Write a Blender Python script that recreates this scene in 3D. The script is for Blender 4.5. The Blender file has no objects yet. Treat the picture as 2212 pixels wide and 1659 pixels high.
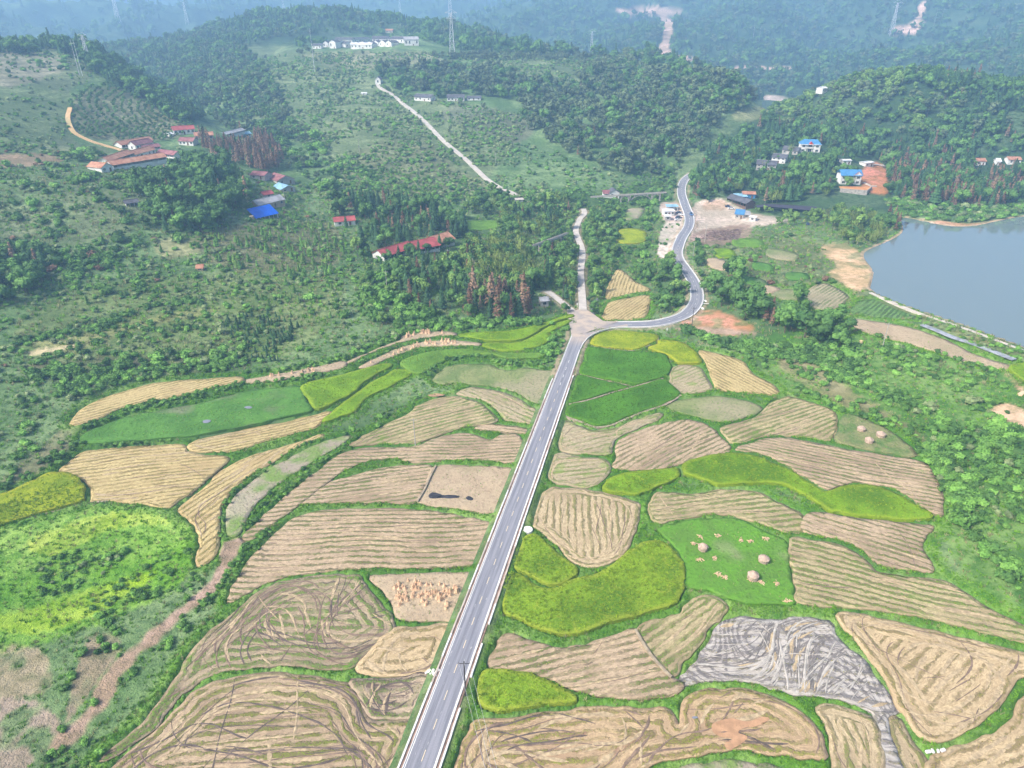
import bpy, bmesh, math, random
import numpy as np
from mathutils import Vector, Matrix
from mathutils.geometry import delaunay_2d_cdt
random.seed(7)
RS = np.random.RandomState(11)
R = math.radians
# ---------------------------------------------------------------- camera, world, sun, exposure
CAM_H, PITCH, FOC = 115.0, R(27.7), 1476.0       # FOC in units of a 2212 x 1659 picture
scn = bpy.context.scene
cam_d = bpy.data.cameras.new("camera"); cam = bpy.data.objects.new("camera", cam_d)
scn.collection.objects.link(cam); scn.camera = cam
cam.location = (0, 0, CAM_H); cam.rotation_euler = (R(90) - PITCH, 0, 0)
cam_d.sensor_width = 36; cam_d.lens = 36 * FOC / 2212; cam_d.clip_start = 1; cam_d.clip_end = 20000
world = bpy.data.worlds.new("World"); scn.world = world; world.use_nodes = True
wn = world.node_tree; wn.nodes.clear()
sky = wn.nodes.new("ShaderNodeTexSky"); sky.sky_type = 'NISHITA'; sky.sun_disc = False
SUN_EL, SUN_AZ = R(43), R(-118)                  # sun behind the viewer's left shoulder
sky.sun_elevation = SUN_EL; sky.sun_rotation = SUN_AZ; sky.air_density = 1.0; sky.dust_density = 6.0; sky.ozone_density = 1.0
bg = wn.nodes.new("ShaderNodeBackground"); bg.inputs[1].default_value = 0.11
wo = wn.nodes.new("ShaderNodeOutputWorld")
wn.links.new(sky.outputs[0], bg.inputs[0]); wn.links.new(bg.outputs[0], wo.inputs[0])
sl = bpy.data.lights.new("sun", 'SUN'); sl.energy = 2.8; sl.angle = R(9); sl.color = (1.0, 0.96, 0.9)
so = bpy.data.objects.new("sun", sl); scn.collection.objects.link(so)
sd = Vector((math.sin(SUN_AZ) * math.cos(SUN_EL), math.cos(SUN_AZ) * math.cos(SUN_EL), math.sin(SUN_EL)))
so.rotation_euler = sd.to_track_quat('Z', 'Y').to_euler(); so.location = (0, 0, 300)
vs = scn.view_settings
vs.view_transform = 'Standard'; vs.look = 'None'; vs.gamma = 1; vs.use_curve_mapping = False; vs.exposure = 1.02
cy = scn.cycles
cy.max_bounces = 5; cy.diffuse_bounces = 2; cy.glossy_bounces = 2; cy.transmission_bounces = 2; cy.transparent_max_bounces = 4
cy.volume_bounces = 2; cy.use_adaptive_sampling = True; cy.adaptive_threshold = 0.004; cy.use_denoising = True; cy.denoiser = 'OPENIMAGEDENOISE'; cy.denoising_input_passes = 'RGB_ALBEDO_NORMAL'; cy.denoising_prefilter = 'NONE'
HAZE_DENSITY = 0.00043

# ---------------------------------------------------------------- numbers and noise
def hash2(ix, iy, s=0):
    s = int(s); n = (ix.astype(np.int64) * 374761393 + iy.astype(np.int64) * 668265263 + s * 982451653) & 0xffffffff
    n = ((n ^ (n >> 13)) * 1274126177) & 0xffffffff
    n = n ^ (n >> 16)
    return (n & 0xffffff) / float(0xffffff)
def vnoise(x, y, s=0):
    x = np.asarray(x, float); y = np.asarray(y, float)
    ix = np.floor(x); iy = np.floor(y); fx = x - ix; fy = y - iy
    fx = fx * fx * (3 - 2 * fx); fy = fy * fy * (3 - 2 * fy)
    a = hash2(ix, iy, s); b = hash2(ix + 1, iy, s); c = hash2(ix, iy + 1, s); d = hash2(ix + 1, iy + 1, s)
    return (a * (1 - fx) + b * fx) * (1 - fy) + (c * (1 - fx) + d * fx) * fy
def fbm(x, y, o=4, s=0):
    v = 0; a = 0.5; t = 0
    for k in range(o):
        v = v + a * vnoise(x * 2 ** k, y * 2 ** k, s + k * 17); t += a; a *= .5
    return v / t
def sstep(a, b, x):
    t = np.clip((x - a) / (b - a), 0, 1); return t * t * (3 - 2 * t)

# picture direction <-> world (2212 x 1659 units); only used to read positions on the ground off the photograph
CP, SP = math.cos(PITCH), math.sin(PITCH)
def ray(px, py):
    X = (np.asarray(px, float) - 1106) / FOC; Y = -(np.asarray(py, float) - 829.5) / FOC
    return X, CP + Y * SP, -SP + Y * CP
def to_px(x, y, z):
    dz = z - CAM_H
    f = y * CP - dz * SP; u = y * SP + dz * CP
    f = np.where(f < 1, 1, f)
    return 1106 + FOC * x / f, 829.5 - FOC * u / f

# ---------------------------------------------------------------- terrain
cps = []
def C(x, y, d):
    dx, dy, dz = ray(x, y); h = math.hypot(dx, dy); cps.append((math.atan2(dx, dy), d, CAM_H + d * dz / h))
def Z(x, y, z):
    dx, dy, dz = ray(x, y); h = math.hypot(dx, dy); cps.append((math.atan2(dx, dy), (z - CAM_H) * h / dz, z))
def Hd(x, d, z):
    dx, dy, dz = ray(x, 150); cps.append((math.atan2(dx, dy), d, z))
LAKE_Z = 8.0
for th in (-65, -35, -12, 12, 35, 65):
    for d in (48, 75, 105): cps.append((R(th), d, 0.0))
for th in (-66, 66): cps.append((R(th), 150, 3.0 if th > 0 else 5.0))
for p in ((1000, 1000), (600, 1150), (1300, 1100), (1600, 1100), (1000, 860), (1300, 860), (1600, 860), (1800, 1250), (1500, 900), (1250, 700), (300, 1400), (900, 1300), (2100, 1450), (1350, 640), (1250, 560), (1500, 650)): Z(*p, 0.0)
for x, y, z in ((700, 900, .8), (300, 1000, .8), (300, 900, 2.2), (60, 1150, 1), (800, 780, 2.2), (1100, 740, 1.5), (600, 810, 3.6), (200, 820, 6.5), (60, 880, 6), (60, 1000, 2.5),
                (60, 700, 12.5), (350, 690, 9.5), (700, 690, 6), (1000, 690, 3), (60, 600, 18), (60, 500, 26), (500, 600, 12), (700, 600, 8), (1000, 600, 4), (700, 500, 11), (870, 550, 8), (1000, 500, 5),
                (350, 520, 20), (1180, 500, 2), (1700, 800, 1), (1800, 900, 1.5), (2000, 1000, 3.5), (2150, 1250, 3.5), (1900, 850, 3.5), (2180, 1050, 6),
                (1480, 480, 1), (1560, 460, 2), (1600, 600, 4), (1700, 550, 6), (1600, 680, 3.5), (1750, 660, 6), (1850, 700, 6.5), (2000, 760, 6.5), (2180, 840, 7.5), (2180, 900, 7.5),
                (1790, 600, 8), (1850, 540, 8), (1875, 620, 9), (1980, 680, 9), (2100, 715, 9), (2212, 762, 9), (1945, 462, 8.5), (2040, 480, 8.5), (2150, 473, 8.5), (1700, 450, 5), (1850, 450, 6), (2050, 430, 12), (1950, 430, 11), (1837, 425, 11), (1750, 330, 22), (2200, 350, 19), (1900, 300, 26), (2000, 300, 28), (2330, 400, 13), (2330, 468, 8), (1660, 370, 14), (2212, 455, 9), (1700, 500, 5), (1790, 500, 8)): Z(x, y, z)
for x in (2050, 2200, 2330): Z(x, 600, 7.0)
for x, y, d in ((60, 330, 500), (60, 410, 440), (60, 240, 600), (60, 170, 690), (60, 105, 800), (-150, 100, 800), (-150, 300, 520), (200, 108, 820), (250, 230, 640), (300, 180, 710), (230, 150, 780), (335, 205, 690), (415, 258, 620),
                (300, 350, 500), (220, 330, 540), (460, 310, 570), (400, 290, 600), (620, 390, 490), (580, 450, 425), (150, 420, 425), (300, 440, 410), (450, 440, 415), (520, 360, 520),
                (400, 150, 1050), (350, 100, 1300), (700, 22, 1350), (500, 52, 1400), (250, 95, 1350), (900, 36, 1300), (1000, 66, 1250), (1080, 92, 1180), (450, 280, 690), (560, 320, 590), (520, 180, 850), (620, 130, 950),
                (640, 120, 960), (800, 98, 980), (900, 94, 1000), (1000, 112, 1000), (1150, 112, 1040), (1280, 115, 1040), (1400, 125, 1000), (800, 150, 850), (800, 200, 755), (950, 222, 720), (950, 300, 600), (1000, 370, 540),
                (1100, 420, 490), (1120, 300, 620), (1200, 210, 770), (1300, 190, 810), (1420, 165, 900), (1500, 145, 950), (1600, 190, 850), (1560, 260, 710), (1480, 330, 610), (1350, 330, 600), (1250, 410, 510), (600, 240, 730), (700, 300, 610), (700, 400, 490), (850, 420, 460),
                (1400, 430, 505), (1450, 370, 590), (1560, 310, 680), (1610, 250, 860), (1560, 400, 530), (1980, 168, 800), (1800, 188, 820), (2120, 200, 790), (2250, 220, 760), (1700, 250, 780),
                (1700, 130, 1650), (2000, 110, 1600), (2000, 55, 2100), (1900, 10, 2600), (1700, 30, 2300), (1500, 15, 2300), (1500, 60, 1900), (1450, 110, 1600), (1300, 15, 2500), (1250, 40, 2200), (1150, 60, 2000), (2200, 30, 2300), (2400, 30, 2300), (1600, -12, 2900), (2200, -15, 3000), (1900, -15, 3000), (1400, -8, 2900),
                (100, 62, 2500), (300, 34, 3600), (600, 12, 3800), (1000, 22, 3800), (100, 15, 4500), (-200, 40, 3000), (1100, 60, 2600)): C(x, y, d)
Z(1690, 214, 14.0); Z(1640, 222, 14.0); Z(1760, 212, 14.0)
for x, d, z in ((60, 1000, 62), (-200, 1000, 60), (250, 950, 45), (340, 820, 44), (420, 740, 38), (200, 1800, 30), (500, 1900, 50), (800, 1150, 84), (800, 1800, 50), (1000, 1500, 50), (1250, 1300, 40), (1400, 1250, 25), (1550, 1150, 18), (1900, 1050, 45), (2150, 1000, 45), (2000, 1250, 40), (1700, 1300, 30),
                (0, 6500, 150), (500, 6500, 150), (1000, 6500, 150), (1500, 6500, 250), (2200, 6500, 290), (-400, 5000, 200), (2600, 4500, 250), (0, 9500, 220), (1106, 9500, 220), (2200, 9500, 220)): Hd(x, d, z)
cpa = np.array(cps)
def kco(th, r): return np.stack([th * 1.6, np.log(r)], -1)
A = kco(cpa[:, 0], cpa[:, 1]); n = len(A)
def phi(d): return np.sqrt(d * d + 0.0025)
Dm = phi(np.linalg.norm(A[:, None] - A[None], axis=2))
M_ = np.zeros((n + 3, n + 3)); M_[:n, :n] = Dm - 0.002 * np.eye(n); M_[:n, n] = 1; M_[:n, n + 1:] = A; M_[n, :n] = 1; M_[n + 1:, :n] = A.T
wz = np.linalg.solve(M_, np.concatenate([cpa[:, 2], [0, 0, 0]]))
def rbf(th, r):
    P = kco(th, r).reshape(-1, 2); out = np.empty(len(P))
    for i in range(0, len(P), 40000):
        q = P[i:i + 40000]
        d2 = (q[:, None, 0] - A[None, :, 0]) ** 2 + (q[:, None, 1] - A[None, :, 1]) ** 2
        out[i:i + 40000] = np.sqrt(d2 + 0.0025) @ wz[:n] + wz[n] + q @ wz[n + 1:]
    return out.reshape(np.shape(th))
NT = 760
TH = np.linspace(R(-64), R(64), NT)
rr = [46.0]
while rr[-1] < 10000: rr.append(rr[-1] + max(0.55, rr[-1] * (0.0062 if rr[-1] < 700 else 0.0085)))
RR = np.array(rr); NR = len(RR)
# coarse evaluation, then bilinear up
cth = np.linspace(TH[0], TH[-1], 150); clr = np.linspace(math.log(46), math.log(10400), 150)
cz = rbf(*np.meshgrid(cth, np.exp(clr), indexing='ij'))
def blur(a, k):
    for _ in range(k):
        p = np.pad(a, 1, mode='edge')
        a = (p[1:-1, 1:-1] * 4 + (p[:-2, 1:-1] + p[2:, 1:-1] + p[1:-1, :-2] + p[1:-1, 2:]) * 2 + p[:-2, :-2] + p[2:, 2:] + p[:-2, 2:] + p[2:, :-2]) / 16
    return a
cz = blur(cz, 1)
def lut(grid, a0, a1, b0, b1, a, b):
    u = np.clip((a - a0) / (a1 - a0) * (grid.shape[0] - 1), 0, grid.shape[0] - 1.001); v = np.clip((b - b0) / (b1 - b0) * (grid.shape[1] - 1), 0, grid.shape[1] - 1.001)
    i = u.astype(int); j = v.astype(int); fu = u - i; fv = v - j
    return (grid[i, j] * (1 - fu) + grid[i + 1, j] * fu) * (1 - fv) + (grid[i, j + 1] * (1 - fu) + grid[i + 1, j + 1] * fu) * fv
def hills(x, y):
    r = np.hypot(x, y); th = np.arctan2(x, y)
    a1 = sstep(430, 900, r) * 9; a2 = sstep(1300, 2600, r) * 130; a3 = sstep(3300, 6000, r) * 80
    flat = 1 - np.exp(-((x - 280) ** 2 + (y - 1130) ** 2) / 160 ** 2)
    n1 = (fbm(x / 95, y / 95, 3, 3) - .5) * 1.5 - (1 - np.abs(fbm(x / 130 + 5, y / 210, 3, 23) * 2 - 1) * 3).clip(0, 1) * .7 + .2
    rid = 1 - np.abs(fbm(x / 380 + 7, y / 520, 4, 9) * 2 - 1) * 2
    rid2 = 1 - np.abs(fbm(x / 1300 + 3, y / 1300, 4, 19) * 2 - 1) * 2
    val = sstep(1.0, 12, lut(cz, cth[0], cth[-1], clr[0], clr[-1], th, np.log(np.maximum(r, 46))))
    return (a1 * n1 * val + a2 * (rid - .45) + a3 * (rid2 - .5)) * flat
def base_h(x, y):
    x = np.asarray(x, float); y = np.asarray(y, float)
    r = np.maximum(np.hypot(x, y), 46); th = np.arctan2(x, y)
    return lut(cz, cth[0], cth[-1], clr[0], clr[-1], th, np.log(r)) + hills(x, y)
def unproj(pts, dz=0.0, surf=None, maxd=9000):
    """picture positions -> points on the terrain (first hit of the sight line)"""
    surf = surf or base_h
    p = np.asarray(pts, float).reshape(-1, 2); dx, dy, dzr = ray(p[:, 0], p[:, 1]); h = np.hypot(dx, dy)
    dx /= h; dy /= h; dzr = dzr / h
    lo = np.full(len(p), 46.0); hit = np.zeros(len(p), bool); d = lo.copy(); prev = d.copy()
    for _ in range(700):
        z = CAM_H + d * dzr - surf(dx * d, dy * d) - dz
        now = (z <= 0) & ~hit
        hit |= now
        if hit.all() or d.min() > maxd: break
        prev = np.where(hit, prev, d); d = np.where(hit, d, d * 1.009 + .05)
    a = prev; b = d
    for _ in range(22):
        m = (a + b) / 2; z = CAM_H + m * dzr - surf(dx * m, dy * m) - dz
        a = np.where(z > 0, m, a); b = np.where(z > 0, b, m)
    return np.stack([dx * b, dy * b, CAM_H + b * dzr], -1)
def on_plane(pts, z):
    p = np.asarray(pts, float).reshape(-1, 2); dx, dy, dz = ray(p[:, 0], p[:, 1]); k = (z - CAM_H) / dz
    return np.stack([dx * k, dy * k, np.full(len(p), z)], -1)
def T(c, r, pts): return [(1344 / 1.82278 * c + x / 3.0, 1008 / 1.82278 * r + y / 3.0) for x, y in pts]
def smooth_closed(p, k=4):
    p = np.asarray(p, float); n_ = len(p); out = []
    for i in range(n_):
        a, b, c, d = p[i - 1], p[i], p[(i + 1) % n_], p[(i + 2) % n_]
        for j in range(k):
            t = j / k
            out.append(.5 * (2 * b + (c - a) * t + (2 * a - 5 * b + 4 * c - d) * t * t + (3 * b - a - 3 * c + d) * t ** 3))
    return np.array(out)
def smooth_open(p, k=8):
    p = np.asarray(p, float); q = np.vstack([2 * p[0] - p[1], p, 2 * p[-1] - p[-2]]); out = []
    for i in range(1, len(q) - 2):
        a, b, c, d = q[i - 1], q[i], q[i + 1], q[i + 2]
        for j in range(k):
            t = j / k
            out.append(.5 * (2 * b + (c - a) * t + (2 * a - 5 * b + 4 * c - d) * t * t + (3 * b - a - 3 * c + d) * t ** 3))
    out.append(p[-1]); return np.array(out)
def resample(p, step, closed=False):
    p = np.asarray(p, float)
    if closed: p = np.vstack([p, p[:1]])
    s = np.concatenate([[0], np.cumsum(np.linalg.norm(np.diff(p, axis=0), axis=1))])
    m = max(3, int(round(s[-1] / step))); t = np.linspace(0, s[-1], m + 1)
    o = np.stack([np.interp(t, s, p[:, k]) for k in range(p.shape[1])], -1)
    return o[:-1] if closed else o
def inside(poly, x, y):
    c = np.zeros(np.shape(x), bool); px, py = poly[:, 0], poly[:, 1]; m = len(poly); j = m - 1
    for i in range(m):
        if py[i] != py[j]:
            c ^= ((py[i] > y) != (py[j] > y)) & (x < (px[j] - px[i]) * (y - py[i]) / (py[j] - py[i]) + px[i])
        j = i
    return c
def dist_line(line, x, y, closed=False, want_s=False):
    best = np.full(np.shape(x), 1e9); S = np.zeros(np.shape(x)); acc = 0.0
    m = len(line)
    for i in range(m if closed else m - 1):
        a = line[i]; b = line[(i + 1) % m]; dx, dy = b[0] - a[0], b[1] - a[1]; L2 = dx * dx + dy * dy + 1e-9
        t = np.clip(((x - a[0]) * dx + (y - a[1]) * dy) / L2, 0, 1)
        d = (x - a[0] - t * dx) ** 2 + (y - a[1] - t * dy) ** 2
        up = d < best; best = np.where(up, d, best); L = math.sqrt(L2)
        if want_s: S = np.where(up, acc + t * L, S)
        acc += L
    best = np.sqrt(best)
    return (best, S) if want_s else best

# ---------------------------------------------------------------- object helpers
COL = scn.collection
def clean(name): return name
def tag(o, label=None, cat=None, group=None, kind=None):
    if label: o["label"] = label
    if cat: o["category"] = cat
    if group: o["group"] = group
    if kind: o["kind"] = kind
    return o
def mesh_obj(name, verts, faces, mat=None, parent=None, smooth=False, mats=None, midx=None):
    me = bpy.data.meshes.new(name)
    verts = np.asarray(verts, np.float32)
    if isinstance(faces, np.ndarray):
        k = faces.shape[1]; me.vertices.add(len(verts)); me.vertices.foreach_set("co", verts.ravel())
        me.loops.add(faces.size); me.loops.foreach_set("vertex_index", faces.astype(np.int32).ravel())
        me.polygons.add(len(faces)); me.polygons.foreach_set("loop_start", np.arange(0, faces.size, k, dtype=np.int32))
        me.update(calc_edges=True)
    else:
        me.from_pydata(verts.tolist(), [], faces)
    if mats:
        for m in mats: me.materials.append(m)
        if midx is not None: me.polygons.foreach_set("material_index", np.asarray(midx, np.int32))
    elif mat: me.materials.append(mat)
    if smooth: me.polygons.foreach_set("use_smooth", np.ones(len(me.polygons), bool))
    o = bpy.data.objects.new(name, me); COL.objects.link(o)
    if parent is not None: o.parent = parent
    return o
def empty(name, loc=(0, 0, 0), rz=0.0):
    o = bpy.data.objects.new(name, None); COL.objects.link(o); o.location = loc; o.rotation_euler = (0, 0, rz); o.empty_display_size = .5; return o
def attr(o, name, vals, typ='FLOAT'):
    a = o.data.attributes.new(name, typ, 'POINT')
    if typ == 'FLOAT_COLOR':
        v = np.ones((len(vals), 4), np.float32); v[:, :3] = vals; a.data.foreach_set("color", v.ravel())
    else: a.data.foreach_set("value", np.asarray(vals, np.float32))
class MB:
    """collects boxes, bars and prisms for one mesh"""
    def __init__(s): s.v = []; s.f = []
    def add(s, vs_, fs_):
        o = len(s.v); s.v += [tuple(q) for q in vs_]; s.f += [tuple(i + o for i in f) for f in fs_]; return s
    def box(s, x0, x1, y0, y1, z0, z1):
        return s.add([(x0, y0, z0), (x1, y0, z0), (x1, y1, z0), (x0, y1, z0), (x0, y0, z1), (x1, y0, z1), (x1, y1, z1), (x0, y1, z1)],
                     [(0, 3, 2, 1), (4, 5, 6, 7), (0, 1, 5, 4), (1, 2, 6, 5), (2, 3, 7, 6), (3, 0, 4, 7)])
    def bar(s, a, b, w, k=4, w2=None):
        a = Vector(a); b = Vector(b); d = (b - a).normalized(); u = d.orthogonal().normalized(); v = d.cross(u); w2 = w if w2 is None else w2
        vs_ = []
        for p, q in ((a, w), (b, w2)):
            for i in range(k):
                t = 2 * math.pi * i / k; vs_.append(p + (u * math.cos(t) + v * math.sin(t)) * q)
        fs_ = [(i, (i + 1) % k, k + (i + 1) % k, k + i) for i in range(k)] + [tuple(range(k - 1, -1, -1)), tuple(range(k, 2 * k))]
        return s.add(vs_, fs_)
    def build(s, name, mat, parent=None, smooth=False): return mesh_obj(name, s.v, s.f, mat, parent, smooth)
    def mesh(s, name, mat):
        me = bpy.data.meshes.new(name); me.from_pydata(s.v, [], s.f); me.materials.append(mat); return me
def link(name, me, parent=None, loc=None, rz=None):
    o = bpy.data.objects.new(name, me); COL.objects.link(o)
    if parent is not None: o.parent = parent
    if loc is not None: o.location = loc
    if rz is not None: o.rotation_euler = (0, 0, rz)
    return o
# ---------------------------------------------------------------- materials
class NT_:
    def __init__(s, name):
        s.m = bpy.data.materials.new(name); s.m.use_nodes = True; s.t = s.m.node_tree
        s.b = s.t.nodes["Principled BSDF"]; s.b.inputs["Roughness"].default_value = .9; s.b.inputs["Specular IOR Level"].default_value = .15
    def n(s, typ, **kw):
        nd = s.t.nodes.new("ShaderNode" + typ)
        for k, v in kw.items():
            if k.startswith("i_"): nd.inputs[k[2:].replace("_", " ")].default_value = v
            else: setattr(nd, k, v)
        return nd
    def l(s, a, b): s.t.links.new(a, b)
    def math(s, op, a, b=None, c=None, clamp=False):
        nd = s.n("Math", operation=op, use_clamp=clamp)
        for i, v in enumerate((a, b, c)):
            if v is None: continue
            if isinstance(v, (int, float)): nd.inputs[i].default_value = v
            else: s.l(v, nd.inputs[i])
        return nd.outputs[0]
    def noise(s, vec, scale, detail=3, rough=.55, dist=0.0, dim='3D'):
        nd = s.n("TexNoise", noise_dimensions=dim); nd.inputs["Scale"].default_value = scale; nd.inputs["Detail"].default_value = detail
        nd.inputs["Roughness"].default_value = rough; nd.inputs["Distortion"].default_value = dist
        if vec is not None: s.l(vec, nd.inputs["Vector"])
        return nd.outputs["Fac"]
    def ramp(s, v, lo, hi, a=0.0, b=1.0, smooth=True):
        nd = s.n("MapRange", interpolation_type='SMOOTHSTEP' if smooth else 'LINEAR'); s.l(v, nd.inputs[0])
        for i, q in enumerate((lo, hi, a, b)): nd.inputs[i + 1].default_value = q
        return nd.outputs[0]
    def mix(s, f, a, b, blend='MIX'):
        nd = s.n("Mix", data_type='RGBA', blend_type=blend)
        if isinstance(f, (int, float)): nd.inputs[0].default_value = f
        else: s.l(f, nd.inputs[0])
        for i, v in ((6, a), (7, b)):
            if isinstance(v, tuple): nd.inputs[i].default_value = (*v[:3], 1)
            else: s.l(v, nd.inputs[i])
        return nd.outputs[2]
    def attr(s, name): return s.n("Attribute", attribute_name=name)
    def pos(s): return s.n("NewGeometry").outputs["Position"]
    def comb(s, x, y, z=0.0):
        nd = s.n("CombineXYZ")
        for i, v in enumerate((x, y, z)):
            if isinstance(v, (int, float)): nd.inputs[i].default_value = v
            else: s.l(v, nd.inputs[i])
        return nd.outputs[0]
    def col(s, c): s.l(c, s.b.inputs["Base Color"]) if not isinstance(c, tuple) else setattr(s.b.inputs["Base Color"], "default_value", (*c, 1))
    def bump(s, h, dist=.2, strength=1.0):
        nd = s.n("Bump"); nd.inputs["Strength"].default_value = strength; nd.inputs["Distance"].default_value = dist; s.l(h, nd.inputs["Height"]); s.l(nd.outputs[0], s.b.inputs["Normal"])

def plain(name, c, rough=.85, var=.25, scale=.6, c2=None, spec=.2, metal=0.0, bump=0.0):
    k = NT_(name); p = k.n("TexCoord").outputs["Object"]
    nz = k.noise(p, scale, 4, .6); nz2 = k.noise(p, scale * 9, 2, .6)
    dark = tuple(v * (1 - var) for v in c); lite = tuple(min(1, v * (1 + var)) for v in c)
    cc = k.mix(k.ramp(nz, .3, .7), dark, lite if c2 is None else c2)
    cc = k.mix(k.ramp(nz2, .35, .7, 0, .5), cc, dark)
    k.col(cc); k.b.inputs["Roughness"].default_value = rough; k.b.inputs["Specular IOR Level"].default_value = spec; k.b.inputs["Metallic"].default_value = metal
    if bump: k.bump(nz2, bump)
    return k.m
def leaf(name, c, c2, rnd=.35, lite=None):
    """foliage: colour differs from plant to plant and from leaf clump to leaf clump"""
    k = NT_(name); oi = k.n("ObjectInfo").outputs["Random"]; p = k.n("TexCoord").outputs["Object"]
    nz = k.noise(p, .9, 2, .6)
    cc = k.mix(oi, c, c2); cc = k.mix(k.ramp(nz, .35, .7, 0, .55), cc, lite or tuple(min(1, v * 1.9) for v in c2))
    hsv = k.n("HueSaturation"); k.l(cc, hsv.inputs["Color"]); k.l(k.ramp(oi, 0, 1, 1 - rnd, 1 + rnd, False), hsv.inputs["Value"])
    k.col(hsv.outputs[0]); k.b.inputs["Roughness"].default_value = .75; k.b.inputs["Specular IOR Level"].default_value = .2
    return k.m
M = {}
def ground_mat():
    k = NT_("ground_cover"); a = k.attr("cover"); p = k.pos()
    n1 = k.noise(p, .045, 5, .6); n2 = k.noise(p, .35, 5, .65); n3 = k.noise(p, 2.2, 3, .7)
    c = a.outputs["Color"]
    hs = k.n("HueSaturation"); k.l(c, hs.inputs["Color"]); hs.inputs["Hue"].default_value = .52; hs.inputs["Value"].default_value = .6
    hs2 = k.n("HueSaturation"); k.l(c, hs2.inputs["Color"]); hs2.inputs["Hue"].default_value = .475; hs2.inputs["Value"].default_value = 1.5; hs2.inputs["Saturation"].default_value = .85
    cc = k.mix(k.ramp(n1, .35, .62), c, hs2.outputs[0]); cc = k.mix(k.ramp(n2, .4, .68, 0, .9), cc, hs.outputs[0]); cc = k.mix(k.ramp(n3, .5, .72, 0, .6), cc, hs2.outputs[0])
    n0 = k.noise(p, .017, 4, .6, .8); cc = k.mix(k.ramp(n0, .42, .62, .0, .75), cc, hs.outputs[0])
    z = k.n("SeparateXYZ"); k.l(p, z.inputs[0]); zz = z.outputs[2]
    fr = k.math('FRACT', k.math('ADD', k.math('MULTIPLY', zz, .38), k.math('MULTIPLY', k.noise(p, .02, 3), 2.2)))
    ris = k.math('MULTIPLY', k.ramp(k.math('ABSOLUTE', k.math('SUBTRACT', fr, .5)), .12, .26, 1, 0), k.math('MULTIPLY', k.ramp(zz, 9, 16), k.ramp(k.noise(p, .012, 2), .42, .6)))
    cc = k.mix(k.math('MULTIPLY', ris, k.ramp(n2, .3, .6, .3, .8)), cc, hs.outputs[0])
    k.col(cc); k.bump(k.math('ADD', k.math('MULTIPLY', n2, 2.0), n3), .5, .9)
    return k.m
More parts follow.
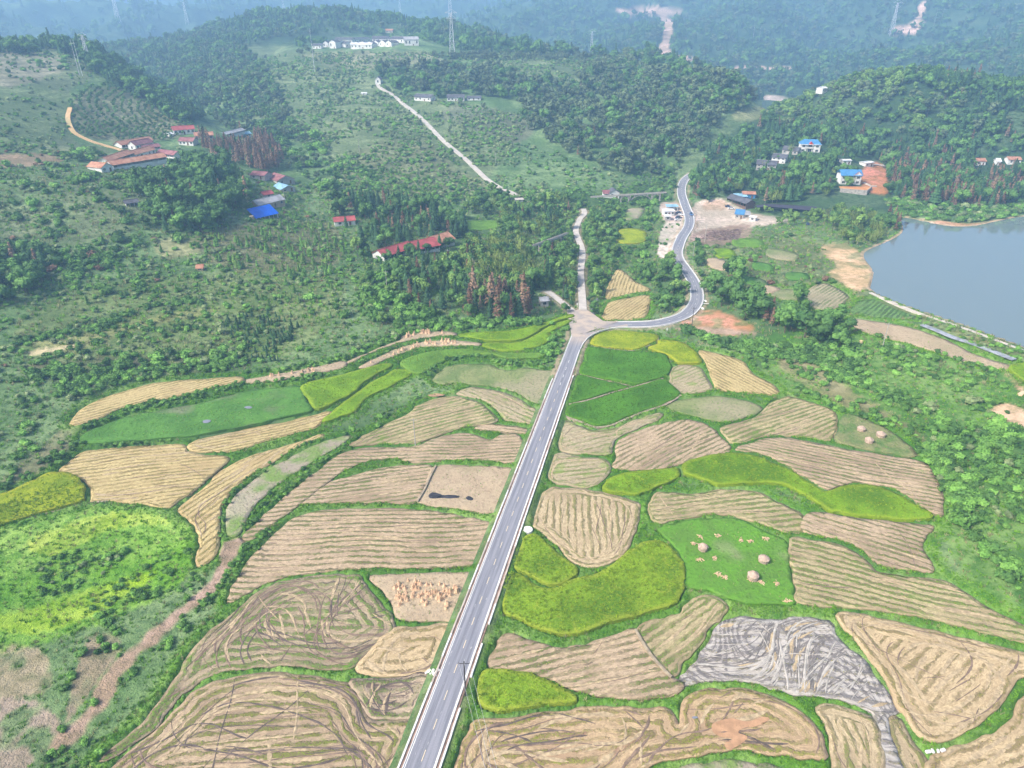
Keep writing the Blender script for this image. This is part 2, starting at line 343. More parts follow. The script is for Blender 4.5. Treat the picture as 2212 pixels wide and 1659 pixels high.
def field_mat(name, straw, soil, green, period=1.9, gamt=.5, width=.3, head=2.0, streak=.45, mud=None, mudamt=0.0, fine=.5, light=None, arcs=0.0):
    """harvested paddy: swaths of straw, rows of stubble, greening weeds, tyre tracks of mud; rows run along the attributes lin/edge"""
    HEADS[name] = (head, period)
    k = NT_(name); p = k.pos(); e = k.attr("edge").outputs["Fac"]; li = k.attr("lin").outputs["Fac"]; av = k.attr("along").outputs["Fac"]; es = k.attr("arc").outputs["Fac"]; sd_ = k.attr("seed").outputs["Fac"]
    sw = k.math('LESS_THAN', k.math('ADD', e, k.math('MULTIPLY', k.noise(p, .10, 2), 5.0)), head + 2.5)
    def pick(a, b):
        nd = k.n("Mix", data_type='FLOAT'); k.l(sw, nd.inputs[0]); k.l(b, nd.inputs[2]); k.l(a, nd.inputs[3]); return nd.outputs[0]
    u = pick(e, li); v = pick(es, av)
    wob = k.math('ADD', k.math('MULTIPLY', k.math('SUBTRACT', k.noise(p, .14, 2), .5), 1.0), k.math('MULTIPLY', k.math('SUBTRACT', k.noise(p, .8, 3, .65), .5), 1.2))
    uu = k.math('ADD', u, wob)
    fr = k.math('FRACT', k.math('DIVIDE', uu, period))
    tri = k.math('ABSOLUTE', k.math('SUBTRACT', k.math('MULTIPLY', fr, 2.0), 1.0))          # 0 in the stubble row, 1 in the straw
    brk = k.noise(k.comb(k.math('MULTIPLY', uu, .55), k.math('MULTIPLY', v, .13), sd_), 1.0, 4, .65)
    brk2 = k.noise(p, .9, 4, .7)
    row = k.ramp(k.math('ADD', k.math('ADD', tri, k.math('MULTIPLY', k.math('SUBTRACT', brk, .5), 1.9)), k.math('MULTIPLY', k.math('SUBTRACT', brk2, .5), 1.0)), width - .22, width + .22, 1, 0)
    row = k.math('MULTIPLY', row, k.ramp(k.noise(p, .08, 4, .65), .36, .52, .3, 1.0))
    fib = k.noise(k.comb(k.math('MULTIPLY', uu, 3.4), k.math('MULTIPLY', v, .9), sd_), 1.0, 5, .72)
    big = k.noise(k.comb(k.math('MULTIPLY', u, .05), k.math('MULTIPLY', v, .03), sd_), 1.0, 3, .5)
    fine_n = k.noise(p, 2.6, 4, .75); patch = k.noise(p, .075, 5, .62)
    lt = light or tuple(min(1, q * 1.3) for q in straw)
    c = k.mix(k.ramp(fib, .3, .68), tuple(q * .66 for q in straw), lt)
    c = k.mix(k.ramp(patch, .42, .66, 0, .6), c, soil)
    drk = k.mix(k.ramp(fine_n, .35, .65), tuple(q * .55 for q in soil), green)
    grow = k.ramp(k.math('ADD', patch, k.math('MULTIPLY', big, .4)), .5 - gamt * .25, 1.0 - gamt * .45, .1, 1.0)
    dc = k.mix(grow, k.mix(.5, tuple(q * .5 for q in soil), tuple(q * .6 for q in straw)), drk)
    c = k.mix(k.math('MULTIPLY', row, k.ramp(fine_n, .2, .6, .55, 1.0)), c, dc)
    c = k.mix(k.math('MULTIPLY', k.ramp(k.math('ADD', k.noise(p, .16, 5, .68), k.math('MULTIPLY', fine_n, .12)), .74 - gamt * .18, .88 - gamt * .14), .7), c, green)
    st = k.noise(k.comb(k.math('MULTIPLY', uu, .9), k.math('MULTIPLY', v, .05), k.math('ADD', sd_, 9.0)), 1.0, 4, .62, 1.4)
    md = mud or tuple(q * .42 for q in soil); ml = tuple(min(1, q * 2.1) for q in md)
    c = k.mix(k.ramp(st, .78 - streak * .3, .84 - streak * .28, 0, .85), c, k.mix(k.ramp(fine_n, .4, .65), md, tuple(q * 1.4 for q in md)))
    if arcs:
        for sc_, n_, of in ((.03, 46, 0.0), (.05, 30, 7.3)):
            cv = k.math('FRACT', k.math('MULTIPLY', k.noise(k.comb(k.math('ADD', k.math('MULTIPLY', li, .55), of), k.math('MULTIPLY', av, .8), sd_), sc_, 1, .4, .5), float(n_)))
            tr = k.math('ABSOLUTE', k.math('SUBTRACT', k.math('ADD', cv, k.math('MULTIPLY', k.math('SUBTRACT', fine_n, .5), .5)), .5))
            msk = k.ramp(k.noise(p, .045, 3, .6, 0.0), .62 - arcs * .25, .70 - arcs * .25)
            c = k.mix(k.math('MULTIPLY', k.ramp(tr, .07, .15, .9, 0), msk), c, md); c = k.mix(k.math('MULTIPLY', k.ramp(tr, .36, .42, 0, .5), msk), c, ml if sum(ml) > 1.1 else lt)
    if mudamt:
        c = k.mix(k.ramp(k.noise(p, .055, 5, .65), .72 - mudamt * .25, .78 - mudamt * .25, 0, .8), c, k.mix(k.ramp(fib, .4, .6), md, ml))
    k.col(c)
    h = k.math('ADD', k.math('MULTIPLY', row, .7), k.math('ADD', k.math('MULTIPLY', fine_n, fine), k.math('MULTIPLY', fib, .4)))
    k.bump(h, .3, .8)
    return k.m
HEADS = {}
def weedy_mat(name, a, b, c3, sc=.12, dry=.3):
    k = NT_(name); p = k.pos(); n1 = k.noise(p, sc, 5, .65, .6); n2 = k.noise(p, 1.1, 4, .7); n3 = k.noise(p, sc * .4, 3, .5)
    c = k.mix(k.ramp(n1, .4, .6), a, b); c = k.mix(k.ramp(n3, .66 - dry * .4, .8 - dry * .3, 0, .8), c, c3); c = k.mix(k.ramp(n2, .45, .75, 0, .6), c, tuple(q * .5 for q in a))
    k.col(c); k.bump(k.math('ADD', n1, n2), .45, .9); return k.m
def rice_mat(name, a, b, tip=None):
    k = NT_(name); p = k.pos(); e = k.attr("edge").outputs["Fac"]; li = k.attr("lin").outputs["Fac"]; av = k.attr("along").outputs["Fac"]
    n1 = k.noise(p, .07, 4, .6); n2 = k.noise(p, 3.2, 3, .75); n4 = k.noise(k.comb(k.math('MULTIPLY', li, 4.0), k.math('MULTIPLY', av, 1.0), 0.0), 1.0, 2, .6)
    c = k.mix(k.ramp(n1, .38, .60), tuple(q * .85 for q in a), tuple(q * 1.12 for q in b)); n5 = k.noise(p, .3, 4, .65, 1.0); c = k.mix(k.ramp(n5, .54, .68, 0, .5), c, tip or b); c = k.mix(k.ramp(n5, .46, .34, 0, .4), c, tuple(q * .6 for q in a)); c = k.mix(k.ramp(n2, .42, .7, 0, .6), c, tuple(q * .5 for q in a)); c = k.mix(k.ramp(n4, .45, .7, 0, .35), c, tip or tuple(min(1, q * 1.4) for q in b))
    c = k.mix(k.ramp(k.math('ADD', e, k.math('MULTIPLY', n1, 2.0)), 1.2, 2.6, .5, 0), c, tip or b)
    k.col(c); k.bump(k.math('ADD', n2, n4), .35, 1.0); return k.m
M['ground'] = ground_mat()
PK = (.43, .325, .215); GOLD = (.48, .355, .15); SOIL = (.235, .17, .11); GRN = (.13, .22, .03)
M['st_pink'] = field_mat("stubble_pink", PK, SOIL, GRN, 1.8, .45, .32, -3, .4)
M['st_gold'] = field_mat("stubble_gold", GOLD, (.38, .27, .14), (.22, .22, .04), 1.7, .3, .32, .6, .2, light=(.62, .50, .25))
M['st_green'] = field_mat("stubble_greening", (.40, .33, .185), SOIL, (.14, .25, .03), 1.9, .75, .42, .5, .4)
M['st_pale'] = field_mat("stubble_pale_weedy", (.38, .315, .20), (.30, .245, .145), (.19, .29, .05), 2.0, .95, .22, 1, .15)
M['st_mess'] = field_mat("stubble_churned", (.35, .275, .18), (.215, .165, .11), (.13, .26, .025), 2.0, .75, .42, 7, .6, (.12, .09, .075), .12, arcs=.25)
M['st_dark'] = field_mat("stubble_wet_dark", (.42, .33, .23), (.22, .165, .125), (.13, .23, .03), 2.0, .55, .5, 9, .85, (.10, .07, .06), .35)
M['st_big'] = field_mat("stubble_muddy_rows", (.40, .30, .195), SOIL, (.19, .24, .035), 1.9, .6, .42, 7, .5, (.16, .115, .095), .05)
M['st_grey'] = field_mat("grey_mud_tracks", (.50, .45, .39), (.42, .37, .31), (.22, .20, .08), 2.0, .1, .3, 0, .95, (.17, .155, .15), .6, light=(.52, .48, .44), arcs=.6)
M['st_tan'] = field_mat("stubble_flattened_gold", (.50, .37, .205), (.36, .26, .155), (.24, .23, .05), 2.3, .2, .26, 5, .3, (.24, .18, .14), .05, light=(.62, .48, .29))
M['st_orange'] = field_mat("stubble_orange_mud", (.44, .32, .19), (.34, .225, .14), (.24, .27, .04), 2.0, .55, .40, 6, .6, (.23, .14, .095), .2)
M['smooth_tan'] = weedy_mat("bare_tan_paddy", (.41, .315, .21), (.46, .36, .24), (.34, .29, .17), .1, .2)
M['rice_lime'] = rice_mat("rice_lime", (.14, .29, .012), (.20, .36, .015), (.30, .40, .03))
M['rice_yel'] = rice_mat("rice_ripening", (.20, .31, .012), (.31, .38, .015), (.44, .43, .03))
M['rice_deep'] = rice_mat("rice_deep_green", (.065, .20, .014), (.085, .24, .018), (.13, .30, .02))
M['rice_mid'] = rice_mat("rice_mid_green", (.11, .24, .03), (.14, .29, .035), (.20, .34, .05))
M['rice_olive'] = rice_mat("rice_olive", (.11, .25, .012), (.19, .35, .015), (.32, .40, .03))
M['rice_weedy'] = rice_mat("rice_tousled", (.12, .26, .015), (.21, .35, .02), (.40, .44, .05))
M['weeds'] = weedy_mat("weedy_fallow", (.07, .18, .03), (.10, .24, .04), (.24, .22, .16), .1, .35)
M['hay_green'] = weedy_mat("short_green_paddy", (.11, .23, .035), (.12, .29, .03), (.30, .30, .17), .12, .25)
M['hay_tan'] = weedy_mat("green_and_tan_paddy", (.11, .19, .05), (.22, .23, .10), (.38, .29, .17), .12, .5)
M['dry_grass'] = weedy_mat("dry_weedy_paddy", (.15, .21, .07), (.24, .27, .11), (.36, .31, .20), .09, .5)
M['lane_pale'] = weedy_mat("pale_strip", (.34, .29, .22), (.17, .27, .06), (.40, .34, .26), .14, .5)
M['clay'] = weedy_mat("red_clay", (.55, .23, .08), (.60, .30, .12), (.44, .30, .20), .12, .3)
M['sand'] = weedy_mat("yellow_clay", (.62, .40, .19), (.70, .47, .25), (.40, .36, .16), .1, .3)
M['gravel_lot'] = weedy_mat("pale_gravel", (.55, .47, .40), (.62, .54, .46), (.50, .38, .28), .07, .5)
M['dirt'] = weedy_mat("brown_dirt", (.34, .24, .17), (.42, .30, .21), (.20, .20, .08), .2, .35)
M['corn'] = field_mat("dry_corn_rows", (.36, .31, .20), (.28, .23, .15), (.12, .21, .05), 1.6, .7, .5, -9, .1)
M['crop_rows'] = field_mat("green_crop_rows", (.13, .24, .07), (.09, .10, .05), (.06, .14, .03), 2.0, .9, .5, -9, 0.0)
M['liner'] = plain("grey_plastic_sheet", (.32, .34, .38), .5, .35, .5)
M['tarp'] = plain("black_tarpaulin", (.035, .035, .045), .45, .4, .5)
k = NT_("lake_water"); k.col((.16, .205, .205)); k.b.inputs["Roughness"].default_value = .035; k.b.inputs["Specular IOR Level"].default_value = .5; k.b.inputs["IOR"].default_value = 1.75
k.bump(k.noise(k.pos(), .8, 3, .5), .02, .06); M['water'] = k.m
k = NT_("green_pond_water"); k.col((.06, .09, .04)); k.b.inputs["Roughness"].default_value = .12; M['pond'] = k.m
k = NT_("asphalt"); p = k.pos(); rx = k.attr("across").outputs["Fac"]; ry = k.attr("along").outputs["Fac"]
n1 = k.noise(k.comb(k.math('MULTIPLY', rx, 1.4), k.math('MULTIPLY', ry, .035), 0.0), 1.0, 4, .6); n2 = k.noise(p, 5.0, 3, .7); n3 = k.noise(k.comb(k.math('MULTIPLY', rx, 2.2), k.math('MULTIPLY', ry, .5), 3.0), 1.0, 4, .65, .5)
c = k.mix(k.ramp(n1, .32, .68), (.17, .175, .205), (.30, .30, .335)); c = k.mix(k.ramp(n3, .62, .72, 0, .6), c, (.55, .54, .53)); c = k.mix(k.ramp(n2, .4, .7, 0, .25), c, (.11, .11, .12))
dust = k.attr("dust").outputs["Fac"]; c = k.mix(k.math('MULTIPLY', dust, k.ramp(k.noise(p, .25, 4, .6), .3, .6, .45, 1)), c, (.50, .40, .31))
k.col(c); k.b.inputs["Roughness"].default_value = .8; M['asphalt'] = k.m
M['paint'] = plain("white_road_paint", (.78, .77, .74), .6, .12, 2.0)
M['kerb'] = plain("white_kerb_concrete", (.72, .70, .68), .8, .12, .5)
M['kerb_old'] = plain("stained_kerb_concrete", (.50, .42, .36), .85, .2, .5)
M['channel'] = plain("earth_channel", (.26, .17, .13), .9, .35, .6, (.40, .28, .22))
M['concrete'] = plain("concrete_lane", (.52, .47, .42), .85, .15, .25)
M['yellow_paint'] = plain("cream_lane_paint", (.70, .58, .40), .6, .12, 2.0)
# ---------------------------------------------------------------- fields: outlines read off the photograph, laid on the terrain
F = []
def fld(mat, pts, rows=None, tufts=0.0, kind='stubble', name='harvested_paddy', drop=.3):
    F.append(dict(mat=mat, pts=pts, rows=rows, tufts=tufts, kind=kind, name=name, drop=drop))
# left of the road (T(column, row) = picture tile)
fld('st_gold', T(0, 1, [(455, 1100), (470, 1040), (560, 950), (700, 890), (850, 850), (1000, 810), (1200, 792), (1400, 785), (1560, 778), (1565, 815), (1450, 835), (1300, 875), (1150, 915), (1000, 940), (880, 965), (760, 1000), (660, 1050), (560, 1085)]), T(0, 1, [(560, 1030), (1300, 830)]), .5)
fld('weeds', T(0, 1, [(530, 1195), (520, 1160), (600, 1110), (700, 1070), (800, 1040), (930, 1015), (1100, 985), (1300, 945), (1500, 890), (1650, 850), (1800, 845), (1940, 835), (1990, 940), (2035, 1000), (1950, 1030), (1800, 1060), (1650, 1095), (1500, 1125), (1350, 1155), (1200, 1180), (1000, 1195), (800, 1205), (650, 1210)]), None, 0, 'weed', 'fallow_paddy')
fld('rice_lime', T(1, 1, [(-252, 830), (0, 770), (120, 735), (250, 705), (325, 700), (300, 735), (240, 765), (170, 810), (120, 850), (60, 905), (0, 935), (-90, 985), (-177, 1000), (-215, 930)]), None, 0, 'rice', 'rice_paddy')
fld('rice_lime', T(1, 1, [(370, 728), (455, 760), (380, 810), (300, 860), (210, 895), (150, 935), (110, 990), (60, 1030), (0, 1042), (-60, 1068), (-127, 1085), (-90, 1045), (0, 965), (80, 905), (180, 830), (280, 775)]), None, 0, 'rice', 'rice_paddy')
fld('rice_mid', T(1, 1, [(378, 690), (430, 660), (520, 630), (620, 610), (750, 600), (900, 612), (1000, 625), (1200, 640), (1320, 640), (1300, 668), (1180, 672), (1080, 672), (1000, 650), (900, 640), (800, 640), (720, 655), (640, 690), (580, 730), (520, 768), (470, 760), (420, 735)]), None, 0, 'rice', 'rice_paddy')
fld('rice_lime', T(1, 1, [(735, 505), (850, 488), (1050, 485), (1200, 470), (1320, 440), (1420, 410), (1485, 393), (1510, 405), (1420, 425), (1330, 460), (1260, 500), (1200, 530), (1130, 545), (1050, 548), (930, 540), (830, 520)]), None, 0, 'rice', 'rice_paddy')
fld('rice_lime', T(1, 1, [(900, 570), (960, 552), (1100, 562), (1200, 545), (1300, 490), (1380, 450), (1485, 425), (1480, 440), (1400, 475), (1355, 500), (1350, 540), (1300, 580), (1220, 600), (1130, 612), (1020, 605), (950, 590)]), None, 0, 'rice', 'rice_paddy')
fld('smooth_tan', T(1, 1, [(25, 690), (120, 645), (250, 590), (380, 540), (400, 510), (520, 490), (640, 485), (735, 492), (740, 510), (600, 515), (450, 540), (330, 570), (220, 610), (130, 650), (60, 695)]), None, 0, 'bare', 'stook_paddy')
fld('smooth_tan', T(1, 1, [(110, 720), (180, 680), (280, 630), (400, 580), (520, 550), (640, 540), (760, 545), (880, 560), (900, 578), (800, 575), (700, 575), (600, 580), (500, 590), (400, 620), (300, 660), (220, 700), (150, 720)]), None, 0, 'bare', 'stook_paddy')
fld('smooth_tan', T(0, 1, [(1590, 790), (1700, 770), (1850, 745), (2000, 720), (2150, 695), (2230, 683), (2240, 725), (2100, 750), (1950, 775), (1800, 800), (1650, 815), (1600, 812)]), None, 0, 'bare', 'stook_paddy')
fld('dry_grass', T(1, 1, [(600, 780), (680, 710), (780, 690), (950, 690), (1020, 720), (1100, 735), (1200, 720), (1320, 740), (1390, 750), (1350, 850), (1320, 940), (1280, 960), (1210, 930), (1150, 890), (1060, 860), (950, 835), (860, 828), (760, 815), (700, 825), (620, 820)]), None, 0, 'dry', 'fallow_paddy')
fld('st_pale', T(1, 1, [(850, 843), (960, 858), (1060, 883), (1130, 910), (1200, 955), (1260, 985), (1290, 1005), (1265, 1085), (1200, 1082), (1100, 1062), (1060, 1055), (1010, 1000), (940, 940), (850, 906), (770, 896), (750, 880)]), T(1, 1, [(850, 870), (1200, 1030)]), .5)
fld('st_green', T(1, 1, [(500, 960), (600, 925), (700, 905), (800, 918), (880, 940), (950, 990), (1000, 1040), (1010, 1068), (950, 1080), (850, 1095), (750, 1115), (650, 1145), (560, 1180), (480, 1205), (380, 1208), (200, 1210), (60, 1220), (110, 1185), (200, 1130), (300, 1085), (400, 1040), (470, 1000)]), T(1, 1, [(300, 1150), (800, 1010)]), 1.0)
fld('st_pink', [(1108, 935), (1130, 950), (1133, 968), (1125, 990), (1110, 998), (1085, 995), (1040, 990), (985, 989), (935, 993), (895, 995), (850, 987), (800, 992), (745, 1012), (700, 1042), (640, 1092), (580, 1133), (545, 1160), (528, 1158), (555, 1128), (600, 1086), (650, 1044), (700, 1006), (742, 976), (800, 966), (865, 966), (905, 961), (935, 948), (980, 937), (1010, 935), (1060, 950), (1080, 940)], [(720, 1000), (1120, 975)], 1.0)
fld('st_pink', [(1050, 915), (1100, 918), (1145, 925), (1150, 934), (1100, 932), (1065, 930), (1025, 925)], [(1050, 920), (1140, 930)], .5)
fld('st_pink', [(655, 1082), (700, 1048), (760, 1027), (840, 1008), (932, 1005), (918, 1040), (898, 1082), (820, 1082), (740, 1082)], [(680, 1070), (915, 1040)], 1.0)
fld('smooth_tan', [(939, 1007), (1040, 1005), (1113, 1014), (1103, 1050), (1088, 1083), (1070, 1106), (1030, 1103), (980, 1093), (905, 1085), (922, 1045)], None, 0, 'bare', 'bare_paddy')
fld('st_pink', [(492, 1298), (502, 1270), (525, 1230), (565, 1180), (605, 1142), (650, 1112), (720, 1100), (830, 1098), (920, 1101), (990, 1113), (1040, 1123), (1060, 1133), (1048, 1170), (1033, 1210), (1000, 1220), (900, 1222), (800, 1222), (700, 1230), (620, 1241), (560, 1262), (520, 1284)], [(620, 1170), (1040, 1165)], 1.4)
fld('st_mess', T(0, 2, [(650, 1610), (760, 1510), (900, 1400), (990, 1280), (1070, 1165), (1160, 1040), (1250, 890), (1380, 755), (1480, 685), (1600, 585), (1720, 495), (1900, 435), (2100, 412), (2312, 410), (2345, 440), (2375, 500), (2435, 560), (2505, 640), (2550, 700), (2545, 760), (2465, 830), (2365, 915), (2275, 985), (2222, 1000), (2150, 1005), (2000, 995), (1850, 978), (1700, 988), (1500, 1008), (1350, 1055), (1245, 1118), (1150, 1195), (1075, 1290), (1000, 1380), (900, 1450), (800, 1530), (700, 1600)]), T(0, 2, [(1500, 930), (2200, 960)]), 1.2)
fld('st_pale', T(1, 2, [(190, 410), (350, 402), (600, 392), (800, 387), (850, 402), (840, 470), (810, 560), (780, 630), (745, 697), (650, 688), (560, 692), (450, 697), (382, 688), (352, 650), (332, 590), (282, 520), (232, 470)]), T(1, 2, [(300, 420), (830, 640)]), 0, 'bare', 'stook_paddy')
F[-1]['mat'] = 'smooth_tan'
fld('st_tan', T(1, 2, [(365, 735), (450, 748), (560, 738), (650, 723), (715, 742), (698, 830), (668, 920), (635, 985), (560, 1007), (480, 1037), (350, 1055), (220, 1050), (105, 1032), (95, 1000), (145, 942), (222, 862), (295, 790)]), T(1, 2, [(150, 1000), (600, 770)]), 1.5)
fld('st_dark', T(1, 2, [(65, 1075), (200, 1083), (350, 1078), (500, 1050), (595, 1035), (615, 1070), (585, 1160), (535, 1240), (485, 1315), (380, 1325), (232, 1325), (172, 1285), (125, 1200), (72, 1120)]), T(1, 2, [(200, 1270), (500, 1200)]), 1.6)
fld('st_big', T(0, 2, [(700, 1690), (800, 1602), (900, 1512), (1000, 1432), (1085, 1350), (1155, 1262), (1255, 1165), (1350, 1110), (1500, 1070), (1700, 1048), (1900, 1055), (2100, 1080), (2230, 1105), (2280, 1130), (2325, 1220), (2375, 1310), (2425, 1358), (2560, 1358), (2690, 1352), (2655, 1440), (2600, 1560), (2560, 1680), (2480, 1900), (700, 1900), (300, 1900), (500, 1800)]), T(0, 2, [(1300, 1480), (2300, 1420)]), 1.8)
fld('st_gold', T(0, 1, [(375, 1390), (500, 1265), (600, 1240), (750, 1230), (1000, 1220), (1185, 1215), (1205, 1262), (1345, 1290), (1480, 1305), (1425, 1370), (1325, 1460), (1245, 1528), (1145, 1595), (1085, 1632), (900, 1605), (700, 1588), (600, 1592), (590, 1588), (588, 1500), (545, 1445), (465, 1408)]), T(0, 1, [(700, 1440), (1300, 1380)]), 1.0)
fld('st_gold', T(0, 1, [(1225, 1230), (1260, 1193), (1400, 1158), (1560, 1123), (1720, 1088), (1850, 1068), (2000, 1033), (2125, 1008), (2135, 1020), (2085, 1060), (2045, 1108), (1900, 1146), (1750, 1186), (1600, 1236), (1500, 1261), (1380, 1266), (1250, 1261)]), T(0, 1, [(1300, 1240), (2000, 1080)]), 1.0)
fld('st_gold', T(0, 1, [(1700, 1262), (1900, 1212), (2060, 1153), (2095, 1158), (1945, 1213), (1795, 1303), (1645, 1393), (1555, 1460), (1478, 1540), (1435, 1610), (1418, 1659), (1412, 1809), (1398, 1909), (1370, 1965), (1280, 2012), (1293, 1919), (1303, 1829), (1265, 1739), (1180, 1665), (1155, 1640), (1262, 1553), (1342, 1480), (1455, 1370)]), T(0, 1, [(1400, 1560), (1900, 1230)]), 1.0)
fld('lane_pale', T(0, 1, [(1490, 1600), (1568, 1510), (1645, 1445), (1755, 1365), (1855, 1315), (1960, 1255), (2100, 1195), (2260, 1155), (2230, 1200), (2080, 1290), (1945, 1375), (1845, 1442), (1745, 1515), (1645, 1620), (1580, 1739), (1535, 1805), (1475, 1810), (1470, 1739), (1472, 1659)]), None, 0, 'dry', 'fallow_paddy')
fld('rice_yel', T(0, 1, [(-160, 1600), (-50, 1558), (100, 1505), (250, 1443), (340, 1408), (450, 1418), (510, 1453), (545, 1500), (547, 1578), (535, 1598), (400, 1640), (200, 1690), (0, 1745), (-160, 1790)]), None, 0, 'rice', 'rice_paddy')
# right of the road
fld('rice_yel', T(1, 1, [(1650, 480), (1850, 490), (2040, 512), (2048, 540), (1988, 572), (1900, 606), (1750, 597), (1622, 574), (1640, 520)]), None, 0, 'rice', 'rice_paddy')
fld('rice_yel', T(1, 1, [(2062, 547), (2212, 562), (2252, 590), (2292, 622), (2330, 688), (2212, 693), (2165, 690), (2112, 640), (1985, 605), (2052, 578)]), None, 0, 'rice', 'rice_paddy')
fld('rice_deep', T(1, 1, [(1600, 592), (1750, 613), (1900, 625), (2080, 634), (2118, 672), (2132, 730), (2098, 778), (1978, 817), (1900, 832), (1800, 812), (1650, 786), (1548, 762), (1570, 680)]), None, 0, 'rice', 'rice_paddy')
fld('rice_deep', T(1, 1, [(1538, 778), (1650, 803), (1780, 832), (1858, 851), (1750, 876), (1600, 924), (1480, 950), (1500, 880)]), None, 0, 'rice', 'rice_paddy')
fld('rice_deep', T(1, 1, [(1478, 972), (1600, 944), (1750, 899), (1870, 864), (2000, 824), (2080, 803), (2138, 842), (2192, 898), (2098, 955), (1948, 1005), (1848, 1045), (1748, 1085), (1650, 1100), (1562, 1066), (1458, 1032)]), None, 0, 'rice', 'rice_paddy')
fld('st_gold', T(2, 1, [(110, 608), (230, 623), (330, 648), (398, 683), (438, 742), (498, 782), (558, 812), (618, 862), (616, 883), (540, 896), (400, 880), (245, 866), (204, 818), (174, 740), (144, 672)]), T(2, 1, [(200, 660), (560, 850)]), 1.0)
fld('st_pale', [(1458, 792), (1510, 791), (1522, 810), (1537, 830), (1537, 840), (1508, 846), (1470, 846), (1448, 842)], [(1460, 830), (1520, 810)], .6)
fld('dry_grass', [(1440, 872), (1480, 861), (1560, 855), (1636, 872), (1638, 888), (1600, 902), (1560, 909), (1500, 896), (1462, 888)], None, 0, 'dry', 'fallow_paddy')
fld('st_pink', T(2, 1, [(690, 908), (850, 943), (958, 973), (1002, 1012), (996, 1100), (955, 1186), (800, 1166), (600, 1160), (450, 1186), (342, 1214), (275, 1160), (250, 1115), (350, 1090), (500, 1035), (562, 964)]), T(2, 1, [(300, 1180), (800, 990)]), 1.0)
F[-1]['mat'] = 'st_green'
fld('st_pink', T(1, 1, [(1785, 1240), (1803, 1202), (1852, 1163), (1950, 1124), (2080, 1085), (2212, 1060), (2292, 1064), (2390, 1104), (2448, 1163), (2515, 1218), (2505, 1256), (2410, 1285), (2212, 1335), (2000, 1378), (1768, 1362), (1795, 1310)]), T(1, 1, [(1800, 1330), (2250, 1090)]), 1.1)
fld('st_pale', T(1, 1, [(1440, 1065), (1560, 1105), (1650, 1130), (1780, 1115), (1900, 1065), (2060, 1015), (2070, 1040), (1945, 1098), (1825, 1148), (1755, 1208), (1735, 1275), (1600, 1275), (1435, 1255), (1415, 1180)]), T(1, 1, [(1450, 1200), (1900, 1090)]), .9)
fld('st_pale', T(1, 1, [(1402, 1275), (1550, 1300), (1715, 1315), (1735, 1370), (1695, 1430), (1600, 1494), (1480, 1474), (1348, 1436)]), T(1, 1, [(1400, 1400), (1700, 1380)]), .9)
fld('rice_olive', T(1, 1, [(1698, 1510), (1722, 1462), (1792, 1423), (1950, 1398), (2158, 1381), (2182, 1400), (2176, 1438), (2048, 1496), (1928, 1546), (1800, 1537)]), None, 0, 'rice', 'rice_paddy')
fld('rice_olive', T(2, 1, [(15, 1350), (130, 1313), (300, 1294), (450, 1304), (560, 1344), (700, 1404), (800, 1464), (930, 1534), (1010, 1504), (1110, 1480), (1300, 1494), (1400, 1534), (1500, 1584), (1600, 1639), (1615, 1670), (1500, 1692), (1200, 1682), (1000, 1660), (960, 1655), (850, 1596), (760, 1536), (640, 1486), (500, 1476), (350, 1486), (200, 1486), (80, 1436), (5, 1416)]), None, 0, 'rice', 'rice_paddy')
fld('st_pink', T(2, 1, [(345, 1265), (480, 1215), (620, 1190), (800, 1205), (1000, 1240), (1300, 1280), (1545, 1305), (1615, 1372), (1675, 1462), (1695, 1580), (1688, 1655), (1650, 1645), (1560, 1585), (1450, 1525), (1330, 1475), (1110, 1455), (1000, 1485), (930, 1512), (800, 1435), (680, 1365), (560, 1305), (450, 1276)]), T(2, 1, [(700, 1260), (1600, 1400)]), 1.1)
fld('hay_tan', T(2, 1, [(1025, 1060), (1072, 1025), (1200, 1055), (1345, 1115), (1445, 1185), (1522, 1275), (1300, 1260), (1100, 1230), (988, 1205), (1015, 1130)]), None, 0, 'dry', 'haystack_paddy')
fld('st_pink', [(1182, 1057), (1230, 1053), (1300, 1062), (1358, 1077), (1382, 1092), (1373, 1130), (1362, 1170), (1333, 1203), (1300, 1217), (1257, 1219), (1227, 1198), (1192, 1163), (1155, 1133), (1163, 1095)], [(1265, 1075), (1270, 1200)], 1.4)
F[-1]['mat'] = 'st_tan2'
fld('st_pink', [(1412, 1070), (1440, 1063), (1500, 1067), (1560, 1058), (1638, 1063), (1678, 1082), (1735, 1112), (1730, 1147), (1700, 1145), (1642, 1127), (1590, 1112), (1540, 1107), (1470, 1117), (1423, 1127), (1405, 1108)], [(1430, 1100), (1660, 1085)], 1.2)
F[-1]['mat'] = 'st_green'
fld('st_pink', T(2, 2, [(775, 118), (803, 25), (900, 14), (1050, 34), (1300, 49), (1550, 64), (1630, 64), (1555, 160), (1565, 240), (1615, 312), (1622, 365), (1500, 365), (1300, 345), (1222, 287), (1152, 226), (1052, 186), (900, 156)]), T(2, 2, [(850, 60), (1500, 250)]), 1.4)
fld('st_green', T(2, 2, [(705, 183), (850, 194), (1000, 214), (1098, 254), (1178, 304), (1248, 374), (1348, 404), (1550, 419), (1698, 424), (1848, 504), (1998, 604), (2148, 684), (2290, 750), (2380, 800), (2380, 850), (2212, 812), (2100, 787), (1900, 747), (1650, 687), (1400, 647), (1100, 617), (765, 597), (744, 500), (714, 350)]), T(2, 2, [(800, 440), (2000, 680)]), 1.6)
fld('hay_green', T(2, 2, [(-145, 100), (0, 63), (150, 43), (350, 43), (450, 83), (558, 134), (666, 185), (686, 300), (706, 450), (728, 588), (600, 596), (400, 586), (300, 556), (150, 496), (5, 476), (12, 350), (-18, 250), (-145, 130)]), None, .0, 'short', 'haystack_paddy')
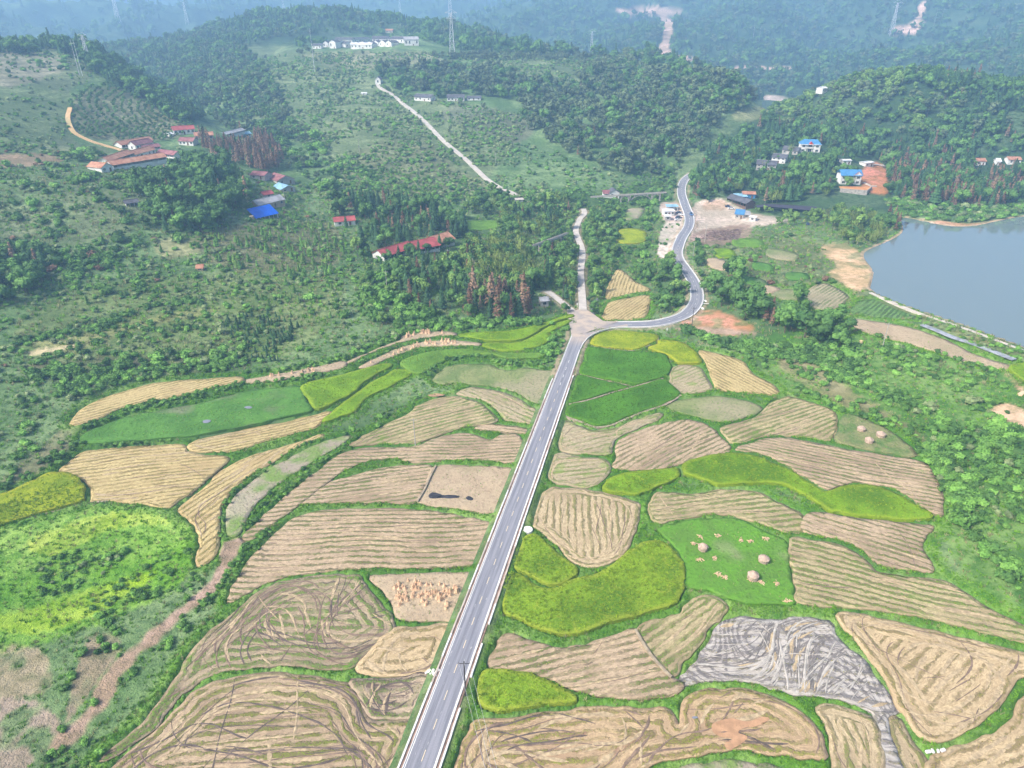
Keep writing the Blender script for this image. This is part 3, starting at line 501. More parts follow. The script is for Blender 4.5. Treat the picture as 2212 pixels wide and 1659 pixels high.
fld('rice_weedy', T(1, 2, [(1190, 165), (1265, 155), (1325, 203), (1397, 273), (1477, 323), (1535, 383), (1497, 427), (1400, 467), (1320, 457), (1240, 417), (1125, 358), (1155, 250)]), None, 0, 'rice', 'rice_paddy')
fld('rice_weedy', T(1, 2, [(1055, 500), (1100, 405), (1200, 443), (1300, 493), (1400, 493), (1530, 433), (1650, 403), (1780, 333), (1900, 235), (2000, 195), (2100, 213), (2205, 335), (2215, 475), (2150, 595), (2000, 645), (1850, 695), (1700, 725), (1550, 775), (1400, 785), (1250, 735), (1135, 685), (1045, 645)]), None, 0, 'rice', 'rice_paddy')
fld('st_pink', T(1, 2, [(1020, 835), (1100, 785), (1250, 845), (1400, 875), (1600, 855), (1800, 795), (1900, 755), (1945, 830), (2010, 930), (2080, 1010), (2140, 1072), (2205, 1095), (2200, 1125), (2150, 1175), (2000, 1195), (1800, 1185), (1650, 1175), (1500, 1125), (1350, 1065), (1200, 1025), (1000, 1005), (955, 995), (975, 930), (1012, 872)]), T(1, 2, [(1400, 930), (1950, 820)]), 1.4)
fld('st_green', T(2, 2, [(-290, 745), (-200, 705), (-80, 680), (0, 645), (65, 565), (200, 545), (290, 600), (240, 690), (185, 715), (95, 850), (0, 955), (-50, 1060), (-130, 1000), (-195, 925), (-260, 825)]), T(2, 2, [(-150, 850), (150, 650)]), 1.4)
fld('rice_weedy', T(1, 2, [(895, 1100), (935, 1035), (1000, 1025), (1200, 1055), (1325, 1095), (1445, 1155), (1530, 1210), (1495, 1237), (1350, 1247), (1200, 1265), (1050, 1283), (925, 1265), (885, 1200)]), None, 0, 'rice', 'rice_paddy')
fld('st_grey', T(2, 2, [(25, 1040), (105, 950), (195, 822), (235, 733), (400, 675), (550, 703), (750, 685), (900, 695), (955, 705), (995, 782), (1075, 872), (1172, 962), (1242, 1062), (1325, 1182), (1395, 1255), (1325, 1330), (1340, 1450), (1380, 1560), (1420, 1680), (1440, 1800), (1320, 1800), (1310, 1659), (1290, 1500), (1255, 1360), (1245, 1290), (1150, 1245), (1000, 1195), (750, 1165), (500, 1105), (250, 1065), (50, 1105), (-15, 1105)]), T(2, 2, [(100, 1040), (1200, 1120)]), .7)
fld('st_tan', T(2, 2, [(1005, 675), (1100, 655), (1300, 695), (1600, 755), (1900, 825), (2212, 885), (2330, 910), (2330, 1000), (2175, 1055), (2095, 1150), (2055, 1250), (1945, 1345), (1795, 1425), (1650, 1483), (1562, 1473), (1504, 1415), (1454, 1325), (1384, 1255), (1354, 1150), (1284, 1020), (1184, 900), (1084, 780)]), T(2, 2, [(1500, 1100), (1700, 850)]), 1.2)
fld('st_orange', [(965, 1730), (980, 1700), (992, 1640), (1012, 1582), (1032, 1558), (1100, 1553), (1200, 1538), (1300, 1529), (1400, 1533), (1450, 1533), (1465, 1570), (1484, 1512), (1530, 1491), (1620, 1493), (1690, 1518), (1748, 1552), (1776, 1600), (1781, 1636), (1700, 1626), (1620, 1616), (1540, 1618), (1450, 1636), (1380, 1661), (1300, 1730)], [(1050, 1640), (1600, 1570)], 1.6)
fld('lane_pale', [(1400, 1720), (1430, 1682), (1500, 1650), (1600, 1643), (1700, 1660), (1735, 1680), (1740, 1740), (1500, 1760)], None, 0, 'dry', 'fallow_paddy')
fld('st_tan', T(2, 2, [(865, 1255), (950, 1245), (1050, 1265), (1200, 1312), (1240, 1345), (1275, 1500), (1300, 1659), (1310, 1800), (975, 1800), (975, 1650), (945, 1400), (905, 1330)]), T(2, 2, [(1000, 1330), (1120, 1659)]), 1.6)
F[-1]['mat'] = 'st_tan2'
fld('st_tan', T(2, 2, [(1345, 1330), (1400, 1335), (1450, 1430), (1520, 1530), (1590, 1640), (1650, 1800), (1455, 1800), (1430, 1659), (1390, 1540), (1350, 1450)]), T(2, 2, [(1370, 1380), (1520, 1659)]), 1.3)
F[-1]['mat'] = 'st_tan2'
fld('st_tan', T(2, 2, [(1600, 1610), (1650, 1570), (1800, 1528), (2000, 1455), (2135, 1345), (2205, 1205), (2330, 1090), (2420, 1200), (2420, 1800), (1680, 1800)]), T(2, 2, [(1700, 1620), (2200, 1350)]), 1.4)
fld('smooth_tan', [(1838, 692), (1870, 691), (1960, 702), (2040, 727), (2110, 762), (2186, 783), (2176, 793), (2120, 788), (2060, 773), (1960, 743), (1862, 720)], [(1850, 705), (2150, 785)], .3)
fld('crop_rows', T(2, 1, [(1088, 372), (1112, 333), (1172, 279), (1250, 274), (1350, 303), (1480, 353), (1515, 388), (1400, 402), (1200, 392)]), T(2, 1, [(1130, 380), (1230, 290)]), 0, 'crop', 'vegetable_plot')
fld('corn', T(2, 1, [(735, 292), (850, 194), (900, 168), (960, 173), (1065, 233), (1068, 270), (960, 356), (850, 346)]), T(2, 1, [(800, 330), (950, 190)]), 0, 'corn', 'corn_plot')
fld('smooth_tan', T(2, 1, [(500, 190), (560, 188), (640, 202), (560, 245), (520, 228)]), None, 0, 'bare', 'bare_plot')
fld('dry_grass', T(2, 1, [(575, 252), (675, 207), (795, 232), (715, 288), (605, 270)]), None, 0, 'dry', 'fallow_plot')
fld('st_gold', T(1, 1, [(1790, 83), (1838, 103), (1916, 168), (2008, 219), (1900, 232), (1780, 262), (1724, 276), (1719, 220), (1754, 142)]), T(1, 1, [(1740, 260), (1810, 100)]), .3)
fld('st_gold', T(1, 1, [(1745, 293), (1850, 269), (2000, 254), (1995, 320), (1956, 396), (1800, 406), (1696, 401), (1724, 312)]), T(1, 1, [(1760, 380), (1900, 290)]), .3)
fld('rice_yel', T(1, 0, [(1812, 1482), (1958, 1492), (1958, 1576), (1794, 1572)]), None, 0, 'rice', 'rice_paddy')
fld('rice_mid', T(1, 0, [(780, 1432), (900, 1425), (1000, 1430), (1050, 1450), (1000, 1488), (800, 1490)]), None, 0, 'weed', 'meadow')
fld('lane_pale', T(1, 0, [(1852, 1350), (1965, 1340), (1920, 1418), (1832, 1425)]), None, 0, 'dry', 'fallow_paddy')
fld('rice_lime', [(2178, 795), (2200, 786), (2250, 790), (2270, 850), (2230, 838), (2200, 815)], None, 0, 'rice', 'rice_paddy')
for pp, mm in (([(1545, 540), (1580, 538), (1588, 552), (1550, 556)], 'rice_lime'), ([(1628, 568), (1665, 570), (1668, 583), (1630, 583)], 'weeds'), ([(1530, 560), (1565, 562), (1572, 580), (1535, 578)], 'smooth_tan'), ([(1600, 598), (1650, 602), (1655, 615), (1605, 612)], 'weeds'),
               ([(1585, 520), (1640, 515), (1650, 528), (1590, 533)], 'rice_mid'), ([(1660, 540), (1720, 545), (1715, 560), (1660, 556)], 'dry_grass'), ([(1700, 590), (1740, 588), (1745, 600), (1705, 605)], 'weeds')):
    fld(mm, pp, None, 0, 'weed', 'vegetable_plot')
M['st_tan2'] = field_mat("stubble_tan_rows", (.47, .36, .21), (.32, .24, .15), (.20, .24, .05), 1.9, .4, .34, 3, .3, (.18, .14, .12), .0, light=(.60, .48, .30))

# roads (centre lines) and paths
ROAD = unproj(smooth_open([(868, 1757), (915, 1659), (1005, 1400), (1092, 1160), (1170, 940), (1250, 722)], 10), 1.0)
a_, b_ = ROAD[0], ROAD[-1]
ROAD_A = resample(np.array([a_ + (b_ - a_) * t for t in np.linspace(0, 1, 30)]), 2.0)     # the straight
ROAD_A[:, 2] = 1.0
ROAD_B = unproj(smooth_open([(1249, 716), (1285, 705), (1340, 701), (1400, 700), (1440, 694), (1478, 681), (1500, 660), (1506, 637), (1498, 608), (1480, 580), (1466, 560), (1463, 542), (1472, 515), (1487, 490), (1489, 468), (1479, 440), (1472, 415), (1477, 392), (1497, 373)], 8), 1.0)
ROAD_B = resample(ROAD_B, 3.0)
kk = np.ones(9) / 9
zs = np.convolve(np.pad(ROAD_B[:, 2], 4, mode='edge'), kk, 'valid'); ROAD_B[:, 2] = zs; ROAD_B[:3, 2] = 1.0
LANE_C = resample(unproj(smooth_open(T(1, 1, [(1562, 400), (1564, 330), (1556, 200), (1550, 100), (1562, 0)]) + T(1, 0, [(1556, 1600), (1532, 1540), (1520, 1490), (1545, 1420), (1575, 1385), (1568, 1352)]), 6), .6), 3.0)
LANE_D = resample(unproj(smooth_open(T(1, 1, [(1548, 405), (1485, 345), (1400, 275), (1335, 228)]), 6), .6), 3.0)
LANE_C[0, 2] = LANE_D[0, 2] = 1.0
HILL_PATH = resample(unproj(smooth_open(T(1, 0, [(230, 550), (265, 580), (330, 615), (400, 675), (480, 735), (560, 810), (640, 895), (720, 965), (800, 1030), (880, 1105), (950, 1170), (1030, 1220), (1100, 1250), (1140, 1268)]), 5), .1), 4.0)
ORCH_PATH = resample(unproj(smooth_open(T(0, 0, [(455, 700), (440, 770), (470, 850), (520, 885), (600, 920), (700, 950), (790, 975)]), 5), .1), 4.0)
STREAM = resample(unproj(smooth_open([(600, 1105), (545, 1152), (505, 1172), (478, 1235), (440, 1285), (360, 1345), (330, 1375), (290, 1412), (262, 1440), (235, 1470), (215, 1520), (175, 1560), (140, 1600)], 6), .05), 2.0)
RIBBONS = [(ROAD_A, 3.75, 1), (ROAD_B, 3.9, 1), (LANE_C, 1.9, 0), (LANE_D, 1.7, 0)]

# lake outlines
LAKE = on_plane(smooth_closed([(1945, 470), (1990, 476), (2020, 483), (2060, 489), (2110, 487), (2160, 476), (2212, 467), (2330, 450), (2500, 460), (2600, 620), (2500, 850), (2400, 830), (2300, 790), (2212, 754), (2150, 730), (2080, 704), (1980, 671), (1905, 641), (1879, 625), (1884, 603), (1884, 582), (1868, 560), (1868, 545), (1890, 533), (1925, 518), (1948, 503), (1950, 488)], 3), LAKE_Z)
POND = None

# ---------------------------------------------------------------- ground grid with paddies sunk in, road banks and lake bed
TT, RG = np.meshgrid(TH, RR, indexing='ij')
GX = RG * np.sin(TT); GY = RG * np.cos(TT); GZ = base_h(GX, GY); SURF = GZ.copy()
def dome(x, y): return 0
# green mound on the left keeps a gentle swell
near = RG < 700
for f in F:
    P = unproj(smooth_closed(f['pts'], 4)); P = resample(P, max(1.0, float(np.median(np.hypot(P[:, 0], P[:, 1]))) * .006), True)
    rng = np.random.RandomState(int(abs(P[0, 0] * 7)) % 9999)
    s = np.arange(len(P)); jit = (vnoise(s * .45, s * 0 + P[0, 0], 5) - .5) * .8 + (.42 if f['kind'] == 'stubble' and f['tufts'] > .55 else .2)
    tng = np.roll(P, -1, 0) - np.roll(P, 1, 0); nrm = np.stack([tng[:, 1], -tng[:, 0]], -1); nrm /= np.linalg.norm(nrm, axis=1)[:, None] + 1e-9
    if np.sum(P[:, 0] * np.roll(P[:, 1], -1) - P[:, 1] * np.roll(P[:, 0], -1)) < 0: nrm = -nrm
    P[:, :2] += nrm * jit[:, None]
    f['P'] = P; f['zm'] = float(np.mean(P[:, 2])); f['r'] = float(np.median(np.hypot(P[:, 0], P[:, 1])))
    zr = P[:, 2].max() - P[:, 2].min(); f['flat'] = .85 if zr < 2.5 else (.6 if zr < 4 else .3)
def fz(f, x, y): return base_h(x, y) * (1 - f['flat']) + f['zm'] * f['flat'] - f['drop'] + f.get('lift', 0)
FID = np.full(GX.shape, -1, int)
GW = np.zeros(GX.shape); GA = np.zeros(GX.shape); DMIN = np.full(GX.shape, 99.0)
for i, f in enumerate(F):
    P = f['P']; mg = 5
    m = (GX > P[:, 0].min() - mg) & (GX < P[:, 0].max() + mg) & (GY > P[:, 1].min() - mg) & (GY < P[:, 1].max() + mg)
    if not m.any(): continue
    x, y = GX[m], GY[m]; ins = inside(P, x, y); d = dist_line(P, x, y, True); d = np.where(ins, -d, d)
    z = fz(f, x, y); w = 1 - sstep(.3, 4.2, d); c0 = np.clip(f['r'] * .0028, .3, .7)
    hump = (z + f['drop'] + .22 * np.exp(-((d - 1.1) / .7) ** 2))
    wq = GW[m]; aq = GA[m]; ww = np.where(ins, 0, w / (d + .4)); GW[m] = wq + ww; GA[m] = aq + ww * hump
    q = FID[m]; q[ins] = i; FID[m] = q; q = SURF[m]; q[ins] = z[ins]; SURF[m] = q
    q = DMIN[m]; DMIN[m] = np.minimum(q, d)
    f['low'] = (m, ins, z, d < c0)
out_ = FID < 0
wm = 1 - sstep(.3, 4.2, np.maximum(DMIN, 0)); av_ = GA / np.maximum(GW, 1e-6)
GZ = np.where(out_ & (GW > 0), GZ * (1 - wm) + av_ * wm, GZ); SURF = np.where(out_, GZ, SURF)
for f in F:
    if 'low' in f:
        m, ins, z, lo = f.pop('low'); q = GZ[m]; o_ = out_[m]; q = np.where(ins, z - .35, np.where(lo & o_, np.minimum(q, z - .3), q)); GZ[m] = q
DROAD = np.full(GX.shape, 99.0)
for line, hw, big in RIBBONS:
    mg = hw + 7
    m = (GX > line[:, 0].min() - mg) & (GX < line[:, 0].max() + mg) & (GY > line[:, 1].min() - mg) & (GY < line[:, 1].max() + mg)
    x, y = GX[m], GY[m]; d, s = dist_line(line, x, y, False, True)
    L = np.concatenate([[0], np.cumsum(np.linalg.norm(np.diff(line[:, :2], axis=0), axis=1))]); rz = np.interp(s, L, line[:, 2])
    w = 1 - sstep(hw - .1, hw + (2.6 if big else 2.2), d); g = GZ[m] * (1 - w) + (rz - .22) * w; GZ[m] = g
    sv = SURF[m]; SURF[m] = np.where(d < hw + 2, g, sv); q = DROAD[m]; DROAD[m] = np.minimum(q, d - hw)
m = (GX > LAKE[:, 0].min() - 20) & (GX < LAKE[:, 0].max() + 20) & (GY > LAKE[:, 1].min() - 20) & (GY < LAKE[:, 1].max() + 20)
x, y = GX[m], GY[m]; ins = inside(LAKE, x, y); d = dist_line(LAKE[:, :2], x, y, True); d = np.where(ins, -d, d)
GZ[m] = np.where(d < 0, np.minimum(LAKE_Z - .25 + d * .22, LAKE_Z - .25), np.maximum(GZ[m], LAKE_Z + .08 + .1 * np.minimum(d, 3)) * (1 - sstep(0, 12, d)) + GZ[m] * sstep(0, 12, d))
DLAKE = np.full(GX.shape, 99.0); DLAKE[m] = d; q = SURF[m]; SURF[m] = np.where(d < 14, GZ[m], q)
GPX, GPY = to_px(GX, GY, GZ)
def grid_look(G, x, y):
    x = np.asarray(x, float); y = np.asarray(y, float)
    u = np.clip((np.arctan2(x, y) - TH[0]) / (TH[-1] - TH[0]) * (NT - 1), 0, NT - 1.001); v = np.clip(np.interp(np.hypot(x, y), RR, np.arange(NR)), 0, NR - 1.001)
    i = u.astype(int); j = v.astype(int); a = u - i; b = v - j
    return (G[i, j] * (1 - a) + G[i + 1, j] * a) * (1 - b) + (G[i, j + 1] * (1 - a) + G[i + 1, j + 1] * a) * b
def ground(x, y): return grid_look(SURF, x, y)
def near_val(G, x, y):
    u = np.clip(np.rint((np.arctan2(x, y) - TH[0]) / (TH[-1] - TH[0]) * (NT - 1)), 0, NT - 1).astype(int); v = np.clip(np.rint(np.interp(np.hypot(x, y), RR, np.arange(NR))), 0, NR - 1).astype(int)
    return G[u, v]
def place(px, py):
    """a spot seen in the photograph -> ground point"""
    return unproj([(px, py)], 0, ground)[0]
# ---------------------------------------------------------------- ground colours by kind of land (albedo only)
SCRUB = (.12, .215, .072)
cover = np.empty(GX.shape + (3,), np.float32); cover[:] = SCRUB
def lay(pts, c, feather=10, amount=1.0, nz=.0, nsc=25.0):
    p = smooth_closed(pts, 3)
    m = (GPX > p[:, 0].min() - feather) & (GPX < p[:, 0].max() + feather) & (GPY > p[:, 1].min() - feather) & (GPY < p[:, 1].max() + feather)
    if not m.any(): return
    x, y = GPX[m], GPY[m]; d = dist_line(p, x, y, True); d = np.where(inside(p, x, y), -d, d)
    d = d + (fbm(x / 9, y / 9, 3, 2) - .5) * feather * 1.6
    w = (1 - sstep(-feather * .5, feather * .5, d)) * amount
    if nz: w = w * (1 - nz + nz * sstep(.4, .6, fbm(GX[m] / nsc, GY[m] / nsc, 3, 5)))
    cover[m] = cover[m] * (1 - w[:, None]) + np.array(c) * w[:, None]
FOREST = (.05, .105, .04); PALE = (.17, .215, .10); PGRN = (.14, .21, .075)
lay([(-400, 60), (700, -30), (2600, -30), (2600, 470), (2212, 460), (1950, 455), (1700, 470), (1520, 400), (1500, 330), (1620, 200), (1560, 190), (1400, 150), (1270, 130), (1100, 100), (900, 60), (450, 150), (420, 260), (330, 230), (190, 110), (-400, 110)], FOREST, 10)
lay([(-400, 100), (100, 108), (190, 140), (190, 175), (150, 200), (160, 300), (200, 330), (0, 345), (-400, 360)], PALE, 8, .9)
lay([(-50, 180), (150, 205), (155, 290), (-50, 330)], PGRN, 12, .8)
lay([(0, 110), (130, 125), (140, 150), (0, 190)], (.32, .30, .20), 8, .8)
lay([(160, 210), (230, 188), (300, 200), (400, 240), (400, 270), (380, 300), (300, 305), (200, 300), (160, 270)], (.20, .22, .11), 8)
lay([(440, 120), (560, 95), (660, 108), (900, 112), (1100, 122), (1260, 125), (1260, 195), (1000, 130), (810, 140), (860, 200), (1000, 220), (1150, 260), (1100, 330), (1060, 400), (1180, 425), (1250, 430), (900, 415), (740, 410), (700, 330), (560, 280), (530, 220), (560, 180)], (.15, .21, .085), 10)
lay([(670, 115), (900, 112), (960, 135), (860, 145), (760, 150), (680, 130)], (.30, .30, .17), 8, .8)
lay([(1000, 225), (1150, 260), (1120, 310), (1030, 280), (950, 250)], (.15, .18, .10), 8)
lay([(760, 330), (900, 300), (1000, 370), (1080, 410), (900, 420), (760, 400)], (.17, .20, .09), 12)
lay([(1270, 420), (1400, 380), (1480, 330), (1560, 260), (1640, 215), (1640, 240), (1560, 300), (1500, 370), (1440, 410), (1380, 425)], (.10, .17, .06), 8)
lay([(1580, 250), (1610, 232), (1680, 235), (1700, 245), (1640, 255), (1600, 262)], (.22, .25, .10), 5)
for q in ([(1418, 42), (1452, 42), (1452, 70), (1446, 105), (1460, 118), (1490, 120), (1492, 136), (1440, 132), (1410, 115), (1430, 90), (1432, 65)], [(1985, 8), (2008, 5), (1990, 40), (1998, 48), (1975, 72), (1935, 72), (1930, 60), (1975, 45)], [(1590, 142), (1625, 142), (1660, 145), (1708, 144), (1708, 152), (1590, 154)], [(1330, 20), (1440, 15), (1470, 32), (1380, 35)]):
    lay(q, (.62, .42, .30), 4, .95)
lay([(1648, 207), (1692, 210), (1720, 218), (1735, 216), (1730, 226), (1685, 226), (1650, 214)], (.55, .44, .36), 3)
# left slopes
lay([(-300, 350), (200, 330), (420, 300), (560, 400), (560, 520), (300, 560), (200, 600), (0, 660), (-300, 700)], (.12, .215, .075), 10)
lay([(0, 395), (200, 370), (300, 395), (300, 460), (250, 520), (0, 520)], (.16, .19, .09), 14, .7, .7)
lay([(0, 333), (110, 335), (130, 350), (0, 362)], (.45, .27, .19), 6, .7)
lay([(110, 330), (200, 315), (240, 330), (170, 345)], (.18, .22, .09), 8)
lay([(340, 515), (430, 520), (430, 548), (350, 555)], (.26, .28, .12), 8)
lay([(430, 500), (700, 480), (740, 560), (640, 590), (480, 580)], (.15, .15, .07), 10, .8)
lay([(40, 690), (300, 600), (700, 600), (720, 690), (600, 770), (300, 800), (100, 800)], (.14, .21, .06), 15, .9)
lay([(70, 735), (170, 725), (250, 700), (400, 670), (470, 665), (460, 680), (350, 700), (250, 730), (130, 765)], (.24, .27, .09), 7)
lay([(68, 757), (150, 745), (155, 752), (75, 768)], (.62, .52, .28), 3)
lay([(80, 780), (500, 770), (500, 800), (90, 825)], (.13, .115, .07), 9, .7, .5, 8)
lay([(770, 590), (860, 590), (870, 640), (780, 640)], (.11, .22, .05), 10)
# central valley
lay([(1190, 430), (1330, 420), (1450, 440), (1440, 560), (1310, 690), (1210, 690)], (.09, .17, .045), 8)
lay([(1250, 440), (1330, 430), (1340, 640), (1290, 690)], (.085, .16, .04), 8, .8)
lay([(1500, 500), (1640, 500), (1780, 520), (1860, 600), (1870, 660), (1700, 640), (1560, 640), (1510, 560)], (.15, .19, .07), 10, .9, .3, 12)
lay([(1780, 530), (1830, 527), (1868, 560), (1884, 590), (1880, 620), (1850, 628), (1815, 610), (1790, 590), (1810, 570), (1775, 545)], (.62, .42, .21), 8, .97, .6, 7)
lay([(1500, 440), (1560, 430), (1610, 455), (1680, 470), (1700, 480), (1560, 500), (1500, 520), (1490, 490)], (.56, .46, .36), 4)
lay([(1525, 435), (1560, 433), (1580, 445), (1550, 455), (1520, 450)], (.48, .34, .22), 5)
lay([(1495, 505), (1560, 490), (1620, 485), (1610, 520), (1550, 530), (1500, 530)], (.30, .20, .14), 5, .9, .3, 5)
lay([(1440, 480), (1478, 480), (1470, 520), (1460, 560), (1430, 560), (1420, 530)], (.62, .52, .43), 4, .95, .3, 6)
lay([(1425, 440), (1470, 440), (1478, 475), (1440, 480)], (.50, .40, .32), 4)
lay([(1868, 358), (1905, 352), (1918, 390), (1916, 418), (1880, 415), (1858, 395)], (.60, .23, .08), 6, .97, .25, 3)
lay([(1930, 478), (2030, 487), (2100, 492), (2212, 474), (2212, 466), (2100, 483), (2040, 478)], (.55, .30, .16), 3, .9)
lay([(1480, 688), (1530, 668), (1600, 690), (1625, 705), (1620, 722), (1540, 722), (1475, 712)], (.50, .24, .11), 8, .95, .65, 4)
lay([(1475, 705), (1620, 715), (1620, 724), (1475, 716)], (.42, .30, .21), 4)
lay([(1225, 700), (1320, 692), (1330, 704), (1240, 712)], (.55, .36, .24), 4)
# right slopes
lay([(1640, 730), (1900, 720), (2212, 830), (2212, 1400), (2000, 1100), (1900, 930), (1700, 850)], (.095, .22, .035), 15)
lay([(1680, 760), (1760, 780), (1850, 850), (1980, 930), (1990, 960), (1850, 890), (1750, 840), (1690, 800)], (.24, .22, .10), 12, .9, .3, 8)
lay([(2140, 885), (2180, 870), (2230, 900), (2230, 930), (2170, 908)], (.60, .42, .24), 4)
lay([(2160, 790), (2190, 800), (2212, 850), (2190, 830)], (.50, .33, .19), 5)
lay([(1880, 640), (1985, 680), (2212, 765), (2212, 800), (2100, 745), (1980, 690)], (.20, .22, .08), 5, .8, .4, 5)
# left foreground
lay([(-100, 1180), (100, 1110), (270, 1090), (400, 1130), (430, 1180), (380, 1270), (300, 1310), (150, 1370), (-100, 1420)], (.15, .34, .022), 10)
lay([(-100, 1330), (60, 1370), (200, 1330), (320, 1255), (330, 1235), (200, 1270), (0, 1330), (-100, 1310)], (.28, .46, .010), 8, .97, .15, 6)
lay([(60, 1170), (250, 1105), (380, 1130), (250, 1140), (120, 1200)], (.29, .42, .018), 10, .85, .3, 6)
lay([(-50, 1400), (80, 1400), (110, 1450), (90, 1500), (-50, 1500)], (.33, .27, .16), 10, .9, .7, 4)
lay([(-50, 1530), (60, 1510), (130, 1560), (120, 1640), (60, 1700), (-50, 1700)], (.34, .26, .19), 10, .9, .9, 4)
lay([(180, 1400), (225, 1370), (260, 1400), (190, 1500), (140, 1560)], (.30, .22, .15), 8, .8, .3, 4)
lay([(130, 930), (170, 910), (200, 940), (130, 1000), (0, 1060), (0, 1040)], (.20, .18, .09), 8, .8, .4, 5)
BUND = np.array((.10, .25, .015))
w = ((FID < 0) & (RG < 330)).astype(float) * 0
dmin = np.full(GX.shape, 99.0)
for f in F:
    if f['r'] > 330: continue
    P = f['P']; m = (GX > P[:, 0].min() - 4) & (GX < P[:, 0].max() + 4) & (GY > P[:, 1].min() - 4) & (GY < P[:, 1].max() + 4)
    x, y = GX[m], GY[m]; d = dist_line(P[::2], x, y, True); q = dmin[m]; dmin[m] = np.minimum(q, d)
w = (1 - sstep(1.5, 4, dmin)) * (FID < 0) * .85
cover[:] = cover * (1 - w[..., None]) + BUND * w[..., None]
# dirt under fields, river bed track, shoulders of the road, lake margin
for line, hw, c, am in ((STREAM, 1.6, (.36, .25, .17), .95), (ROAD_A, 4.3, (.17, .19, .08), .5)):
    d = dist_line(line[::2], GX, GY); d = d + (fbm(GX / 3, GY / 3, 2, 8) - .5) * 2.2; w = (1 - sstep(hw - .5, hw + .7, d)) * am
    cover[:] = cover * (1 - w[..., None]) + np.array(c) * w[..., None]
w = (np.abs(DROAD - .6) < .8) * (RG > 225) * .6; cover[:] = cover * (1 - w[..., None]) + np.array((.45, .32, .22)) * w[..., None]
w = (DLAKE > -3) & (DLAKE < 1.2); cover[w] = (.50, .37, .22)

idx = np.arange(NT * NR).reshape(NT, NR)
faces = np.stack([idx[:-1, :-1], idx[:-1, 1:], idx[1:, 1:], idx[1:, :-1]], -1).reshape(-1, 4)
g = mesh_obj("ground", np.stack([GX, GY, GZ], -1).reshape(-1, 3), faces, M['ground'], smooth=True); tag(g, kind='structure')
attr(g, "cover", cover.reshape(-1, 3), 'FLOAT_COLOR')

# ---------------------------------------------------------------- field sheets
def rows_dir(f):
    if not f['rows']: return 0.0
    q = unproj(f['rows']); return math.atan2(q[1][1] - q[0][1], q[1][0] - q[0][0])
def row_coords(f, x, y):
    a = f['dir']; lin = -(x) * math.sin(a) + y * math.cos(a); al = x * math.cos(a) + y * math.sin(a)
    lin = lin + (fbm(x / 38, y / 38, 2, f['seed']) - .5) * 7
    return lin, al
MNAME = {k_: m_.name for k_, m_ in M.items()}
for i, f in enumerate(F):
    f['dir'] = rows_dir(f); f['seed'] = i * 3.7 % 50
    P = f['P'][:, :2]; st = float(np.clip(f['r'] * .0065, .9, 4))
    lift = .65 if f['kind'] == 'rice' else (.3 if f['kind'] in ('short', 'weed') else 0); f['lift'] = lift
    x0, y0 = P.min(0); x1, y1 = P.max(0)
    gx, gy = np.meshgrid(np.arange(x0, x1, st), np.arange(y0, y1, st)); gx = gx.ravel(); gy = gy.ravel()
    gx = gx + (RS.rand(len(gx)) - .5) * st * .3; gy = gy + (RS.rand(len(gy)) - .5) * st * .3
    k_ = inside(P, gx, gy); gx, gy = gx[k_], gy[k_]; k_ = dist_line(P, gx, gy, True) > st * .45; gx, gy = gx[k_], gy[k_]
    allv = [Vector(p) for p in P.tolist()] + [Vector(p) for p in zip(gx.tolist(), gy.tolist())]
    v2, _, fc, *_r = delaunay_2d_cdt(allv, [], [list(range(len(P)))], 1, 1e-4)
    v2 = np.array([(q.x, q.y) for q in v2]); e, s = dist_line(P, v2[:, 0], v2[:, 1], True, True)
    z = fz(f, v2[:, 0], v2[:, 1]); bumpz = (fbm(v2[:, 0] / 3.5, v2[:, 1] / 3.5, 2, 7) - .5) * (.35 if f['kind'] == 'rice' else .16)
    z = z + bumpz * np.minimum(1, e)
    n0 = len(v2); nb = len(P)
    # skirt round the outline so the sheet has a side
    v3 = np.concatenate([np.column_stack([v2, z])]); on = np.where(e < 1e-3)[0]
    sk = {}
    edges = {}
    for t in fc:
        for a, b in zip(t, list(t[1:]) + [t[0]]): edges[(a, b)] = 1
    border = [(a, b) for (a, b) in edges if (b, a) not in edges]
    low = {}; extra = []
    for a, b in border:
        for q in (a, b):
            if q not in low: low[q] = n0 + len(extra); extra.append((v3[q, 0], v3[q, 1], v3[q, 2] - 1.1 - lift))
    faces_ = [tuple(t) for t in fc] + [(b, a, low[a], low[b]) for a, b in border]
    vv = np.vstack([v3, np.array(extra)])
    o = mesh_obj(f['name'], vv, faces_, M[f['mat']], smooth=False); tag(o, kind='structure')
    nf = len(fc); sm = np.zeros(len(o.data.polygons), bool); sm[:nf] = True; o.data.polygons.foreach_set("use_smooth", sm)
    lin, al = row_coords(f, vv[:, 0], vv[:, 1]); ee = np.concatenate([e, np.zeros(len(extra))]); ss = np.concatenate([s, np.zeros(len(extra))])
    attr(o, "edge", ee); attr(o, "lin", lin); attr(o, "along", al); attr(o, "arc", ss); attr(o, "seed", np.full(len(vv), f['seed']))
    f['obj'] = o
    m = (GX > x0) & (GX < x1) & (GY > y0) & (GY < y1)
    if lift and m.any():
        q = SURF[m]; ins = FID[m] == i; q[ins] += lift; SURF[m] = q

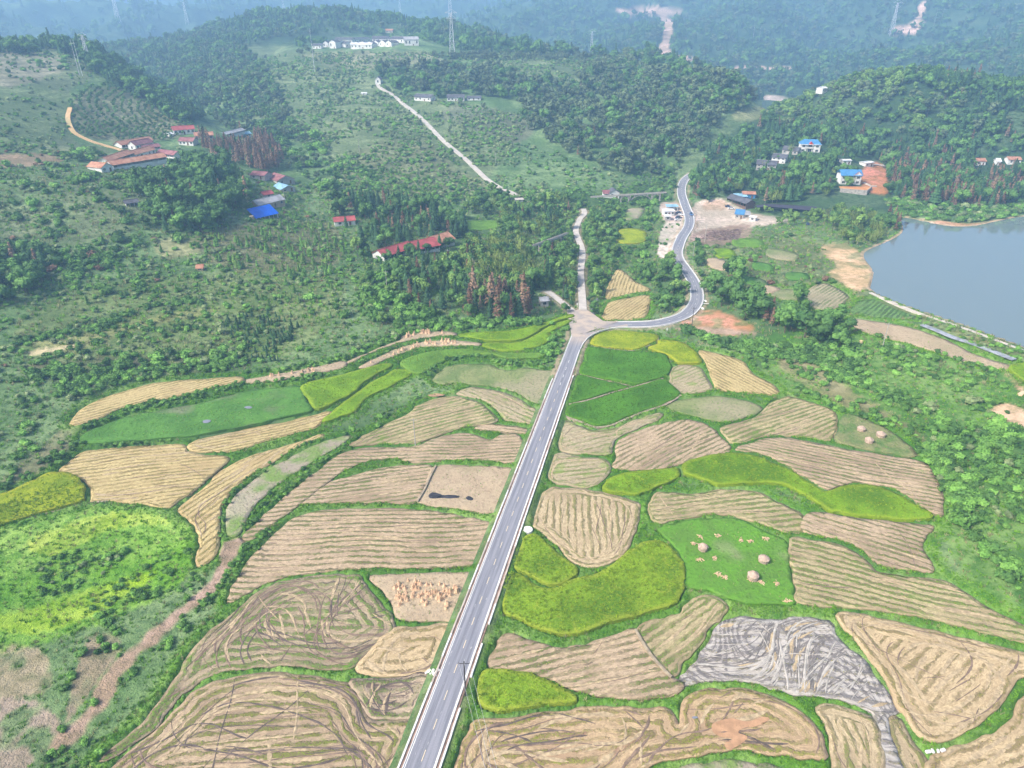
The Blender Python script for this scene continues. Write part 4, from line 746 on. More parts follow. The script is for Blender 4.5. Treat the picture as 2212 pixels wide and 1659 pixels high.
# ruts and drag marks left by the harvester: real strips pressed into or thrown up on the mud
M['rut_dark'] = plain("wet_dark_rut", (.13, .10, .085), .6, .35, .8); M['rut_brown'] = plain("brown_rut", (.22, .155, .115), .8, .35, .8); M['rut_grey'] = plain("grey_mud_rut", (.20, .18, .165), .6, .35, .8); M['rut_pale'] = plain("pale_grey_mud_crest", (.44, .405, .36), .8, .25, .8); M['straw_row'] = plain("thrown_straw_row", (.44, .34, .21), .9, .35, 1.2)
def flow(f):
    if 'flow' in f: return f['flow']
    P = f['P'][:, :2]; st = 1.5; xs = np.arange(P[:, 0].min() - 2, P[:, 0].max() + 3, st); ys = np.arange(P[:, 1].min() - 2, P[:, 1].max() + 3, st); X, Y = np.meshgrid(xs, ys, indexing='ij')
    lin, _ = row_coords(f, X, Y); e = dist_line(P, X, Y, True); hd = HEADS[MNAME[f['mat']]][0] if MNAME[f['mat']] in HEADS else 0; e = blur(e, 3); hw_ = (1 - sstep(hd, hd + 3, e)) if hd > 0 else e * 0
    gl = np.stack(np.gradient(lin, st), -1); ge = np.stack(np.gradient(e, st), -1); a1 = np.arctan2(gl[..., 1], gl[..., 0]) * 2; a2 = np.arctan2(ge[..., 1], ge[..., 0]) * 2
    c = np.cos(a1) * (1 - hw_) + np.cos(a2) * hw_; s_ = np.sin(a1) * (1 - hw_) + np.sin(a2) * hw_
    if f['mat'] in ('st_grey', 'st_mess', 'st_dark', 'st_orange'):
        w_ = (fbm(X / 22, Y / 22, 2, int(f['seed']) + 3) - .5) * (4.5 if f['mat'] != 'st_orange' else 3); c, s_ = c * np.cos(2 * w_) - s_ * np.sin(2 * w_), c * np.sin(2 * w_) + s_ * np.cos(2 * w_)
    f['flow'] = (xs[0], ys[0], st, np.arctan2(blur(s_, 2), blur(c, 2)) / 2 + math.pi / 2); return f['flow']
def ruts(f, n_, mat, wid=(.2, .45), curve=.03, spread=.5, seg=(8, 50), pair=.0, dz=.03, seed=0, base=None, region=None):
    fx0, fy0, fst, FA = flow(f)
    def ang(x, y): return float(FA[min(max(int((x - fx0) / fst), 0), FA.shape[0] - 1), min(max(int((y - fy0) / fst), 0), FA.shape[1] - 1)])
    rng = random.Random(seed + int(f['seed'] * 10)); P = f['P'][:, :2]; vv = []; ff = []; cx, cy_ = P.mean(0); done = 0; tries = 0
    while done < n_ and tries < n_ * 12:
        tries += 1; x = rng.uniform(P[:, 0].min(), P[:, 0].max()); y = rng.uniform(P[:, 1].min(), P[:, 1].max())
        if not inside(P, np.array([x]), np.array([y]))[0]: continue
        sg = math.pi if rng.random() < .5 else 0; cross = rng.random() < .10 * spread / .3; ofs = rng.gauss(0, spread * .3) if not cross else rng.gauss(0, .9); L = rng.uniform(*seg) * (.7 if cross else 1); step = 1.2; pts = []; ph = rng.uniform(0, 6); a = ang(x, y) + sg + ofs
        for i in range(int(L / step)):
            pts.append((x, y)); t_ = ang(x, y) + ofs
            da = (t_ - a + math.pi / 2) % math.pi - math.pi / 2; a += np.clip(da, -.22, .22) * (.8 if not cross else .15) + .06 * math.sin(i * .5 + ph); x += math.cos(a) * step; y += math.sin(a) * step
        pts = np.array(pts)
        if len(pts) < 4: continue
        ok = inside(P, pts[:, 0], pts[:, 1]) & (dist_line(P[::2], pts[:, 0], pts[:, 1], True) > .5)
        if not ok[0]: continue
        e_ = len(ok) if ok.all() else int(np.argmin(ok)); pts = pts[:e_]
        if len(pts) < 4: continue
        done += 1; w0 = rng.uniform(*wid); t = np.gradient(pts, axis=0); t /= np.linalg.norm(t, axis=1)[:, None] + 1e-9; nn = np.stack([-t[:, 1], t[:, 0]], -1)
        for off in ((-pair / 2, pair / 2) if pair else (0,)):
            c = pts + nn * off; ww = w0 * .5 * np.array([rng.uniform(.45, 1.3) for _ in c]); ww[0] = ww[-1] = .03; l_ = c + nn * ww[:, None]; r_ = c - nn * ww[:, None]; z = fz(f, c[:, 0], c[:, 1]) + (fbm(c[:, 0] / 3.5, c[:, 1] / 3.5, 2, 7) - .5) * .16 + dz + .02
            b = len(vv); m_ = len(c); vv += [(*l_[i], z[i] - .01) for i in range(m_)] + [(*c[i], z[i] + dz) for i in range(m_)] + [(*r_[i], z[i] - .01) for i in range(m_)]
            for i in range(m_ - 1): ff += [(b + i, b + m_ + i, b + m_ + i + 1, b + i + 1), (b + m_ + i, b + 2 * m_ + i, b + 2 * m_ + i + 1, b + m_ + i + 1)]
    if vv: o = mesh_obj("wheel_ruts", vv, ff, M[mat], f['obj']); tag(o, kind='stuff')
for f in F:
    k_ = f['mat']; A_ = abs(np.sum(f['P'][:, 0] * np.roll(f['P'][:, 1], -1) - f['P'][:, 1] * np.roll(f['P'][:, 0], -1))) / 2
    if f['r'] > 230 or f['kind'] != 'stubble': continue
    n_ = A_ / 100.0
    if k_ == 'st_mess': ruts(f, int(n_ * 4.5), 'rut_brown', (.15, .45), .05, .7, (5, 35), 0, seed=1); ruts(f, int(n_ * 1.2), 'rut_dark', (.15, .4), .05, .5, (8, 40), 1.4, seed=2); ruts(f, int(n_ * 2.5), 'straw_row', (.3, .7), .03, .4, (5, 25), 0, seed=3)
    elif k_ == 'st_dark': ruts(f, int(n_ * 7), 'rut_dark', (.2, .6), .10, .6, (4, 20), 0, seed=1); ruts(f, int(n_ * 4), 'straw_row', (.3, .8), .08, .4, (4, 14), 0, seed=3)
    elif k_ == 'st_big': ruts(f, int(n_ * 2.2), 'rut_dark', (.15, .4), .03, .8, (8, 50), 0, seed=1); ruts(f, int(n_ * 1.0), 'rut_brown', (.15, .4), .03, .3, (12, 60), 1.5, seed=2); ruts(f, int(n_ * 2.0), 'straw_row', (.4, .9), .02, .3, (6, 30), 0, seed=3)
    elif k_ == 'st_grey': ruts(f, int(n_ * 9), 'rut_grey', (.15, .5), .05, .45, (6, 40), 0, seed=1); ruts(f, int(n_ * 7), 'rut_pale', (.15, .5), .04, .5, (6, 34), 0, seed=2, dz=.06); ruts(f, int(n_ * 2), 'straw_row', (.4, 1.1), .04, .4, (4, 12), 0, seed=3)
    elif k_ == 'st_orange': ruts(f, int(n_ * 3.5), 'rut_brown', (.2, .6), .05, .7, (5, 30), 0, seed=1); ruts(f, int(n_ * 1.2), 'rut_dark', (.2, .5), .05, .6, (5, 25), 0, seed=4); ruts(f, int(n_ * 2.5), 'straw_row', (.4, 1.0), .03, .5, (5, 24), 0, seed=3)
    elif k_ == 'st_tan': ruts(f, int(n_ * 2.2), 'rut_brown', (.15, .4), .03, .5, (6, 36), 0, seed=1); ruts(f, int(n_ * 4), 'straw_row', (.4, 1.1), .03, .4, (5, 24), 0, seed=3)
    else: ruts(f, int(n_ * .8), 'rut_brown', (.12, .3), .03, .35, (6, 30), 0, seed=1); ruts(f, int(n_ * 1.8), 'straw_row', (.3, .7), .02, .2, (6, 30), 0, seed=3)

# ---------------------------------------------------------------- lake
lk = LAKE[:, :2]; mesh_o = mesh_obj("lake", [(x, y, LAKE_Z) for x, y in lk], [tuple(range(len(lk)))], M['water']); tag(mesh_o, kind='structure')
bm = bmesh.new(); bm.from_mesh(mesh_o.data); bmesh.ops.triangulate(bm, faces=bm.faces[:]); bm.to_mesh(mesh_o.data); bm.free()
for p_ in mesh_o.data.polygons:
    if p_.normal.z < 0: mesh_o.data.flip_normals(); break

# ---------------------------------------------------------------- roads
def offs(line, d):
    t = np.gradient(line[:, :2], axis=0); t /= np.linalg.norm(t, axis=1)[:, None] + 1e-9; nn = np.stack([-t[:, 1], t[:, 0]], -1)   # left
    o = line.copy(); o[:, :2] += nn * np.asarray(d).reshape(-1, 1) if np.ndim(d) else nn * d; return o
def ribbon(name, line, d0, d1, z=0.0, thick=0.0, mat=None, parent=None, dust=None):
    a = offs(line, d0); b = offs(line, d1); n_ = len(line); a[:, 2] += z; b[:, 2] += z
    v = np.vstack([a, b]); fs = [(i, i + 1, n_ + i + 1, n_ + i) for i in range(n_ - 1)]
    if thick:
        lo = v.copy(); lo[:, 2] -= thick; v = np.vstack([v, lo]); k2 = 2 * n_
        fs += [(i + 1, i, k2 + i, k2 + i + 1) for i in range(n_ - 1)] + [(n_ + i, n_ + i + 1, k2 + n_ + i + 1, k2 + n_ + i) for i in range(n_ - 1)] + [(0, n_, k2 + n_, k2), (n_ - 1, k2 + n_ - 1, k2 + 2 * n_ - 1, 2 * n_ - 1)]
    o = mesh_obj(name, v, fs, mat, parent)
    s = np.concatenate([[0], np.cumsum(np.linalg.norm(np.diff(line[:, :2], axis=0), axis=1))]); s2 = np.concatenate([s, s]); ac = np.concatenate([np.full(n_, d0), np.full(n_, d1)]) if not np.ndim(d0) else np.concatenate([d0, d1])
    if thick: s2 = np.concatenate([s2, s2]); ac = np.concatenate([ac, ac])
    attr(o, "along", s2); attr(o, "across", ac); attr(o, "dust", np.zeros(len(v)) if dust is None else np.tile(dust, len(v) // n_))
    return o
def piece(line, s0, s1, step=2.0):
    s = np.concatenate([[0], np.cumsum(np.linalg.norm(np.diff(line[:, :2], axis=0), axis=1))]); t = np.linspace(s0, s1, max(2, int((s1 - s0) / step) + 1))
    return np.stack([np.interp(t, s, line[:, k]) for k in range(3)], -1)
def length(line): return float(np.sum(np.linalg.norm(np.diff(line[:, :2], axis=0), axis=1)))
HWA = 2.65
M['bund_earth'] = plain("pale_trodden_earth", (.34, .28, .20), .9, .3, 1.0)
for bl, wd in ((T(1, 1, [(1548, 768), (1650, 794), (1790, 822), (1880, 846)]), .35), (T(1, 1, [(1476, 962), (1600, 935), (1750, 888), (1870, 855), (1990, 822), (2085, 795)]), .6), (T(1, 1, [(1450, 1040), (1560, 1080), (1650, 1112), (1750, 1098), (1850, 1056), (1950, 1016), (2100, 963), (2200, 903)]), .9),
               (T(1, 1, [(1600, 582), (1750, 605), (1900, 615), (1990, 583), (2045, 560), (2055, 530)]), .4), (T(1, 1, [(505, 1355), (560, 1480), (490, 1600)]), .0), (T(1, 1, [(612, 1358), (575, 1430), (540, 1510), (492, 1590)]), .5), (T(0, 1, [(0, 1730), (200, 1690), (400, 1645), (560, 1605), (700, 1590)]), .6),
               (T(1, 2, [(1905, 760), (1950, 840), (2010, 930), (2080, 1010), (2140, 1070)]), .5)):
    if not wd: continue
    B_ = resample(unproj(smooth_open(bl, 5), 0), 1.5); B_[:, 2] = np.array([base_h(q[0], q[1]) for q in B_]) + .12; o = ribbon("earth_bund", B_, wd / 2, -wd / 2, .08, .8, M['bund_earth']); tag(o, kind='structure')
# the junction's flare: one surface shared by both roads
LA = length(ROAD_A); LB = length(ROAD_B)
sA = np.linspace(0, 1, len(ROAD_A)); dA = sstep(.93, 1.0, sA) * .9
road = ribbon("road", ROAD_A, HWA, -HWA, 0, .25, M['asphalt'], None, dA); tag(road, kind='structure')
sB = np.arange(len(ROAD_B)) / (len(ROAD_B) - 1.0); dB = (1 - sstep(.02, .07, sB)) * .8 + (np.exp(-((sB - .42) / .05) ** 2)) * .25
roadb = ribbon("road", ROAD_B, 2.9, -2.9, -.012, .25, M['asphalt'], None, dB); tag(roadb, kind='structure')
J = ROAD_A[-1]; tA = (ROAD_A[-1] - ROAD_A[-3])[:2]; tA /= np.linalg.norm(tA); tB = (ROAD_B[9] - ROAD_B[6])[:2]; tB /= np.linalg.norm(tB)
def P2(line, i, d): q = offs(line, d); return q[i]
# corner fillet between the straight's right edge and the branch's near edge
fa = P2(ROAD_A, -8, -HWA); fb = P2(ROAD_B, 8, -2.9)
def isect(p, d, q, e):
    k_ = ((q[0] - p[0]) * e[1] - (q[1] - p[1]) * e[0]) / (d[0] * e[1] - d[1] * e[0]); return np.array([p[0] + d[0] * k_, p[1] + d[1] * k_])
cX = isect(fa, tA, fb, tB)
cur = [(1 - t) ** 2 * fa[:2] + 2 * t * (1 - t) * cX + t * t * fb[:2] for t in np.linspace(0, 1, 9)]
vt = [(p[0], p[1], .992 + .002) for p in cur] + [(J[0], J[1], .994), (float(ROAD_A[-8][0]), float(ROAD_A[-8][1]), .994), (float(ROAD_B[8][0]), float(ROAD_B[8][1]), .990)]
o = mesh_obj("road_junction", vt, [(9, 10, 0, 1)] + [(9, i, i + 1) for i in range(1, 7)] + [(9, 7, 8, 11)], M['asphalt']); tag(o, kind='structure')
attr(o, "dust", [.6] * len(vt)); attr(o, "along", [200.0] * len(vt)); attr(o, "across", [1.0] * len(vt))
corner_kerb = np.array([(p[0], p[1], 1.0) for p in cur])
# far side apron to the lanes
fc0 = P2(ROAD_A, -2, HWA); fc1 = P2(ROAD_B, 7, 2.9); lc = P2(LANE_C, 3, -1.9); lc2 = P2(LANE_C, 3, 1.9); ld = P2(LANE_D, 3, -1.7); ld2 = P2(LANE_D, 4, 1.7)
ap = [J, fc1, P2(ROAD_B, 5, 4.2), lc, lc2, ld, ld2, fc0]
vt = [(float(p[0]), float(p[1]), .996) for p in ap]
o = mesh_obj("junction_apron", vt, [(0, 1, 2, 3), (0, 3, 4), (0, 4, 5), (0, 5, 6), (0, 6, 7)], M['asphalt']); tag(o, kind='structure')
attr(o, "dust", [.8, .6, .9, 1, 1, 1, 1, .6]); attr(o, "along", [200.0] * len(vt)); attr(o, "across", [1.0] * len(vt))
ln = ribbon("concrete_lane", LANE_C, 1.8, -1.8, .03, .2, M['concrete']); tag(ln, kind='structure')
ln = ribbon("concrete_lane", LANE_D, 1.6, -1.6, .02, .2, M['concrete']); tag(ln, kind='structure')
# painted lines and dashes belong to the road
for d in (HWA - .25, -HWA + .10):
    l_ = ribbon("edge_line", piece(ROAD_A, 0, LA - (2 if d > 0 else 15), 4), d + .15, d, .006, 0, M['paint'], road)
dash = None; s0 = (84 * .0) + 3.0
s = s0
while s < LA - 22:
    o = ribbon("lane_dash", piece(ROAD_A, s, s + 2.2, 2.2), .07, -.07, .008, 0, M['yellow_paint'] if s < 150 else M['paint'], road); s += 6.3
s = 24
while s < LB - 10:
    o = ribbon("lane_dash", piece(ROAD_B, s, s + 2.2, 2.2), .06, -.06, .010, 0, M['paint'], roadb); s += 6.3
for d in (2.75, -2.63):
    ribbon("edge_line", piece(ROAD_B, 18 if d > 0 else 20, LB - 1, 3), d + .1, d - .1, .008, 0, M['paint'], roadb)
# kerbs: slabs laid end to end, each a piece of its own
def kerb_run(line, d, w, h, s0, s1, L, mat, parent, name="kerb_slab", gap=.06, jitter=0.04, skip=()):
    s = s0; k_ = 0
    while s + .5 < s1:
        e_ = min(s + L * random.uniform(.75, 1.25), s1)
        if k_ not in skip:
            j = random.uniform(-jitter, jitter); q = piece(line, s, e_ - gap, 3.0)
            ribbon(name, q, d + w / 2 + j, d - w / 2 + j, h + random.uniform(-.02, .02), h + .35, random.choice(mat) if isinstance(mat, list) else mat, parent)
        s = e_; k_ += 1
kerb_run(ROAD_A, HWA + .09, .16, .14, 0, LA - 1, 9, M['kerb'], road, gap=.03, jitter=0.0)
kerb_run(ROAD_A, -HWA - .09, .16, .14, 0, LA - 15, 9, M['kerb'], road, gap=.03, jitter=0.0)
for d in (HWA + .42, -HWA - .42): ribbon("earth_channel", piece(ROAD_A, 0, LA - 30, 4), d + .24, d - .24, -.06, .3, M['channel'], road)
kerb_run(ROAD_A, HWA + .86, .34, .16, 0, LA - 42, 7, [M['kerb'], M['kerb'], M['kerb_old']], road, name="outer_kerb_slab")
kerb_run(ROAD_A, -HWA - .86, .34, .16, 0, LA - 38, 7, [M['kerb'], M['kerb'], M['kerb_old']], road, name="outer_kerb_slab", skip=(3, 5))
kerb_run(ROAD_B, 3.05, .28, .2, 20, LB - 1, 12, M['kerb'], roadb, gap=.02, jitter=0)
kerb_run(ROAD_B, -3.05, .28, .2, 22, LB - 1, 12, M['kerb'], roadb, gap=.02, jitter=0)
kerb_run(corner_kerb, -.12, .26, .2, 0, length(corner_kerb), 6, M['kerb'], road, gap=.02, jitter=0)
ribbon("dirt_path", HILL_PATH, 1.9, -1.9, .7, 1.2, M['concrete']); tag(bpy.data.objects[-1] if 0 else COL.objects[-1], kind='structure')
pth = ribbon("dirt_path", ORCH_PATH, 1.5, -1.5, .5, 1.0, M['sand']); tag(pth, kind='structure')
for pl, wd, mt in (([(505, 300), (522, 330)], .8, 'sand'),): pass
# ---------------------------------------------------------------- buildings and other built things
def Q(ox, oy, k, pts): return [(ox / 1.82278 + x / k, oy / 1.82278 + y / k) for x, y in pts]
Q1 = lambda *p: Q(340, 470, 4.800, p); Q2 = lambda *p: Q(2560, 620, 7.467, p); Q3 = lambda *p: Q(2900, 500, 5.760, p); Q4 = lambda *p: Q(1180, 100, 5.169, p); Q5 = lambda *p: Q(2120, 1140, 5.449, p); Q6 = lambda *p: Q(1500, 2500, 5.772, p)
M['wall_white'] = plain("whitewashed_wall", (.74, .73, .70), .85, .18, .4)
M['wall_grey'] = plain("grey_render_wall", (.42, .40, .37), .9, .25, .4)
M['wall_mud'] = plain("mud_brick_wall", (.50, .38, .26), .9, .25, .4)
M['roof_terra'] = plain("weathered_clay_tiles", (.46, .20, .13), .85, .3, .45, (.56, .31, .2), bump=.05)
M['roof_red'] = plain("red_sheet_roof", (.38, .085, .085), .6, .3, .35)
M['roof_maroon'] = plain("maroon_tiles", (.27, .10, .115), .8, .3, .4, (.36, .17, .17))
M['roof_dark'] = plain("dark_grey_tiles", (.105, .105, .125), .85, .35, .4)
M['roof_grey'] = plain("grey_fibre_cement_roof", (.36, .36, .38), .85, .3, .35)
M['roof_blue'] = plain("blue_glazed_roof", (.07, .23, .45), .45, .2, .5)
M['roof_lblue'] = plain("pale_blue_sheet_roof", (.27, .48, .62), .5, .25, .3)
M['roof_white'] = plain("white_sheet_roof", (.72, .72, .73), .6, .15, .3)
M['blue_tarp'] = plain("bright_blue_sheet", (.005, .11, .62), .5, .12, .5)
M['glass'] = plain("dark_window_glass", (.035, .045, .06), .15, .2, 1.0, spec=.5)
M['frame'] = plain("pale_window_frame", (.62, .62, .60), .6, .1, 1.0)
M['door'] = plain("brown_door", (.17, .09, .05), .7, .2, 1.0)
M['redtrim'] = plain("red_trim", (.50, .06, .05), .6, .2, 1.0)
M['stone'] = plain("grey_stone_masonry", (.40, .37, .33), .9, .35, .9, (.55, .51, .46), bump=.05)
M['wood'] = plain("weathered_timber", (.16, .10, .07), .85, .35, 1.5)
M['steel'] = plain("galvanised_steel", (.62, .63, .66), .5, .1, 1.0)
M['pole'] = plain("concrete_pole", (.42, .40, .37), .85, .15, 1.0)
M['pole_dark'] = plain("dark_steel_pole", (.07, .06, .06), .6, .15, 1.0)
M['straw'] = plain("dry_straw", (.72, .48, .30), .95, .2, 3.0, (.85, .62, .42))
M['hay'] = plain("weathered_hay", (.50, .36, .28), .95, .25, 2.5, (.62, .48, .38), bump=.08)
M['net'] = plain("black_shade_net", (.055, .05, .075), .9, .2, .3)
FOOT = [(float(q[0]), float(q[1]), 3.2) for q in np.vstack([HILL_PATH[::2], ORCH_PATH[::2]])]          # places kept clear of trees: x, y, radius
def gable_roof(L, D, h, rh, ov=.5, th=.12, x0=0.0, hip=0.0):
    m = MB(); xa, xb = x0 - ov, x0 + L + ov; ya, yb = -ov, D + ov; s = rh / (D / 2); zo = h - ov * s; zr = h + rh; ym = D / 2; hp = hip
    for (y_e, sg) in ((ya, 1), (yb, -1)):
        v = [(xa, y_e, zo), (xb, y_e, zo), (xb - hp, ym, zr), (xa + hp, ym, zr)]
        top = [(a, b, c + th) for a, b, c in v]
        m.add(top + v, [(0, 1, 2, 3), (7, 6, 5, 4), (0, 4, 5, 1), (1, 5, 6, 2), (3, 7, 4, 0)] if sg > 0 else [(3, 2, 1, 0), (4, 5, 6, 7), (1, 5, 4, 0), (2, 6, 5, 1), (0, 4, 7, 3)])
    if hp:
        for xe, xr in ((xa, xa + hp), (xb, xb - hp)):
            v = [(xe, ya, zo + th), (xe, yb, zo + th), (xr, ym, zr + th)]; m.add(v, [(0, 1, 2) if xe > xr else (2, 1, 0)])
    return m
def gable_walls(L, D, h, rh, x0=0.0, base=-2.0, gables=True):
    m = MB(); m.add([(x0, 0, base), (x0 + L, 0, base), (x0 + L, D, base), (x0, D, base), (x0, 0, h), (x0 + L, 0, h), (x0 + L, D, h), (x0, D, h), (x0, D / 2, h + rh), (x0 + L, D / 2, h + rh)],
                     [(0, 1, 5, 4), (2, 3, 7, 6), (1, 2, 6, 9, 5), (3, 0, 4, 8, 7), (0, 3, 2, 1)] if gables else [(0, 1, 5, 4), (2, 3, 7, 6), (1, 2, 6, 5), (3, 0, 4, 7), (0, 3, 2, 1), (4, 5, 6, 7)])
    return m
_win = {}
def window(parent, x, y, z, w, h, face='f', frame=True):
    """a window whose frame stands a little proud of the wall, pane set in it"""
    key = (round(w, 2), round(h, 2))
    if key not in _win:
        a = MB(); a.box(-w / 2 - .08, w / 2 + .08, -.07, .02, -.10, 0); a.box(-w / 2 - .08, w / 2 + .08, -.07, .02, h, h + .08); a.box(-w / 2 - .08, -w / 2, -.07, .02, 0, h); a.box(w / 2, w / 2 + .08, -.07, .02, 0, h); a.box(-.03, .03, -.06, .02, 0, h)
        b = MB(); b.box(-w / 2, w / 2, -.03, .02, 0, h)
        _win[key] = (a.mesh("window", M['frame']), b.mesh("pane", M['glass']))
    fr, pn = _win[key]; f = link("window", fr, parent, (x, y, z), {'f': 0, 'r': math.pi / 2, 'l': -math.pi / 2, 'b': math.pi}[face]); link("pane", pn, f)
    return f
def site(a, b, depth, flip=False, z=None):
    pa, pb = place(*a), place(*b)
    if abs(math.hypot(pa[0], pa[1]) / math.hypot(pb[0], pb[1]) - 1) > .06:
        lo_, hi_ = sorted((pa, pb), key=lambda q: math.hypot(q[0], q[1])); pa = on_plane([a], lo_[2])[0]; pb = on_plane([b], lo_[2])[0]
    zz = (pa[2] + pb[2]) / 2 if z is None else z
    ang = math.atan2(pb[1] - pa[1], pb[0] - pa[0]); L = math.hypot(pb[0] - pa[0], pb[1] - pa[1])
    e = (pa[0], pa[1], zz)
    for t in np.linspace(0, 1, max(2, int(L / 5))):
        for s in np.linspace(0, 1, max(2, int(depth / 5))):
            FOOT.append((pa[0] + math.cos(ang) * L * t - math.sin(ang) * depth * s, pa[1] + math.sin(ang) * L * t + math.cos(ang) * depth * s, 4.5))
    return e, ang, L
def house(a, b, depth, h, rh, roof, wall, label, name="house", cat="house", group=None, win=3, storeys=1, across=False, ov=.5, hip=0.0, z=None, gw=0):
    """a, b: where the front wall meets the ground at its left and right end"""
    e, ang, L = site(a, b, depth, z=z); t = empty(name, e, ang); tag(t, label, cat, group)
    if across:     # ridge runs away from the front: build turned by 90 degrees
        w = gable_walls(depth, L, h, rh); w.v = [(L - y, x, z_) for x, y, z_ in w.v]; w.build("wall", M[wall], t)
        r = gable_roof(depth, L, h, rh, ov, hip=hip); r.v = [(L - y, x, z_) for x, y, z_ in r.v]; ro = r.build("roof", M[roof], t)
    else:
        gable_walls(L, depth, h, rh, gables=not hip).build("wall", M[wall], t)
        ro = gable_roof(L, depth, h, rh, ov, hip=hip).build("roof", M[roof], t)
        m = MB(); m.box(-ov + hip, L + ov - hip, depth / 2 - .14, depth / 2 + .14, h + rh + .08, h + rh + .26); m.build("ridge_cap", M['roof_grey'] if roof in ('roof_dark',) else M[roof], ro)
    sh = h / storeys
    for s in range(storeys):
        for i in range(win):
            x = L * (i + .5) / win
            if s == 0 and i == win // 2 and win > 1:
                d = MB(); d.box(x - .6, x + .6, -.06, .02, 0, 2.1); d.build("door", M['door'], t)
            else: window(t, x, 0, s * sh + sh * .35, min(1.5, L / win * .5), sh * .42)
        for i in range(gw): window(t, 0, depth * (i + .5) / gw, s * sh + sh * .35, 1.1, sh * .4, 'l'); window(t, L, depth * (i + .5) / gw, s * sh + sh * .35, 1.1, sh * .4, 'r')
    return t, L
def shed(a, b, depth, h, rh, roof, label, bays=6, wall='wall_white', name="shed", cat="shed", group=None, z=None, low=1.1, mono=False, post='wall_white'):
    """long open-fronted shed: low front wall, posts, gables and back wall under one roof"""
    e, ang, L = site(a, b, depth, z=z); t = empty(name, e, ang); tag(t, label, cat, group)
    m = MB(); m.box(0, L, depth - .24, depth, -1.5, h); m.build("back_wall", M[wall], t)
    if low > 0: m = MB(); m.box(.0, L, 0, .2, -1.5, low); m.build("front_wall", M[wall], t)
    if not mono:
        for x in (0, L - .22):
            m = MB(); m.add([(x, .21, -1.5), (x + .22, .21, -1.5), (x + .22, depth - .25, -1.5), (x, depth - .25, -1.5), (x, .21, h), (x + .22, .21, h), (x + .22, depth - .25, h), (x, depth - .25, h), (x, depth / 2, h + rh), (x + .22, depth / 2, h + rh)],
                         [(0, 1, 5, 4), (2, 3, 7, 6), (1, 2, 6, 9, 5), (3, 0, 4, 8, 7), (4, 5, 9, 8), (6, 7, 8, 9)]); m.build("gable_wall", M[wall], t)
        ro = gable_roof(L, depth, h, rh, .6).build("roof", M[roof], t)
        m = MB(); m.box(-.6, L + .6, depth / 2 - .15, depth / 2 + .15, h + rh + .1, h + rh + .24); m.build("ridge_cap", M[roof], ro)
    else:
        m = MB(); v = [(-.5, -.6, h), (L + .5, -.6, h), (L + .5, depth + .5, h + rh), (-.5, depth + .5, h + rh)]; lo = [(p, q, r - .1) for p, q, r in v]
        m.add(v + lo, [(0, 1, 2, 3), (7, 6, 5, 4), (0, 4, 5, 1), (1, 5, 6, 2), (2, 6, 7, 3), (3, 7, 4, 0)]); m.build("roof", M[roof], t)
    pm = MB(); pm.box(-.13, .13, -.13, .13, -1.5 if low <= 0 else low, h - .05 if not mono else h - .12); pm = pm.mesh("post", M[post])
    for i in range(bays + 1): link("post", pm, t, (min(max(L * i / bays, .15), L - .15), .1, 0))
    return t, L
# farm on the left slope
shed(*Q1((285, 522), (838, 432)), 8, 2.7, 1.8, 'roof_terra', "longest farm shed, low orange tiled roof and white front wall", 12, group="farm sheds on the left slope")
shed(*Q1((243, 462), (500, 412)), 7, 2.9, 1.8, 'roof_terra', "orange tiled farm shed with bushes on its roof, behind the longest shed", 7, group="farm sheds on the left slope")
house(*Q1((520, 415), (728, 382)), 7, 3.8, 2.0, 'roof_terra', 'wall_white', "raised middle barn with orange tiled roof behind the longest farm shed", "barn", "barn", "farm sheds on the left slope", 5)
shed(*Q1((735, 378), (918, 424)), 6, 2.8, 1.7, 'roof_maroon', "purple roofed long shed running down from the raised middle barn", 8, group="farm sheds on the left slope")
house(*Q1((165, 552), (286, 538)), 11, 3.0, 2.0, 'roof_terra', 'wall_white', "small orange roofed farmhouse standing apart at the left end of the farm", group="farm sheds on the left slope", win=2, across=True)
shed(*Q1((372, 302), (700, 262)), 7, 3.0, 1.9, 'roof_terra', "uppermost orange tiled farm shed beside the dirt track", 8, group="farm sheds on the left slope")
house(*Q1((520, 330), (705, 300)), 6.5, 4.2, 2.2, 'roof_maroon', 'wall_white', "white farmhouse with purple roof and gable by the uppermost shed", group="farm sheds on the left slope", win=4, gw=1)
shed(*Q1((605, 332), (775, 318)), 6, 2.3, 1.5, 'roof_maroon', "low maroon lean-to shed in front of the purple roofed farmhouse", 5, group="farm sheds on the left slope")
house(*Q1((912, 162), (1130, 150)), 7, 3.6, 2.2, 'roof_red', 'wall_white', "white farmhouse with red roof and porch below the orchard terraces", win=5, gw=1)
m_ = Q1((862, 182), (905, 172)); house(*m_, 5, 1.8, .8, 'roof_white', 'wall_white', "tiny pale hut left of the red roofed farmhouse", "hut", "hut", win=1)
house(*Q1((962, 262), (1112, 276)), 7, 3.0, 1.9, 'roof_maroon', 'wall_white', "purple roofed white house above the rusty brown trees", win=4)
house(*Q1((1130, 208), (1322, 212)), 7, 3.0, 1.9, 'roof_terra', 'wall_grey', "orange and purple roofed house half hidden by rusty brown trees", win=4)
shed(*Q1((1420, 152), (1655, 180)), 6, 2.4, 1.3, 'roof_grey', "long white shed with pale grey roof above the rusty brown trees", 8)
shed(*Q1((1655, 182), (1712, 178)), 6, 2.4, 1.3, 'roof_lblue', "short pale blue roofed shed at the end of the long white shed", 2)
house(*Q1((1700, 600), (1850, 640)), 9, 2.5, 1.6, 'roof_maroon', 'wall_grey', "sagging maroon roofed house left of the big maroon barn", win=2)
house(*Q1((1985, 672), (2165, 672)), 15, 3.0, 2.4, 'roof_maroon', 'wall_grey', "big maroon roofed barn above the pale blue roof", "barn", "barn", win=2, across=True)
